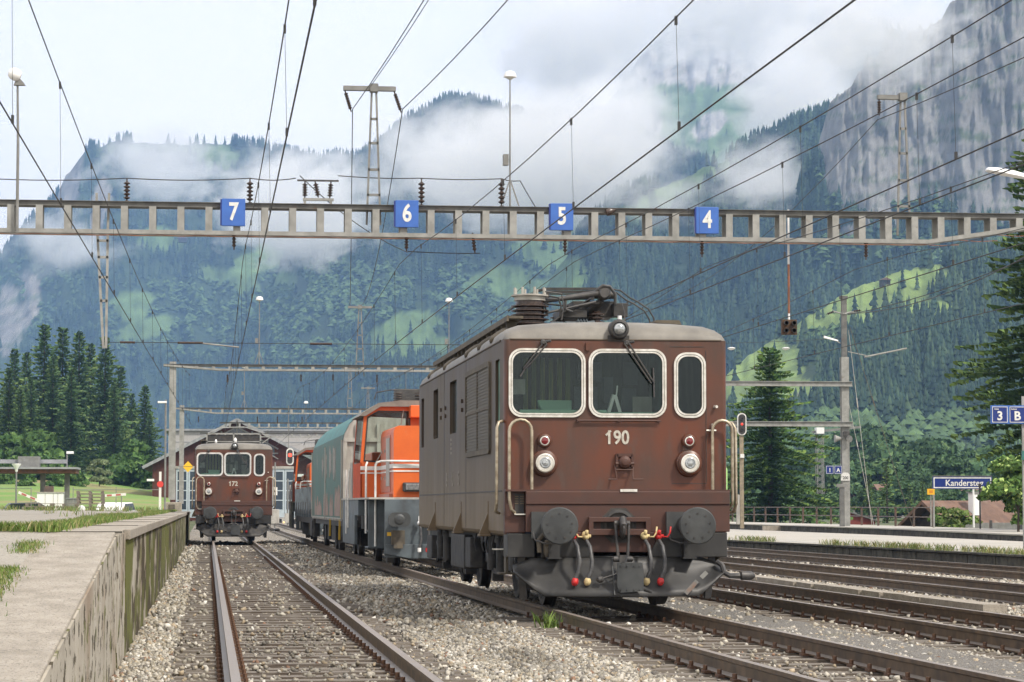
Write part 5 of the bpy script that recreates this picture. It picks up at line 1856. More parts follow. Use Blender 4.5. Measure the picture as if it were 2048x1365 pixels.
for Y, lst, cnt in ((132, ((455, 752, 768), (602, 752, 765), (666, 752, 763), (754, 752, 768)), 'second'), (190, ((397, 835, 846), (515, 835, 848), (555, 835, 848), (604, 835, 848)), 'third')):
    for i, (px, y0, y1) in enumerate(lst):
        a, b = PY(px, y0, Y), PY(px, y1, Y)
        mb = MB()
        insulator(mb, (0, 0, .1), (0, 0, b.z - a.z), 5, .06)
        o = mb.build('hanging_insulator', M['cera'], smooth=True)
        o.location = a
        tag(o, 'dark insulator hanging under the %s gantry, %s of four' % (cnt, ('leftmost', 'second from the left', 'third from the left', 'rightmost')[i]), 'insulator', 'insulators hanging under the farther gantries')

# ------------------------------------------------------------ overhead line of each track
def catenary(fx, spans, label, zc=5.5, droppers=True, r=.0085, sag=.75, zm=7.5, phase=0.0, zig=.0):
    t = thing('overhead_line', (0, 0, 0), label=label, cat='overhead line', group='overhead lines above the tracks')
    y0, y1 = spans[0], spans[-1]
    ys = np.linspace(y0, y1, int((y1 - y0) / 5) + 2)
    MB().tube([(fx(y), y, zc) for y in ys], r * 1.15, 6).build('contact_wire', M['wire'], t)
    pts = []
    def mz(y):
        for a, b in zip(spans[:-1], spans[1:]):
            if a <= y <= b:
                u = (y - a) / (b - a)
                return zm - sag * 4 * u * (1 - u)
        return zm
    pts = [(fx(y) - .03, y, mz(y)) for y in ys]
    MB().tube(pts, r, 6).build('messenger_wire', M['wire'], t)
    if droppers:
        y = y0 + phase + 3
        k = 0
        while y < min(y1, 150):
            mb = MB().tube([(fx(y) - .03, y, mz(y)), (fx(y), y, zc)], .003 if y < 60 else .0045, 5)
            mb.box(fx(y) - .015, fx(y) + .015, y - .02, y + .02, zc, zc + .09).box(fx(y) - .045, fx(y) - .015, y - .02, y + .02, mz(y) - .08, mz(y) + .02)
            mb.build('dropper', M['wire'], t)
            y += 7.6
            k += 1
    return t


SP = [0, G1, 132, 190, 262]
catenary(lambda y: .86 if y < 75 else .86 + (y - 75) * .0012, SP, 'overhead line passing above the smaller brown locomotive in front of the shed', phase=3)
catenary(lambda y: cen(y) - .02, SP, 'overhead line passing above the large brown foreground locomotive', phase=2)
catenary(lambda y: cen(y) + 3.78, SP, 'overhead line of track 5, first to the right of locomotive 190', phase=4, sag=.5)
catenary(lambda y: cen(y) + 4.75 - .012 * (y - 30), [0, G1, 132], 'overhead line crossing just right of the track 5 line', phase=1, sag=.45)
catenary(lambda y: cen(y) + 7.84, SP, 'overhead line of track 4, beyond the hanging signal', phase=2)
catenary(lambda y: cen(y) + 11.8, SP, 'overhead line of track 3 near the right platform', phase=5)
catenary(lambda y: -2.32 + .0125 * (y - 15) if y > 15 else -2.32, [6, 132], 'slack overhead line descending across the left platform', phase=4, sag=1.1, zm=8.0)


def lone_wire(name, pts, label, r=.012, sag=.5, n=14):
    t = thing(name, (0, 0, 0), label=label, cat='wire')
    a, b = Vector(pts[0]), Vector(pts[1])
    P_ = [tuple(a.lerp(b, i / n) - Vector((0, 0, sag * 4 * (i / n) * (1 - i / n)))) for i in range(n + 1)]
    MB().tube(P_, r, 6).build('wire', M['wire'], t)


pa, pb = PY(805, 219, G1), PY(705, 219, G1)
lone_wire('feeder_wire', [pa, (7.7, 0, 12.2)], 'feeder wire rising to the upper right from the right insulator of the cross-arm mast', sag=.9)
lone_wire('feeder_wire', [pb, (5.4, 0, 12.2)], 'feeder wire rising to the upper right from the left insulator of the cross-arm mast', sag=.8)
lone_wire('feeder_wire', [PY(742, 172, G1), (5.9, 0, 12.9)], 'earth wire rising to the upper right from the tip of the cross-arm mast', sag=.8, r=.01)
lone_wire('feeder_wire', [pa, PY(720, 612, 132)], 'feeder wire falling from the cross-arm mast to the second gantry mast, right one', sag=1.2)
lone_wire('feeder_wire', [pb, PY(700, 612, 132)], 'feeder wire falling from the cross-arm mast to the second gantry mast, left one', sag=1.2)
p = PY(1755, 240, G1 + 1)
lone_wire('feeder_wire', [p, (20.5, 20, 13.2)], 'wire rising to the right edge from the insulator of the short-arm mast', sag=.7)
lone_wire('feeder_wire', [p, PY(1290, 610, 130)], 'wire falling to the left from the insulator of the short-arm mast', sag=1.0, r=.01)
lone_wire('feeder_wire', [PY(1695, 630, 128), (38, 70, 17)], 'pale wire running from the big platform mast to the upper right', sag=1.6, r=.02)
lone_wire('feeder_wire', [PY(1695, 628, 128), (30, 66, 14)], 'second pale wire running from the big platform mast to the right', sag=1.8, r=.02)
lone_wire('feeder_wire', [PY(600, 352, G1), PY(815, 505, G1 + 8)], 'slack wire dropping from the line switch to the right', sag=.2)
lone_wire('feeder_wire', [PY(815, 503, G1), PY(960, 507, G1)], 'short cross wire between two hanging insulators', sag=.02)

# small white marker discs on a span wire far behind locomotive 190
for px in (1463, 1572):
    p = PY(px, 698, 150)
    t = thing('span_lamp', p, label='small white lamp disc hanging on a span wire, %s of the two' % ('left' if px < 1500 else 'right'), cat='lamp')
    MB().lathe((0, 0, 0), (0, 0, 1), [(.001, -.09), (.12, -.07), (.22, 0), (.24, .05), (.12, .09), (.001, .1)], 14).build('lamp_disc', M['lampwhite'], t, smooth=True)
    MB().tube([(0, 0, .1), (0, 0, .55)], .012, 5).build('hanger', M['wire'], t)
lone_wire('span_wire', [PY(1330, 688, 150), PY(1690, 676, 150)], 'thin cross wire carrying the two small white lamp discs', sag=.1, r=.012)

# ------------------------------------------------------------ right side furniture
p = PXZ(1691, 33.4, .28)
YM = p.y
t = thing('catenary_mast', p, label='tall weathered mast with guy wires and street lamp on the right platform', cat='mast')
Hm = PY(1691, 597, YM).z - .28
MB().box(-.20, .20, -.20, -.12, 0, 8.9).box(-.20, .20, .12, .20, 0, 8.9).box(-.10, .10, -.12, .12, 0, 8.9).build('post', M['steel'], t)
MB().box(-.13, .13, -.13, .13, 8.9, Hm).build('upper_post', M['steeldk'], t)
MB().box(-.22, .18, -.15, .15, Hm - .05, Hm + .12).build('cap', M['steeldk'], t)
z = PY(1690, 625, YM).z - .28
MB().tube([(-.6, 0, z + .05), (-.2, 0, z - .05), (0, -.2, z - .1), (.3, 0, z), (.7, 0, z + .02)], .04, 6).build('cross_arm', M['steel'], t)
for s_ in (-1, 1):
    mb = MB()
    insulator(mb, (s_ * .5, 0, z + .05), (s_ * .95, 0, z + (-.12 if s_ < 0 else .12)), 4, .07)
    mb.build('insulator', M['cera'], t, smooth=True)
z = PY(1670, 680, YM).z - .28
MB().tube([(-.2, 0, z - .18), (-.45, 0, z - .05)], .03, 6).build('lamp_arm', M['steel'], t)
MB().grid([[(-.35 - .15 * i, -.12, z - .08 + .035 * i), (-.35 - .15 * i, -.10, z - .02 + .045 * i), (-.35 - .15 * i, .10, z - .02 + .045 * i), (-.35 - .15 * i, .12, z - .08 + .035 * i)] for i in range(6)], close=True).build('lamp_head', M['lampwhite'], t)
z = PY(1690, 700, YM).z - .28
MB().tube([(.2, 0, z - .1), (1.2, 0, z - .3)], .025, 6).tube([(1.1, 0, z - .38), (3.4, 0, z + .1)], .05, 6).build('steady_arm', M['steel'], t)
for px, z_ in ((1752, 520, ), (1765, 520)):
    pass
for (tx, ty), (bx, by), nm in (((1697, 660), (1744, 1048), 0), ((1700, 655), (1825, 1048), 1), ((1694, 790), (1748, 1050), 2)):
    a = PY(tx, ty, YM)
    b = PZ(bx, by, .27)
    b = PXZ(bx, b.x if False else 34.6 + .0, .28) if False else PY(bx, by, YM - 1.5)
    q = a - Vector(p)
    w_ = b - Vector(p)
    w_.z = 0
    mb = MB().tube([q, w_], .013, 6)
    mid = q.lerp(w_, .35)
    mid2 = q.lerp(w_, .40)
    mb.tube([mid, mid2], .03, 6)
    mb.build('guy_wire', M['palegrey'] if nm != 1 else M['board'], t)
for zz, lab in ((PY(1690, 769, YM).z, 'upper'), (PY(1690, 849, YM).z, 'lower')):
    b_ = thing('cross_beam', (p.x, YM, zz), label='%s plain steel beam running from the big platform mast behind locomotive 190' % lab, cat='beam', group='plain beams on the platform mast')
    MB().box(-13, .35, -.28, -.20, -.10, .10).build('beam_web', M['steel'], b_)
    MB().box(-13, .35, -.36, -.14, .10, .13).build('beam_flange', M['steel'], b_)
    MB().box(-13, .35, -.36, -.14, -.13, -.10).build('beam_flange', M['steel'], b_)
t = thing('loudspeaker', (p.x, YM, PY(1690, 878, YM).z), label='grey horn loudspeakers mounted together on the big platform mast', cat='loudspeaker')
MB().lathe((-.2, -.2, 0), (-1, 0, 0), [(.05, 0), (.08, .1), (.20, .38), (.21, .4)], 14).build('horn', M['steel'], t, smooth=True)
MB().box(-.16, .16, -.40, -.21, .12, .38).build('box', M['dark'], t)
MB().lathe((.02, -.22, -.02), (.3, -1, 0), [(.05, 0), (.08, .1), (.18, .3), (.19, .32)], 14).build('horn', M['steeldk'], t, smooth=True)
tA = thing('track_sign', PY(1668, 940, YM - .6), label='small blue double sign reading 1 A beside the big platform mast', cat='sign')
for x0_, ch in ((-.43, '1'), (.02, 'A')):
    MB().box(x0_, x0_ + .41, 0, .06, -.22, .22).build('sign_panel', M['navy'], tA)
    MB().plate([(x0_ + .02, -.20), (x0_ + .39, -.20), (x0_ + .39, .20), (x0_ + .02, .20)], [[(x0_ + .035, -.185), (x0_ + .375, -.185), (x0_ + .375, .185), (x0_ + .035, .185)]], 'y', -.006, .004).build('white_border', M['white'], tA)
    text_mesh('number', ch, .30, M['white'], tA, (x0_ + .21, -.006, -.03), bold=.02, xs=.95)
MB().box(.40, .75, .08, .12, -.03, .03).build('bracket', M['steel'], tA)
t2 = thing('mast_number_sign', PY(1691, 954, YM - .26), label='white house-shaped sign reading 200 on the big platform mast', cat='sign')
MB().prism([(-.24, -.20), (.24, -.20), (.24, .08), (.14, .22), (-.14, .22), (-.24, .08)], 'y', 0, .02).build('sign_panel', M['white'], t2)
text_mesh('number', '200', .22, M['black'], t2, (0, -.006, -.06), bold=.01, xs=.9)
t3 = thing('small_shelter_sign', PXZ(1684, 32.4, .28), label='narrow dark post with a small pale plate left of the big platform mast', cat='sign')
MB().box(-.12, .12, -.08, .08, 0, 2.0).build('post', M['steeldk'], t3)
MB().box(-.30, .20, -.12, -.08, 2.0, 2.18).build('plate', M['steelfar'], t3)

# platform end signal
p = PXZ(1484, 27.6, .16)
t = thing('platform_signal', p, label='slim post signal with a white-edged oval head on the island platform', cat='signal')
YQ = p.y
zc_ = PY(1486, 849, YQ).z - .16
mb = MB().box(-.10, .10, -.02, .10, 0, zc_ - .6)
mb.build('post', mk('rusty_post', (.30, .25, .17), (.20, .17, .12), 4, rough=.7), t)
MB().prism([(x, z + zc_) for x, z in rrect(-.24, .24, -.58, .58, .23, 6)], 'y', -.10, -.04).build('signal_rim', M['white'], t)
MB().prism([(x, z + zc_) for x, z in rrect(-.185, .185, -.52, .52, .18, 6)], 'y', -.13, -.10).build('signal_face', M['black'], t)
MB().lathe((0, -.13, zc_ - .0), (0, -1, 0), [(.07, 0), (.05, .01), (.001, .012)], 14).build('red_light', mk('signal_red', (.5, .03, .02), rough=.3, emit=((1, .08, .04), .5)), t)
for zz in (.28, -.28):
    MB().lathe((0, -.13, zc_ + zz), (0, -1, 0), [(.075, 0), (.08, .06), (.07, .06), (.065, .01)], 14).build('lens_hood', M['dark'], t, smooth=True)
MB().box(-.09, .11, -.12, -.02, zc_ - 1.75, zc_ - 1.55).build('white_box', M['white'], t)
MB().box(-.30, -.12, -.05, .08, .2, 1.75).build('cable_duct', M['palegrey'], t, bevel=.03)

# town name sign, yellow plate
pK = PXZ(1866, 34.8, .28)
YK = pK.y
t = thing('station_sign', pK, label='dark blue station name sign reading Kandersteg on two thin posts', cat='sign')
zk = PY(1905, 966, YK).z - .28
sK = 5100 / (YK * .993 + pK.x * .118)
Wk = 122 / sK
MB().box(0, Wk, 0, .06, zk - .30, zk + .30).build('sign_panel', M['navy'], t)
MB().plate([(.04, zk - .26), (Wk - .04, zk - .26), (Wk - .04, zk + .26), (.04, zk + .26)], [[(.09, zk - .21), (Wk - .09, zk - .21), (Wk - .09, zk + .21), (.09, zk + .21)]], 'y', -.006, .004).build('white_border', M['white'], t)
text_mesh('station_name', 'Kandersteg', .42, M['white'], t, (Wk * .53, -.006, zk - .02), bold=.014, xs=.98)
MB().box(.0, Wk, -.01, .07, zk + .30, zk + .345).build('sign_frame', M['steeldk'], t)
MB().cyl((.05, .05, 0), (.05, .05, zk - .3), .05, n=8).build('post', M['steel'], t)
MB().cyl((2.03, .05, 0), (2.03, .05, zk - .3), .05, n=8).build('post', M['lampwhite'], t)
t = thing('yellow_sign', PY(1862, 984, YK - 1.0), label='small yellow plate just below the left end of the station name sign', cat='sign')
MB().box(-.18, .18, 0, .03, -.14, .14).build('plate', mk('yellow_enamel', (.75, .42, .02), rough=.5), t)
MB().box(-.09, .09, -.004, 0, -.07, .07).build('emblem', mk('orange_mark', (.6, .22, .02), rough=.5), t)
MB().cyl((0, .05, -1.65), (0, .05, .1), .03, n=6).build('post', M['steel'], t)
t = thing('dark_post', PXZ(1960, 35.2, .28), label='thin black lamp pole just right of the station name sign', cat='post')
MB().cyl((0, 0, 0), (0, 0, 1.9), .04, n=6).build('pole', M['black'], t)
MB().lathe((0, 0, 1.9), (0, 0, 1), [(.04, 0), (.08, .05), (.06, .15), (.001, .2)], 8).build('pole_cap', M['black'], t)

# blue signs at the right edge
pB = PY(2014, 830, 66)
t = thing('track_sign', pB, label='large blue double sign reading 3 B at the right edge', cat='sign')
MB().box(-.44, .62, .0, .06, -.24, .25).build('sign_board', M['blue'], t)
for x0_, ch, sm in ((-.41, '3', 'Gleis'), (.07, 'B', 'Sektor')):
    MB().box(x0_, x0_ + .42, -.012, 0, -.205, .215).build('sign_panel', M['navy'], t)
    MB().plate([(x0_, -.205), (x0_ + .42, -.205), (x0_ + .42, .215), (x0_, .215)], [[(x0_ + .014, -.191), (x0_ + .406, -.191), (x0_ + .406, .201), (x0_ + .014, .201)]], 'y', -.018, .004).build('white_border', M['white'], t)
    text_mesh('number', ch, .33, M['white'], t, (x0_ + .21, -.018, -.04), bold=.028, xs=1.0)
    text_mesh('small_word', sm, .062, M['white'], t, (x0_ + .12, -.018, .15), bold=.01)
MB().box(.44, .52, .07, .13, -3.6, .5).build('post', M['steel'], t)
MB().box(.40, 1.2, -.02, .06, -1.2, -.96).build('lower_plate', mk('teal_plate', (.04, .16, .14), rough=.5), t)
# street lamp reaching in from the right edge
pL = PY(1972, 341, 57)
t = thing('street_lamp', (pL.x + 2.2, 57, .16), label='long white street lamp head reaching in at the upper right edge', cat='lamp')
zl = pL.z - .16
MB().cyl((0, 0, 0), (0, 0, zl - .6), .11, .08, n=12).build('pole', M['steel'], t)
MB().tube([(0, 0, zl - .62), (-.3, 0, zl - .45), (-1.3, 0, zl - .18)], .035, 8).build('arm', M['steel'], t)
rows = []
for i, (x, w_, h) in enumerate(((-2.2, .06, .03), (-2.15, .13, .08), (-1.9, .16, .12), (-1.5, .13, .12), (-1.15, .07, .08))):
    zz = zl - .0 - (x + 2.2) * .17
    rows.append([(x, w_ * math.cos(a), zz + h * (math.sin(a) if math.sin(a) > 0 else math.sin(a) * .4)) for a in np.linspace(0, 2 * math.pi, 13)[:-1]])
mb = MB().grid(rows, close=True)
mb.add(rows[0], [tuple(range(12))])
mb.build('lamp_head', M['lampwhite'], t, smooth=True)

# fence behind the right platform
fa, fb = [Vector(v) for v in (PXZ(1425, 35.9, .25), PXZ(1866, 35.9, .25))]
t = thing('railing_fence', fa, label='rusty steel railing with two rails behind the right platform', cat='fence')
rust = mk('rusty_railing', (.11, .06, .04), (.07, .055, .045), 3, rough=.8)
n = 17
for i in range(n):
    q = fb.lerp(fa, (i / (n - 1)))
    q = q - fa
    MB().box(q.x - .05, q.x + .05, q.y - .05, q.y + .05, -.2, 1.02 - .1 * 0).build('fence_post', rust, t)
d_ = fb - fa
for z in (1.0, .52):
    MB().bar((0, 0, z), (d_.x, d_.y, z), .04, .05).build('fence_rail', mk('fence_rail', (.20, .17, .15), (.12, .09, .08), 3, rough=.7), t)
pw = PXZ(1536, 30.75, .0)
t = thing('wall_plate', (pw.x, pw.y, .0), label='pale concrete block set in the dark platform edge', cat='block')
MB().box(-.35, 3.2, -.3, -.02, -.2, .24).build('block', M['concrete'], t)
MB().box(.9, .95, -.31, -.30, -.1, .12).box(1.2, 1.26, -.31, -.30, -.1, .05).build('mark', M['black'], t)


# ------------------------------------------------------------ engine shed and pale hall behind it
M['wood'] = mk('red_brown_boarding', (.11, .034, .022), (.06, .022, .016), 3, rough=.85, stretch=(6, 6, .25), lo=.35, hi=.65)
M['fascia'] = mk('grey_fascia', (.30, .31, .32), (.22, .23, .24), 2, rough=.6)
M['doorblue'] = mk('pale_blue_door', (.45, .52, .55), (.38, .45, .48), 2, rough=.5)
M['hall'] = mk('pale_hall_cladding', (.42, .41, .40), (.36, .35, .34), 2, rough=.7, stretch=(4, 1, .1))
YS = 286
a, pk = PY(285, 934, YS), PY(474, 838, YS)
half = pk.x - a.x
t = thing('engine_shed', (pk.x, YS, 0), label='dark red-brown timber engine shed with a wide gable and pale blue doors', cat='shed')
ze, zp = a.z, pk.z
def roof_z(x): return zp - (zp - ze) * abs(x) / half
wl = half - 1.1
dw = 1.35
doors = [PY(376, 1000, YS).x - pk.x, PY(569, 1000, YS).x - pk.x]
dtop = PY(569, 938, YS).z
holes = [[(x - dw, .05), (x + dw, .05), (x + dw, dtop), (x - dw, dtop)] for x in doors]
gw = PY(540, 880, YS).x - pk.x
MB().plate([(-wl, -.3), (wl, -.3), (wl, roof_z(wl) - .15), (0, zp - .15), (-wl, roof_z(wl) - .15)], holes, 'y', 0, .3).build('front_wall', M['wood'], t)
MB().box(-wl, -wl + .3, .3, 40, -.3, roof_z(wl) - .2).build('side_wall', M['wood'], t)
MB().box(wl - .3, wl, .3, 40, -.3, roof_z(wl) - .2).build('side_wall', M['wood'], t)
for s in (-1, 1):
    MB().add([(0, -.9, zp), (s * half, -.9, ze), (s * half, 41, ze), (0, 41, zp), (0, -.9, zp - .12), (s * half, -.9, ze - .12), (s * half, 41, ze - .12), (0, 41, zp - .12)],
             [(0, 1, 2, 3), (7, 6, 5, 4), (0, 4, 5, 1), (1, 5, 6, 2)]).build('roof', M['fascia'], t)
    mb = MB().bar((0, -.92, zp - .12), (s * half, -.92, ze - .12), .10, .34)
    mb.build('barge_board', M['fascia'], t)
# gable window band with truss
mb = MB().prism([(-4.2, roof_z(4.2) - 2.0), (4.2, roof_z(4.2) - 2.0), (4.2, roof_z(4.2) - .9), (0, zp - .8), (-4.2, roof_z(4.2) - .9)], 'y', -.03, -.005)
mb.build('gable_window', M['dkglass'], t)
mb = MB()
for x in (-3.4, -1.7, 0, 1.7, 3.4): mb.box(x - .09, x + .09, -.12, -.03, roof_z(4.2) - 1.9, roof_z(x) - .5)
for s in (-1, 1):
    mb.bar((0, -.15, zp - .9), (s * 4.6, -.15, roof_z(4.2) - 1.2), .1, .16).bar((0, -.15, zp - 1.9), (s * 4.6, -.15, roof_z(4.2) - 2.3), .1, .12)
mb.box(-4.6, 4.6, -.16, -.10, roof_z(4.2) - 1.75, roof_z(4.2) - 1.6)
mb.build('gable_truss', M['steelfar'], t)
for k, x in enumerate(doors):
    d = thing('shed_door')
    d.parent = t
    d.location = (x, .05, 0)
    MB().box(-dw - .15, dw + .15, -.12, 0, dtop, dtop + .28).build('lintel', M['palegrey'], d)
    for s in (-1, 1):
        x0_, x1_ = (-dw, -.02) if s < 0 else (.02, dw)
        hl = [[(x0_ + .18, .95 + i * 1.08), (x1_ - .18, .95 + i * 1.08), (x1_ - .18, 1.92 + i * 1.08), (x0_ + .18, 1.92 + i * 1.08)] for i in range(4)]
        hl = [h for h in hl if h[2][1] < dtop - .05]
        MB().plate([(x0_, 0), (x1_, 0), (x1_, dtop), (x0_, dtop)], hl, 'y', 0, .08).build('door_leaf', M['doorblue'], d)
    MB().box(-dw, dw, .05, .07, .5, dtop - .05).build('door_panes', mk('door_pane', (.03, .045, .06), rough=.15), d)
MB().box(PY(600, 900, YS).x - pk.x - .4, PY(600, 900, YS).x - pk.x + .4, -.2, -.05, 4.6, 4.9).build('wall_lamp', M['lampwhite'], t)
MB().box(-wl - .6, -wl + .2, -.5, -.2, ze - 1.6, ze - 1.35).build('wall_lamp', M['lampwhite'], t)
# pale hall
a, b = PY(337, 862, 335), PY(672, 885, 335)
t = thing('pale_hall', (a.x, 335, 0), label='long pale grey flat-roofed hall behind the engine shed', cat='hall')
MB().box(0, b.x - a.x + 4, 0, 25, -.3, a.z).build('hall_wall', M['hall'], t)
MB().box(-.4, b.x - a.x + 4.4, -.4, 25.4, a.z, a.z + .25).build('flat_roof', M['fascia'], t)
MB().box(-.2, b.x - a.x + 4, -.04, 0, a.z - 1.5, a.z - 1.42).build('wall_band', M['fascia'], t)

# signal hanging right of the shed door
p = PY(580, 914, 186)
t = thing('hanging_signal', p, label='white-edged signal showing a bright red light in front of the shed roof', cat='signal')
MB().prism(rrect(-.27, .27, -.60, .62, .25, 6), 'y', 0, .06).build('signal_rim', M['white'], t)
MB().prism(rrect(-.19, .19, -.50, .52, .18, 6), 'y', -.04, 0).build('signal_face', M['black'], t)
MB().lathe((0, -.04, .12), (0, -1, 0), [(.14, 0), (.12, .03), (.001, .05)], 14).build('red_light', mk('lit_red', (.8, .04, .03), rough=.3, emit=((1, .10, .06), 1.6)), t)
MB().cyl((-.12, .1, .55), (-.12, .1, PY(578, 820, 186).z - p.z + .3), .03, n=6).build('pole', M['steelfar'], t)
t = thing('signal_mast', (p.x - .15, 186, -.2), label='thin grey mast standing below the red signal', cat='mast')
MB().cyl((0, 0, 0), (0, 0, 3.5), .06, n=8).build('pole', M['steelfar'], t)
MB().box(-.2, .25, -.1, .1, .3, 1.0).build('cabinet', M['palegrey'], t)
p = PY(550, 985, 175)
t = thing('speed_board', (p.x, 175, -.2), label='thin pole with a small white board right beside locomotive 172', cat='sign')
MB().cyl((0, .04, 0), (0, .04, PY(550, 925, 175).z + .2), .05, n=8).build('pole', M['steelfar'], t)
MB().box(-.16, .16, 0, .03, p.z - .0, p.z + .55).build('board', M['white'], t)
text_mesh('number', '6', .3, M['black'], t, (0, -.004, p.z + .28), bold=.02)
MB().box(-.3, .3, -.1, .2, .3, 1.3).build('post_box', M['palegrey'], t, bevel=.05)
p = PZ(570, 1048, -.1)
t = thing('ground_signal', (p.x, p.y, -.2), label='low ground signal with glowing orange lights between the tracks', cat='signal')
MB().prism([(-.25, 0), (.25, 0), (.25, .5), (.1, .65), (-.1, .65), (-.25, .5)], 'y', 0, .2).build('signal_body', M['palegrey'], t)
for x in (-.1, .1):
    MB().lathe((x, 0, .22 + .1 * (x > 0)), (0, -1, 0), [(.07, 0), (.04, .03), (.001, .04)], 12).build('light', mk('lit_orange', (.8, .4, .2), rough=.3, emit=((1, .45, .15), 1.5)), t)

# ------------------------------------------------------------ left background: meadow, canopy, booth, pallets
def meadow_z(px, d):
    k = min(1, max(0, (d - 170) / 330))
    return .9 + 10 * k ** 1.3 * (1 - .55 * max(0, min(1, (px - 120) / 260)))


rows = []
for d in (119, 150, 180, 220, 270, 330, 400, 480, 620, 900):
    rows.append([])
    for px in range(-500, 341, 40):
        r = ray(px, 1013)
        q = r * (d / F)
        rows[-1].append((q.x, q.y, meadow_z(px, d) - (.35 if d < 125 else 0)))
o = sheet('meadow', rows, M['meadow'], 'green and yellow hay meadow rising behind the left platform', cat='meadow', smooth=True)


def at(px, d, z=None):
    r = ray(px, 1013)
    q = r * (d / F)
    return Vector((q.x, q.y, meadow_z(px, d) if z is None else z))


# timber canopy
p = at(-60, 172, .95)
t = thing('shelter_canopy', p, label='flat timber canopy on posts at the left edge behind the platform', cat='canopy')
sC = 5100 / 172
zr = lambda py: EYE + (1013 - py) / sC - .95
MB().box(-2, 210 / sC, -1.2, 3, zr(947), zr(939)).build('fascia_board', mk('timber_fascia', (.16, .07, .045), (.1, .05, .035), 3, rough=.8), t)
MB().box(-2.2, 213 / sC, -1.5, 3.3, zr(939), zr(935)).build('roof_sheet', M['fascia'], t)
for px in (83, 131):
    MB().box((px + 60) / sC - .17, (px + 60) / sC + .17, -.1, .2, 0, zr(946)).build('post', M['steeldk'], t)
MB().box(-2, 190 / sC, .3, .5, zr(927), zr(919)).build('roof_beam', M['fascia'], t)
MB().box((33 + 60) / sC, (76 + 60) / sC, 0, 1.0, zr(935), zr(913)).build('roof_unit', M['steelfar'], t)
t = thing('utility_booth', at(100, 160, .95), label='white panelled booth under the canopy', cat='booth')
sB = 5100 / 160
MB().box(-26 / sB, 25 / sB, 0, 1.6, 0, 38 / sB).build('booth_wall', M['lampwhite'], t, bevel=.02)
MB().box(-27 / sB, 26 / sB, -.05, 1.65, 38 / sB, 40 / sB).build('booth_roof', M['palegrey'], t)
mb = MB()
for x in (-10, 6, 15): mb.box(x / sB, (x + .6) / sB, -.02, 0, .1, 37 / sB)
mb.build('panel_joints', M['steelfar'], t)
MB().box(-13 / sB, 5 / sB, .3, 1.2, 40 / sB, 52 / sB).build('roof_box', mk('brown_box', (.12, .08, .06), (.08, .06, .05), 4, rough=.8), t)
t = thing('cabinet', at(144, 165, .95), label='low grey cabinet right of the white booth', cat='cabinet')
MB().box(-.35, .35, 0, .5, 0, .85).build('cabinet_body', M['steelfar'], t, bevel=.02)
MB().box(-.4, .4, -.05, .55, .85, .9).build('cabinet_top', M['fascia'], t)
# mushroom lamp and hooked lamp
pl = at(32, 150, .95)
s_ = 5100 / 150
t = thing('mushroom_lamp', pl, label='slim lamp post with a flat funnel-shaped head in front of the canopy', cat='lamp')
h = (1013 - 927) / s_ + EYE - .95
MB().cyl((0, 0, 0), (0, 0, h - .3), .055, .045, n=8).build('pole', M['steelfar'], t)
MB().lathe((0, 0, h - .5), (0, 0, 1), [(.07, 0), (.10, .2), (.27, .42), (.27, .47), (.05, .48)], 16).build('lamp_head', M['lampwhite'], t, smooth=True)
t = thing('street_lamp', at(133, 175, .95), label='lamp post with a short white horizontal head behind the canopy end', cat='lamp')
s_ = 5100 / 175
h = (1013 - 905) / s_ + EYE - .95
MB().cyl((0, 0, 0), (0, 0, h), .05, n=8).build('pole', M['steelfar'], t)
MB().box(-.05, .45, -.1, .1, h - .12, h + .06).build('lamp_head', M['lampwhite'], t, bevel=.03)
# railing on the meadow edge
t = thing('wire_railing', at(0, 140, .95), label='thin grey pipe railing along the edge of the meadow', cat='railing')
base = at(0, 140, .95)
s_ = 5100 / 140
for a_, b_, zt in ((-30, 62, 977), (146, 318, 980)):
    q0, q1 = at(a_, 140, .95) - base, at(b_, 140, .95) - base
    z_ = (1013 - zt) / s_ + EYE - .95
    MB().tube([(q0.x, q0.y, z_), (q1.x, q1.y, z_)], .022, 6).build('top_pipe', M['steelfar'], t)
for px in (62, 146, 232):
    q = at(px, 140, .95) - base
    MB().cyl((q.x, q.y, -.2), (q.x, q.y, (1013 - 975) / s_ + EYE - .95), .025, n=6).build('railing_post', M['steelfar'], t)
# lifted barrier booms
stripe = mk('barrier_white', (.72, .7, .68), rough=.5)
stripr = mk('barrier_faded_red', (.42, .12, .09), rough=.6)
for a_, b_, lab in (((37, 985), (80, 1003), 'sloping white and red barrier boom left of the white booth'), ((207, 992), (252, 989), 'level white and red barrier boom right of the pallet stack')):
    q0, q1 = PY(*a_, 132), PY(*b_, 132)
    t = thing('barrier_boom', q0, label=lab, cat='barrier')
    d_ = q1 - q0
    MB().bar((0, 0, 0), d_, .06, .13).build('boom', stripe, t)
    mb = MB()
    for f in (.15, .55):
        mb.bar(d_ * f + Vector((0, -.035, .0)), d_ * (f + .22) + Vector((0, -.035, .0)), .01, .09)
    mb.build('boom_stripe', stripr, t)
    MB().cyl((d_.x * .8, 0, d_.z * .8), (d_.x * .8, 0, -.6), .03, n=6).build('boom_post', M['steelfar'], t)
# pallets
M['pallet'] = mk('grey_pallet_wood', (.22, .19, .15), (.13, .115, .095), 5, rough=.9, stretch=(.6, 3, 3))


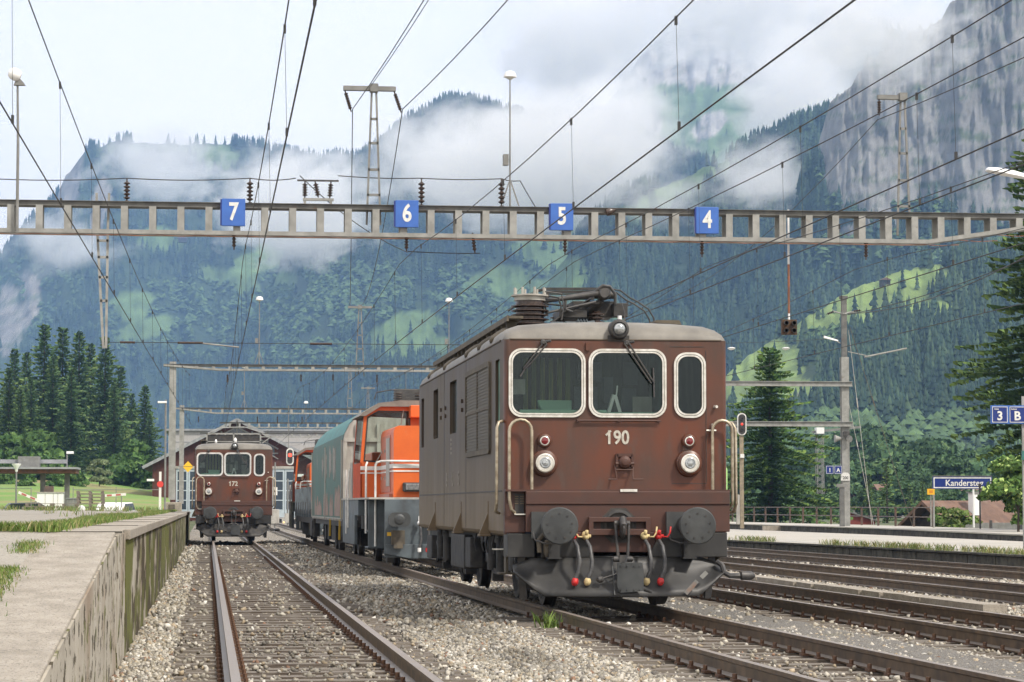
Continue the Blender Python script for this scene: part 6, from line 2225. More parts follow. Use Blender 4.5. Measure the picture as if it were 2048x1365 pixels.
def pallet(loc_, rz, label, cat_group='wooden pallets on the platform'):
    t = thing('wooden_pallet', loc_, rz, label=label, cat='pallet', group=cat_group)
    mb = MB()
    for i in range(5):
        y = -.40 + i * .175
        mb.box(-.6, .6, y, y + .10, .122, .144)
    for x in (-.6, -.07, .5): mb.box(x, x + .1, -.4, .4, .10, .122)
    mb.build('top_boards', M['pallet'], t)
    mb = MB()
    for x in (-.6, -.07, .46):
        for y in (-.4, -.07, .26): mb.box(x, x + .14, y, y + .14, .022, .10)
    mb.build('block', M['pallet'], t)
    mb = MB()
    for y in (-.4, -.07, .26): mb.box(-.6, .6, y, y + .14, 0, .022)
    mb.build('bottom_boards', M['pallet'], t)
    return t


pz = lambda x: ZP + .004 - (x - XK) * .012
q = at(181, 113, 0)
ordn = ['bottom', 'second from the bottom', 'third from the bottom', 'fourth from the bottom', 'fifth from the bottom', 'top']
for i in range(6):
    pallet((q.x + random.uniform(-.02, .02), q.y, pz(q.x) + i * .146), random.uniform(-.03, .03), 'grey wooden pallet, %s of the tall stack on the platform' % ordn[i])
q = at(73, 108, 0)
pallet((q.x, q.y, pz(q.x)), .05, 'grey pallet lying flat at the far left of the platform, lower one')
pallet((q.x + .15, q.y, pz(q.x) + .146), .02, 'grey pallet lying flat at the far left of the platform, upper one')
q = at(128, 111, 0)
pallet((q.x, q.y, pz(q.x)), -.04, 'grey pallet in the low pile between the two other pallet stacks, lower one')
pallet((q.x, q.y, pz(q.x) + .146), .03, 'grey pallet in the low pile between the two other pallet stacks, upper one')
q = at(163, 106, 0)
t = thing('stone_block', (q.x, q.y, pz(q.x)), label='small rounded white marker stone in front of the pallet stack', cat='stone')
MB().prism([(-.15, 0), (.15, 0), (.15, .12), (.1, .2), (0, .23), (-.1, .2), (-.15, .12)], 'y', -.08, .08).build('stone', M['lampwhite'], t, bevel=.02)
# cars showing over the platform edge
def car(p, rz, paint, label):
    t = thing('parked_car', p, rz, label=label, cat='car')
    b = [(-2.1, .25), (-2.1, .70), (-1.9, .82), (-1.2, .9), (-.75, 1.38), (.9, 1.42), (1.6, .98), (2.05, .9), (2.1, .6), (2.1, .25)]
    MB().prism(b, 'y', -.82, .82).build('body', paint, t, bevel=.06)
    MB().prism([(-1.08, .92), (-.70, 1.33), (.85, 1.37), (1.42, .98)], 'y', -.84, .84).build('side_glass', M['dkglass'], t)
    for x in (-1.35, 1.35):
        for s in (-1, 1):
            MB().lathe((x, s * .72, .31), (0, s, 0), [(.12, 0), (.31, 0), (.31, .14), (.2, .15), (.001, .13)], 18).build('wheel', M['black'], t, smooth=True)
    for s in (-1, 1):
        MB().box(-2.13, -2.08, s * .6 - .15, s * .6 + .15, .6, .74).build('tail_light', M['redp'], t)
    return t


car(at(230, 150, .12), math.radians(75), M['lampwhite'], 'white car whose roof shows behind the platform beside the pallets')
car(at(45, 150, .12), math.radians(10), mk('dark_car_paint', (.03, .035, .04), rough=.25), 'dark car half hidden behind the pallets at the left')
t = thing('stop_post', at(320, 150, .5), label='white post with a round red disc left of the engine shed door', cat='signal')
s_ = 5100 / 150
MB().box(-.07, .07, -.05, .05, 0, (1013 - 944) / s_ + EYE - .5).build('post', stripe, t)
MB().lathe((0, -.06, (1013 - 969) / s_ + EYE - .5), (0, -1, 0), [(.19, 0), (.19, .02), (.001, .021)], 20).build('disc', mk('red_disc', (.65, .05, .04), rough=.5), t)
t = thing('traffic_cone', at(329, 146, .95), label='small orange cone at the foot of the gantry plinth', cat='cone')
MB().lathe((0, 0, 0), (0, 0, 1), [(.16, 0), (.16, .03), (.10, .04), (.03, .42), (.001, .43)], 14).build('cone', M['orange'], t)
MB().box(-.18, .18, -.18, .18, -.01, .02).build('foot', M['orangedk'], t)
# plinth of the second gantry post, thin mast beside it, yellow diamond
q = PY(346, 1000, 131.6)
t = thing('post_plinth', (q.x, 131.6, .9), label='pale concrete plinth with a box at the foot of the second gantry post', cat='plinth')
MB().box(-.45, .45, -.4, .4, 0, .62).build('plinth', M['concrete'], t, bevel=.03)
MB().box(-.22, .10, -.43, -.40, .05, .5).build('plinth_box', M['board'], t)
t = thing('thin_mast', (q.x - .35, 128, 1.0), label='thin pale mast with a small white lamp left of the second gantry post', cat='mast')
MB().cyl((0, 0, 0), (0, 0, 5.6), .05, n=8).build('pole', M['steelfar'], t)
MB().box(-.40, .05, -.1, .1, PY(335, 807, 128).z - 1.0, PY(335, 803, 128).z - 1.0).build('lamp_head', M['lampwhite'], t, bevel=.02)
q = PY(376, 934, 183)
t = thing('diamond_sign', q, label='yellow diamond sign split by a dark bar in front of the shed', cat='sign')
MB().prism([(-.36, .02), (0, .40), (.36, .02)], 'y', 0, .03).prism([(-.36, -.02), (.36, -.02), (0, -.40)], 'y', 0, .03).build('diamond', mk('signal_yellow', (.80, .48, .02), rough=.5), t)
MB().box(-.7, .36, .03, .06, -.03, .03).build('bracket', M['steelfar'], t)

# ------------------------------------------------------------ chalets on the right, crane
def chalet(p, w_, d_, hw_, hr, label, roofm, wallm, rz=0, chimney=True):
    t = thing('chalet', p, rz, label=label, cat='house')
    MB().plate([(-d_ / 2, -3), (d_ / 2, -3), (d_ / 2, hw_), (0, hr - .2), (-d_ / 2, hw_)], [], 'x', -w_ / 2, w_).build('wall', wallm, t)
    ov = 1.0
    for s in (-1, 1):
        k = (hr - hw_) / (d_ / 2)
        MB().add([(-w_ / 2 - ov, 0, hr), (w_ / 2 + ov, 0, hr), (w_ / 2 + ov, s * (d_ / 2 + ov), hw_ - k * ov), (-w_ / 2 - ov, s * (d_ / 2 + ov), hw_ - k * ov),
                  (-w_ / 2 - ov, 0, hr - .25), (w_ / 2 + ov, 0, hr - .25), (w_ / 2 + ov, s * (d_ / 2 + ov), hw_ - k * ov - .25), (-w_ / 2 - ov, s * (d_ / 2 + ov), hw_ - k * ov - .25)],
                 [(0, 1, 2, 3), (7, 6, 5, 4), (0, 4, 5, 1), (1, 5, 6, 2), (2, 6, 7, 3), (3, 7, 4, 0)]).build('roof', roofm, t)
    if chimney:
        c_ = MB().box(-.3, .3, -.3, .3, 0, 1.5).build('chimney', M['lampwhite'], t)
        c_.location = (-w_ / 2 + 2.8, -1.2, hr - 1.0)
        MB().box(-.4, .4, -.4, .4, 1.5, 1.6).build('chimney_cap', M['steelfar'], c_)
    for x in (-w_ / 4, w_ / 4):
        f = MB().box(x - .6, x + .6, -d_ / 2 - .06, -d_ / 2 - .02, .3, 1.4).build('window', M['palegrey'], t)
        MB().box(x - .5, x + .5, -d_ / 2 - .08, -d_ / 2 - .06, .4, 1.3).build('pane', M['dkglass'], f)
    return t


tile = mk('brown_roof_tiles', (.17, .10, .07), (.12, .072, .052), 1.5, rough=.85, c3=(.22, .17, .13), s3=.6)
tile2 = mk('orange_roof_tiles', (.42, .18, .08), (.32, .14, .07), 1.5, rough=.85)
dkwood = mk('dark_chalet_wood', (.035, .028, .022), (.06, .045, .035), 3, rough=.9)
def RT_(px, d, z): return at(px, d, z)
chalet(RT_(1945, 175, -2.2), 7.6, 10.5, .2, 3.9 + .0, 'brown-roofed chalet with a white chimney below the station name sign', tile, dkwood, rz=math.radians(28))
chalet(RT_(2085, 185, -1.6), 7.5, 9, .6, 4.0, 'chalet with an orange roof at the right edge, behind the spruce', tile2, mk('warm_chalet_wood', (.30, .15, .07), (.2, .1, .05), 3, rough=.9), rz=math.radians(75), chimney=False)
t = thing('garden_wall', RT_(1990, 165, -.8), label='grey board fence panels in front of the chalets', cat='fence')
for i in range(3):
    MB().box(-2.2 + i * 2.0, -.4 + i * 2.0, 0, .1, 0, 1.05).build('fence_panel', M['steelfar'], t)
for i in range(4):
    MB().box(-2.35 + i * 2.0, -2.2 + i * 2.0, -.02, .12, 0, 1.2).build('fence_post', M['dark'], t)
t = thing('garden_shed', RT_(1722, 230, -1.5), label='small dark red hut seen through the railing', cat='hut')
MB().prism([(-1.3, 0), (1.3, 0), (1.3, 1.5), (-1.3, 2.3)], 'y', 0, 2).build('wall', mk('hut_red', (.16, .03, .02), rough=.8), t)
MB().bar((-1.5, 1, 2.4), (1.5, 1, 1.5), 2.6, .1).build('roof', M['steeldk'], t)
# white distant houses and lattice crane
for px, d, w_, lab in ((1715, 420, 9, 'pale distant house left of the big platform mast'), (1790, 380, 5, 'small white gabled house far behind the railing'), (1935, 430, 11, 'pale distant house behind the station name sign')):
    chalet(RT_(px, d, 0.4), w_, 8, 1.5, 4.2, lab, tile, M['lampwhite'], rz=.2, chimney=False)
t = thing('tower_crane', RT_(1640, 330, -.3), label='slim grey lattice tower with a cab far behind the railing', cat='crane')
s_ = 5100 / 330
H = (1013 - 868) / s_ + EYE + .3
mb = MB()
for a_ in (-1, 1):
    for b_ in (-1, 1):
        mb.bar((a_ * .45, b_ * .45, 0), (a_ * .42, b_ * .42, H), .10, .10)
k = 14
for i in range(k):
    z0_, z1_ = H * i / k, H * (i + 1) / k
    for y in (-.44, .44):
        mb.bar((-.44, y, z0_), (.44, y, z1_), .06, .06).bar((.44, y, z0_), (-.44, y, z1_), .06, .06)
mb.build('lattice_tower', M['steelfar'], t)
MB().box(-.5, .5, -.6, .6, H, H + .8).build('cab', M['lampwhite'], t)
MB().bar((-1, 0, H + .2), (5.5, 0, H + .9), .3, .3).build('jib', M['steelfar'], t)

# ------------------------------------------------------------ trees
M['needles'] = attr_mat('spruce_needles', .85)
M['leaves'] = attr_mat('broad_leaves', .8)
M['bark'] = mk('bark', (.09, .07, .055), (.05, .04, .033), 3, rough=.95)


def spruce_mesh(H, R, seed, dens=1.0, leaf=.3, cols=((.022, .050, .022), (.040, .078, .028), (.070, .105, .035)), bare=.04, power=.85, low=.3):
    """drooping boughs set all round the trunk, each carrying rows of hanging sprays"""
    r = np.random.default_rng(seed)
    nb = int(H / (leaf * .42) * dens)
    zz = bare * H + (H * .985 - bare * H) * ((np.arange(nb) + r.random(nb)) / nb) ** .92
    P_, Q1, Q2, Q3, U, Z = [], [], [], [], [], []
    for j, z in enumerate(zz):
        f = z / H
        a = j * 2.39996 + r.uniform(-.5, .5)
        gap = .90 + .17 * math.sin(f * 31 + seed) + .14 * math.sin(3 * a + f * 17)
        L = (R * (1 - f) ** power * (1 - low * max(0, .22 - f) / .22) + .02 * R) * r.uniform(.55, 1.1) * min(1.12, max(.62, gap))
        if r.random() < .08: L *= 1.18
        if low > 1 and f < .25: L *= .6
        rise = r.uniform(-.02, .22) + .5 * max(0, f - .8) * 2
        droop = r.uniform(.28, .6) * (1 - f * .65)
        n = max(4, int(L / leaf * 2.6))
        u = np.clip((np.arange(n) + r.random(n)) / n, .04, 1)
        rad = L * u
        dz = L * (rise * u - droop * u ** 2 + .14 * u ** 4)
        d2 = np.array([math.cos(a), math.sin(a)])
        tt = np.array([-math.sin(a), math.cos(a)])
        for side in (-1, 1):
            w_ = leaf * (1.3 - .85 * u) * r.uniform(.5, 1.4, n) * (.6 + .6 * min(1, L / R))
            fw = leaf * r.uniform(.3, 1.2, n)
            hg = -leaf * r.uniform(.05, .95, n)
            p0 = np.concatenate([rad[:, None] * d2, (z + dz)[:, None]], 1)
            p0[:, :2] += r.normal(0, leaf * .12, (n, 2))
            p1 = p0 + np.concatenate([fw[:, None] * d2, (leaf * r.uniform(-.15, .1, n))[:, None]], 1)
            p2 = p0 + np.concatenate([(fw * .8)[:, None] * d2 + (side * w_)[:, None] * tt, (hg * .6)[:, None]], 1)
            p3 = p0 + np.concatenate([(side * w_ * .55)[:, None] * tt, hg[:, None]], 1)
            P_.append(p0), Q1.append(p1), Q2.append(p2), Q3.append(p3), U.append(u)
    V = np.stack([np.concatenate(P_), np.concatenate(Q1), np.concatenate(Q2), np.concatenate(Q3)], 1)
    n = len(V)
    u = np.concatenate(U)
    m = r.random(n)[:, None]
    c = np.array(cols[0])[None] * (1 - m) + np.array(cols[1])[None] * m
    c = np.where(((u > .68) & (r.random(n) < .55))[:, None], np.array(cols[2])[None], c) * r.uniform(.7, 1.3, (n, 1))
    return V.reshape(-1, 3), np.arange(n * 4).reshape(-1, 4), np.repeat(c, 4, axis=0)


def trunk_mesh(H, r0):
    return MB().tube([(0, 0, -.5), (.02, 0, H * .3), (0, .03, H * .65), (0, 0, H * .97)], [r0, r0 * .8, r0 * .45, .02], 9)


def spruce(p, H, R, seed, label, group, name='spruce_tree', src=None, rz=0, s=1, **kw):
    if src is None:
        t = thing(name, p, rz, label=label, cat='tree', group=group)
        trunk_mesh(H, H * .012 + .05).build('trunk', M['bark'], t, smooth=True)
        V, Fq, Cc = spruce_mesh(H, R, seed, **kw)
        np_mesh('crown', V, Fq, M['needles'], t, cols=Cc)
        return t
    t = copy_tree(src)
    t.location = p
    t.rotation_euler = (0, 0, rz)
    t.scale = (s, s, s)
    t['label'] = label
    if group: t['group'] = group
    return t


def crown_mesh(W, H, seed, n=2600, leaf=.28, cols=((.045, .10, .025), (.085, .16, .04), (.12, .20, .055)), lobes=12):
    r = np.random.default_rng(seed)
    cs = np.stack([r.uniform(-.55, .55, lobes) * W, r.uniform(-.5, .5, lobes) * W, H * r.uniform(.06, .80, lobes)], 1)
    cs[:, :2] *= np.where(cs[:, 2:3] > .6 * H, .55, 1)
    rs = W * r.uniform(.28, .5, lobes)
    k = r.integers(0, lobes, n)
    d = r.normal(size=(n, 3))
    d /= np.linalg.norm(d, axis=1)[:, None]
    d[:, 2] = np.abs(d[:, 2]) * .9 - .15
    P_ = cs[k] + d * (rs[k] * r.uniform(.55, 1.08, n) ** .7)[:, None] * np.array([1, 1, .8])
    e1 = r.normal(size=(n, 3))
    e1 /= np.linalg.norm(e1, axis=1)[:, None]
    e2 = np.cross(e1, d + .3 * r.normal(size=(n, 3)))
    e2 /= np.linalg.norm(e2, axis=1)[:, None] + 1e-6
    L = (leaf * r.uniform(.6, 1.5, n))[:, None]
    V = np.stack([P_ - e1 * L, P_ + e2 * L * .7, P_ + e1 * L, P_ - e2 * L * .7], 1).reshape(-1, 3)
    Fq = np.arange(n * 4).reshape(-1, 4)
    m = r.random(n)[:, None]
    lob = (r.random(lobes) * .5 + .75)[k][:, None]
    c = (np.array(cols[0]) * (1 - m) + np.array(cols[1]) * m)
    c = np.where((r.random(n) < .2)[:, None], np.array(cols[2])[None], c) * lob
    return V, Fq, np.repeat(c, 4, axis=0)


def broadleaf(p, W, H, seed, label, group, src=None, name='broadleaf_tree', rz=0, s=1, **kw):
    if src is None:
        t = thing(name, p, rz, label=label, cat='tree' if name != 'shrub' else 'shrub', group=group)
        mb = MB().tube([(0, 0, -.4), (.05, 0, H * .3), (0, 0, H * .6)], [.03 * H * .6, .02 * H * .6, .01 * H], 8)
        for i in range(4):
            a = 1.57 * i + seed
            mb.tube([(.02, 0, H * .3), (math.cos(a) * W * .3, math.sin(a) * W * .3, H * .65)], [.012 * H, .004 * H], 6)
        mb.build('trunk', M['bark'], t, smooth=True)
        V, Fq, Cc = crown_mesh(W, H, seed, **kw)
        np_mesh('crown', V, Fq, M['leaves'], t, cols=Cc)
        return t
    t = copy_tree(src)
    t.location = p
    t.rotation_euler = (0, 0, rz)
    t.scale = (s, s, s)
    t['label'] = label
    if group: t['group'] = group
    return t


# left wood: conifers (px, top py, d, width factor)
def hgt(px, py, d):
    return (1013 - py) * d / F + EYE


grp = 'conifers behind the canopy and the meadow'
srcs = [spruce((0, -900, 0), 24, 8.0, 21 + i, 'x', grp, leaf=.62, dens=1.8, power=.88, cols=((.045, .095, .04), (.08, .145, .05), (.13, .19, .06))) for i in range(3)]
yel = spruce((0, -900, 0), 24, 8.0, 33, 'x', grp, leaf=.66, dens=1.7, power=.9, cols=((.035, .07, .022), (.06, .105, .03), (.10, .15, .04)))
spot = [(85, 655, 400, 0, 'tallest dark spruce of the left wood, its tip left of the gantry drop post'), (122, 662, 408, 1, 'tall spruce directly right of the tallest one in the left wood'),
        (155, 670, 404, 2, 'spruce with a bare pale trunk in the middle of the left wood'), (207, 680, 396, 0, 'broad spruce at the right shoulder of the left wood'),
        (25, 705, 420, 1, 'dark spruce near the left edge of the picture, behind the yellow-green one'), (50, 712, 425, 2, 'slender spruce left of the tallest one'),
        (178, 694, 425, 1, 'spruce squeezed between two taller ones left of the drop post'), (288, 780, 390, 2, 'lone smaller spruce at the right end of the left wood'),
        (262, 796, 405, 0, 'small spruce just left of the lone one at the wood edge'), (238, 740, 415, 1, 'medium spruce on the slope of the wood edge'),
        (103, 720, 385, 2, 'front spruce below the two tallest tips'), (-25, 690, 400, 0, 'spruce cut off by the left picture edge'), (298, 838, 385, 1, 'lowest dark spruce closest to the shed roof'), (140, 745, 380, 0, 'front spruce hiding the foot of the pale trunk'), (226, 775, 378, 2, 'front spruce beneath the broad shoulder spruce'), (60, 770, 380, 1, 'front spruce above the canopy roof')]
used = [False] * 3
for k, (px, py, d, vi, lab) in enumerate(spot):
    p = at(px, d)
    H = hgt(px, py, d) - p.z + 1
    s = H / 24
    if not used[vi]:
        used[vi] = True
        t = srcs[vi]
        t.location = p
        t.scale = (s, s, s)
        t['label'] = lab
    else:
        spruce(p, 0, 0, 0, lab, grp, src=srcs[vi], rz=k * 1.3, s=s)
    if k == 7:
        pass
p = at(15, 372)
yel.location = p
s = (hgt(15, 732, 372) - p.z) / 24
yel.scale = (s, s, s)
yel['label'] = 'yellow-green conifer at the left edge of the picture'
p = at(38, 365)
s = (hgt(38, 775, 365) - p.z) / 24
spruce(p, 0, 0, 0, 'smaller yellow-green conifer right of the one at the left edge', grp, src=yel, rz=2, s=s)
grp2 = 'leafy bushes at the edge of the left wood'
bs = [broadleaf((0, -900, 0), 5.2, 9, 51 + i, 'x', grp2, leaf=.5, n=2600) for i in range(2)]
pale = broadleaf((0, -900, 0), 3.4, 7.2, 60, 'x', grp2, leaf=.4, n=2200, cols=((.10, .14, .06), (.15, .19, .09), (.20, .24, .13)))
bspots = [(60, 850, 330, 0, 'bright green leafy tree above the canopy roof'), (25, 865, 335, 1, 'green bush behind the mushroom lamp'), (85, 880, 325, 1, 'green bush above the white booth'), (150, 925, 300, 0, 'round green bush right of the hooked lamp'),
          (262, 880, 345, 1, 'dark green bush at the right end of the meadow'), (290, 905, 345, 0, 'green bush touching the shed roof'), (230, 900, 350, 0, 'bush on the upper edge of the meadow'), (122, 915, 335, 1, 'bush in shade behind the booth'), (305, 940, 340, 1, 'low bush beside the shed wall'), (10, 930, 300, 0, 'dark bush seen under the canopy at left'), (55, 950, 290, 1, 'dark bush seen under the canopy'), (110, 950, 290, 0, 'brownish bush behind the booth roof box'), (270, 950, 345, 0, 'low green bush at the foot of the wood')]
ub = [False, False]
for k, (px, py, d, vi, lab) in enumerate(bspots):
    p = at(px, d)
    p.z -= .9
    s = max(.3, (hgt(px, py, d) - p.z) / 8.6)
    if not ub[vi]:
        ub[vi] = True
        bs[vi].location = p
        bs[vi].scale = (s, s, s)
        bs[vi]['label'] = lab
    else:
        broadleaf(p, 0, 0, 0, lab, grp2, src=bs[vi], rz=k, s=s)
p = at(198, 315)
s = (hgt(198, 915, 315) - p.z) / 7
pale.location = p
pale.scale = (s, s, s)
pale['label'] = 'pale grey-green round bush in front of the left wood'

# big spruces on the right
p = at(1541, 183, -.9)
H = hgt(1541, 688, 183) + .9
spruce(p, H, 7.4, 5, 'broad spruce standing behind the platform signal', 'big spruces behind the right platform', leaf=.30, dens=2.4, cols=((.04, .09, .025), (.075, .145, .032), (.14, .21, .05)), power=.85)
p = at(2126, 112, -.6)
H = hgt(2125, 120, 112) + .6
spruce(p, H, 6.5, 8, 'huge dark spruce cut off by the right edge of the picture', 'big spruces behind the right platform', leaf=.27, dens=4.2, low=1.15, cols=((.034, .068, .026), (.056, .105, .032), (.10, .155, .042)), power=.77)
# leafy shrub in front of it with pale young leaves
sh = broadleaf(at(2035, 104, .1), 1.7, 3.6, 71, 'bush with light green young leaves in front of the huge spruce', None, name='shrub', leaf=.11, n=5200, cols=((.05, .10, .025), (.10, .18, .04), (.38, .50, .16)))
sh2 = broadleaf(at(1888, 138, .1), .9, 1.2, 72, 'low bright bush below the yellow plate', None, name='shrub', leaf=.10, n=3400, cols=((.07, .13, .03), (.12, .19, .05), (.20, .26, .09)))
sh3 = broadleaf(at(1916, 134, .1), 1.2, 1.05, 73, 'low weeds growing below the station name sign', None, name='shrub', leaf=.09, n=2200, cols=((.08, .14, .03), (.14, .19, .05), (.26, .28, .12)))
# mid-distance trees behind the railing
grp3 = 'leafy trees in the valley behind the railing'
ms = [broadleaf((0, -900, 0), 7.5, 13, 81 + i, 'x', grp3, leaf=.55, n=5200, cols=((.04, .085, .035), (.065, .12, .045), (.10, .16, .06))) for i in range(3)]
mids = []
rr = random.Random(4)
where = ['left of', 'just left of', 'behind', 'just right of', 'right of']
lst = [(1600, 900, 470), (1640, 870, 520), (1680, 850, 560), (1730, 845, 540), (1775, 850, 500), (1822, 880, 430), (1868, 872, 460), (1850, 915, 400), (1700, 905, 420), (1640, 930, 380), (1760, 900, 420), (1800, 935, 360), (1905, 905, 400), (1940, 880, 450), (1985, 870, 470), (1600, 950, 330), (1660, 975, 320), (1735, 965, 330), (1830, 960, 350), (1890, 955, 340), (2030, 900, 430), (1480, 930, 420), (1450, 900, 460), (1560, 975, 300)]
um = [False] * 3
for k, (px, py, d) in enumerate(lst):
    vi = k % 3
    lab = 'leafy green tree number %s from the left in the valley behind the railing' % ('one two three four five six seven eight nine ten eleven twelve thirteen fourteen fifteen sixteen seventeen eighteen nineteen twenty twenty-one twenty-two twenty-three twenty-four'.split()[sorted(q[0] * 1000 + q[1] for q in lst).index(px * 1000 + py)])
    p = at(px, d, -1)
    s = (hgt(px, py, d) + 1) / 12.4
    if not um[vi]:
        um[vi] = True
        t = ms[vi]
        t.location = p
        t.scale = (s, s, s)
        t['label'] = lab
    else:
        broadleaf(p, 0, 0, 0, lab, grp3, src=ms[vi], rz=k * .9, s=s)
grp4 = 'young larches behind the railing'
larch = spruce((0, -900, 0), 10, 2.1, 91, 'x', grp4, name='larch_tree', leaf=.36, dens=1.0, cols=((.06, .11, .035), (.10, .16, .045), (.15, .21, .06)), power=.75)
ll = [(1774, 915, 250, 'taller light green larch right of the guy wires'), (1738, 945, 250, 'light green larch crossed by the guy wires'), (1820, 968, 240, 'light green larch left of the brown-roofed chalet'), (1846, 962, 260, 'slender light larch just above the railing end'), (1625, 985, 215, 'low light conifer at the foot of the broad spruce')]
for k, (px, py, d, lab) in enumerate(ll):
    p = at(px, d, -1)
    s = (hgt(px, py, d) + 1) / 10
    if k == 0:
        larch.location = p
        larch.scale = (s, s, s)
        larch['label'] = lab
    else:
        spruce(p, 0, 0, 0, lab, grp4, src=larch, rz=k * 2, s=s)


# ------------------------------------------------------------ mountains, hillside forest, haze and clouds
_perm = np.random.default_rng(99).random((64, 64))


def vnoise(x, y):
    xi, yi = np.floor(x).astype(int), np.floor(y).astype(int)
    fx, fy = x - xi, y - yi
    fx, fy = fx * fx * (3 - 2 * fx), fy * fy * (3 - 2 * fy)
    g = lambda a, b: _perm[a % 64, b % 64]
    return (g(xi, yi) * (1 - fx) + g(xi + 1, yi) * fx) * (1 - fy) + (g(xi, yi + 1) * (1 - fx) + g(xi + 1, yi + 1) * fx) * fy


def fbm(x, y, o=5):
    s, a, t = 0, .5, 0
    for i in range(o):
        s = s + a * vnoise(x + 17 * i, y + 31 * i)
        t += a
        x, y, a = x * 2.03, y * 2.03, a * .55
    return s / t


FWv, RTv, UPv = (np.array(v) for v in (FW, RT, UP))


def pix_world(px, py, d):
    r = FWv * F + RTv * (np.asarray(px)[..., None] - 1024) + UPv * (682.5 - np.asarray(py)[..., None])
    return np.array([0, 0, EYE]) + r * (np.asarray(d)[..., None] / F)


def ell(px, py, l):
    m = np.full(np.shape(px), -9.0)
    for cx, cy_, rx, ry, rot in l:
        c, s = math.cos(math.radians(rot)), math.sin(math.radians(rot))
        u, v = (px - cx) * c + (py - cy_) * s, -(px - cx) * s + (py - cy_) * c
        m = np.maximum(m, 1 - (u / rx) ** 2 - (v / ry) ** 2)
    return m


M['mountain'] = attr_mat('mountain_side', .95, noise=.02, bump=7, bscale=.02)
M['forest'] = attr_mat('hillside_trees', .95)
FORC = np.array([(.024, .046, .032), (.034, .062, .038), (.05, .08, .042)])
LEAFC = np.array([(.065, .11, .05), (.085, .14, .055)])


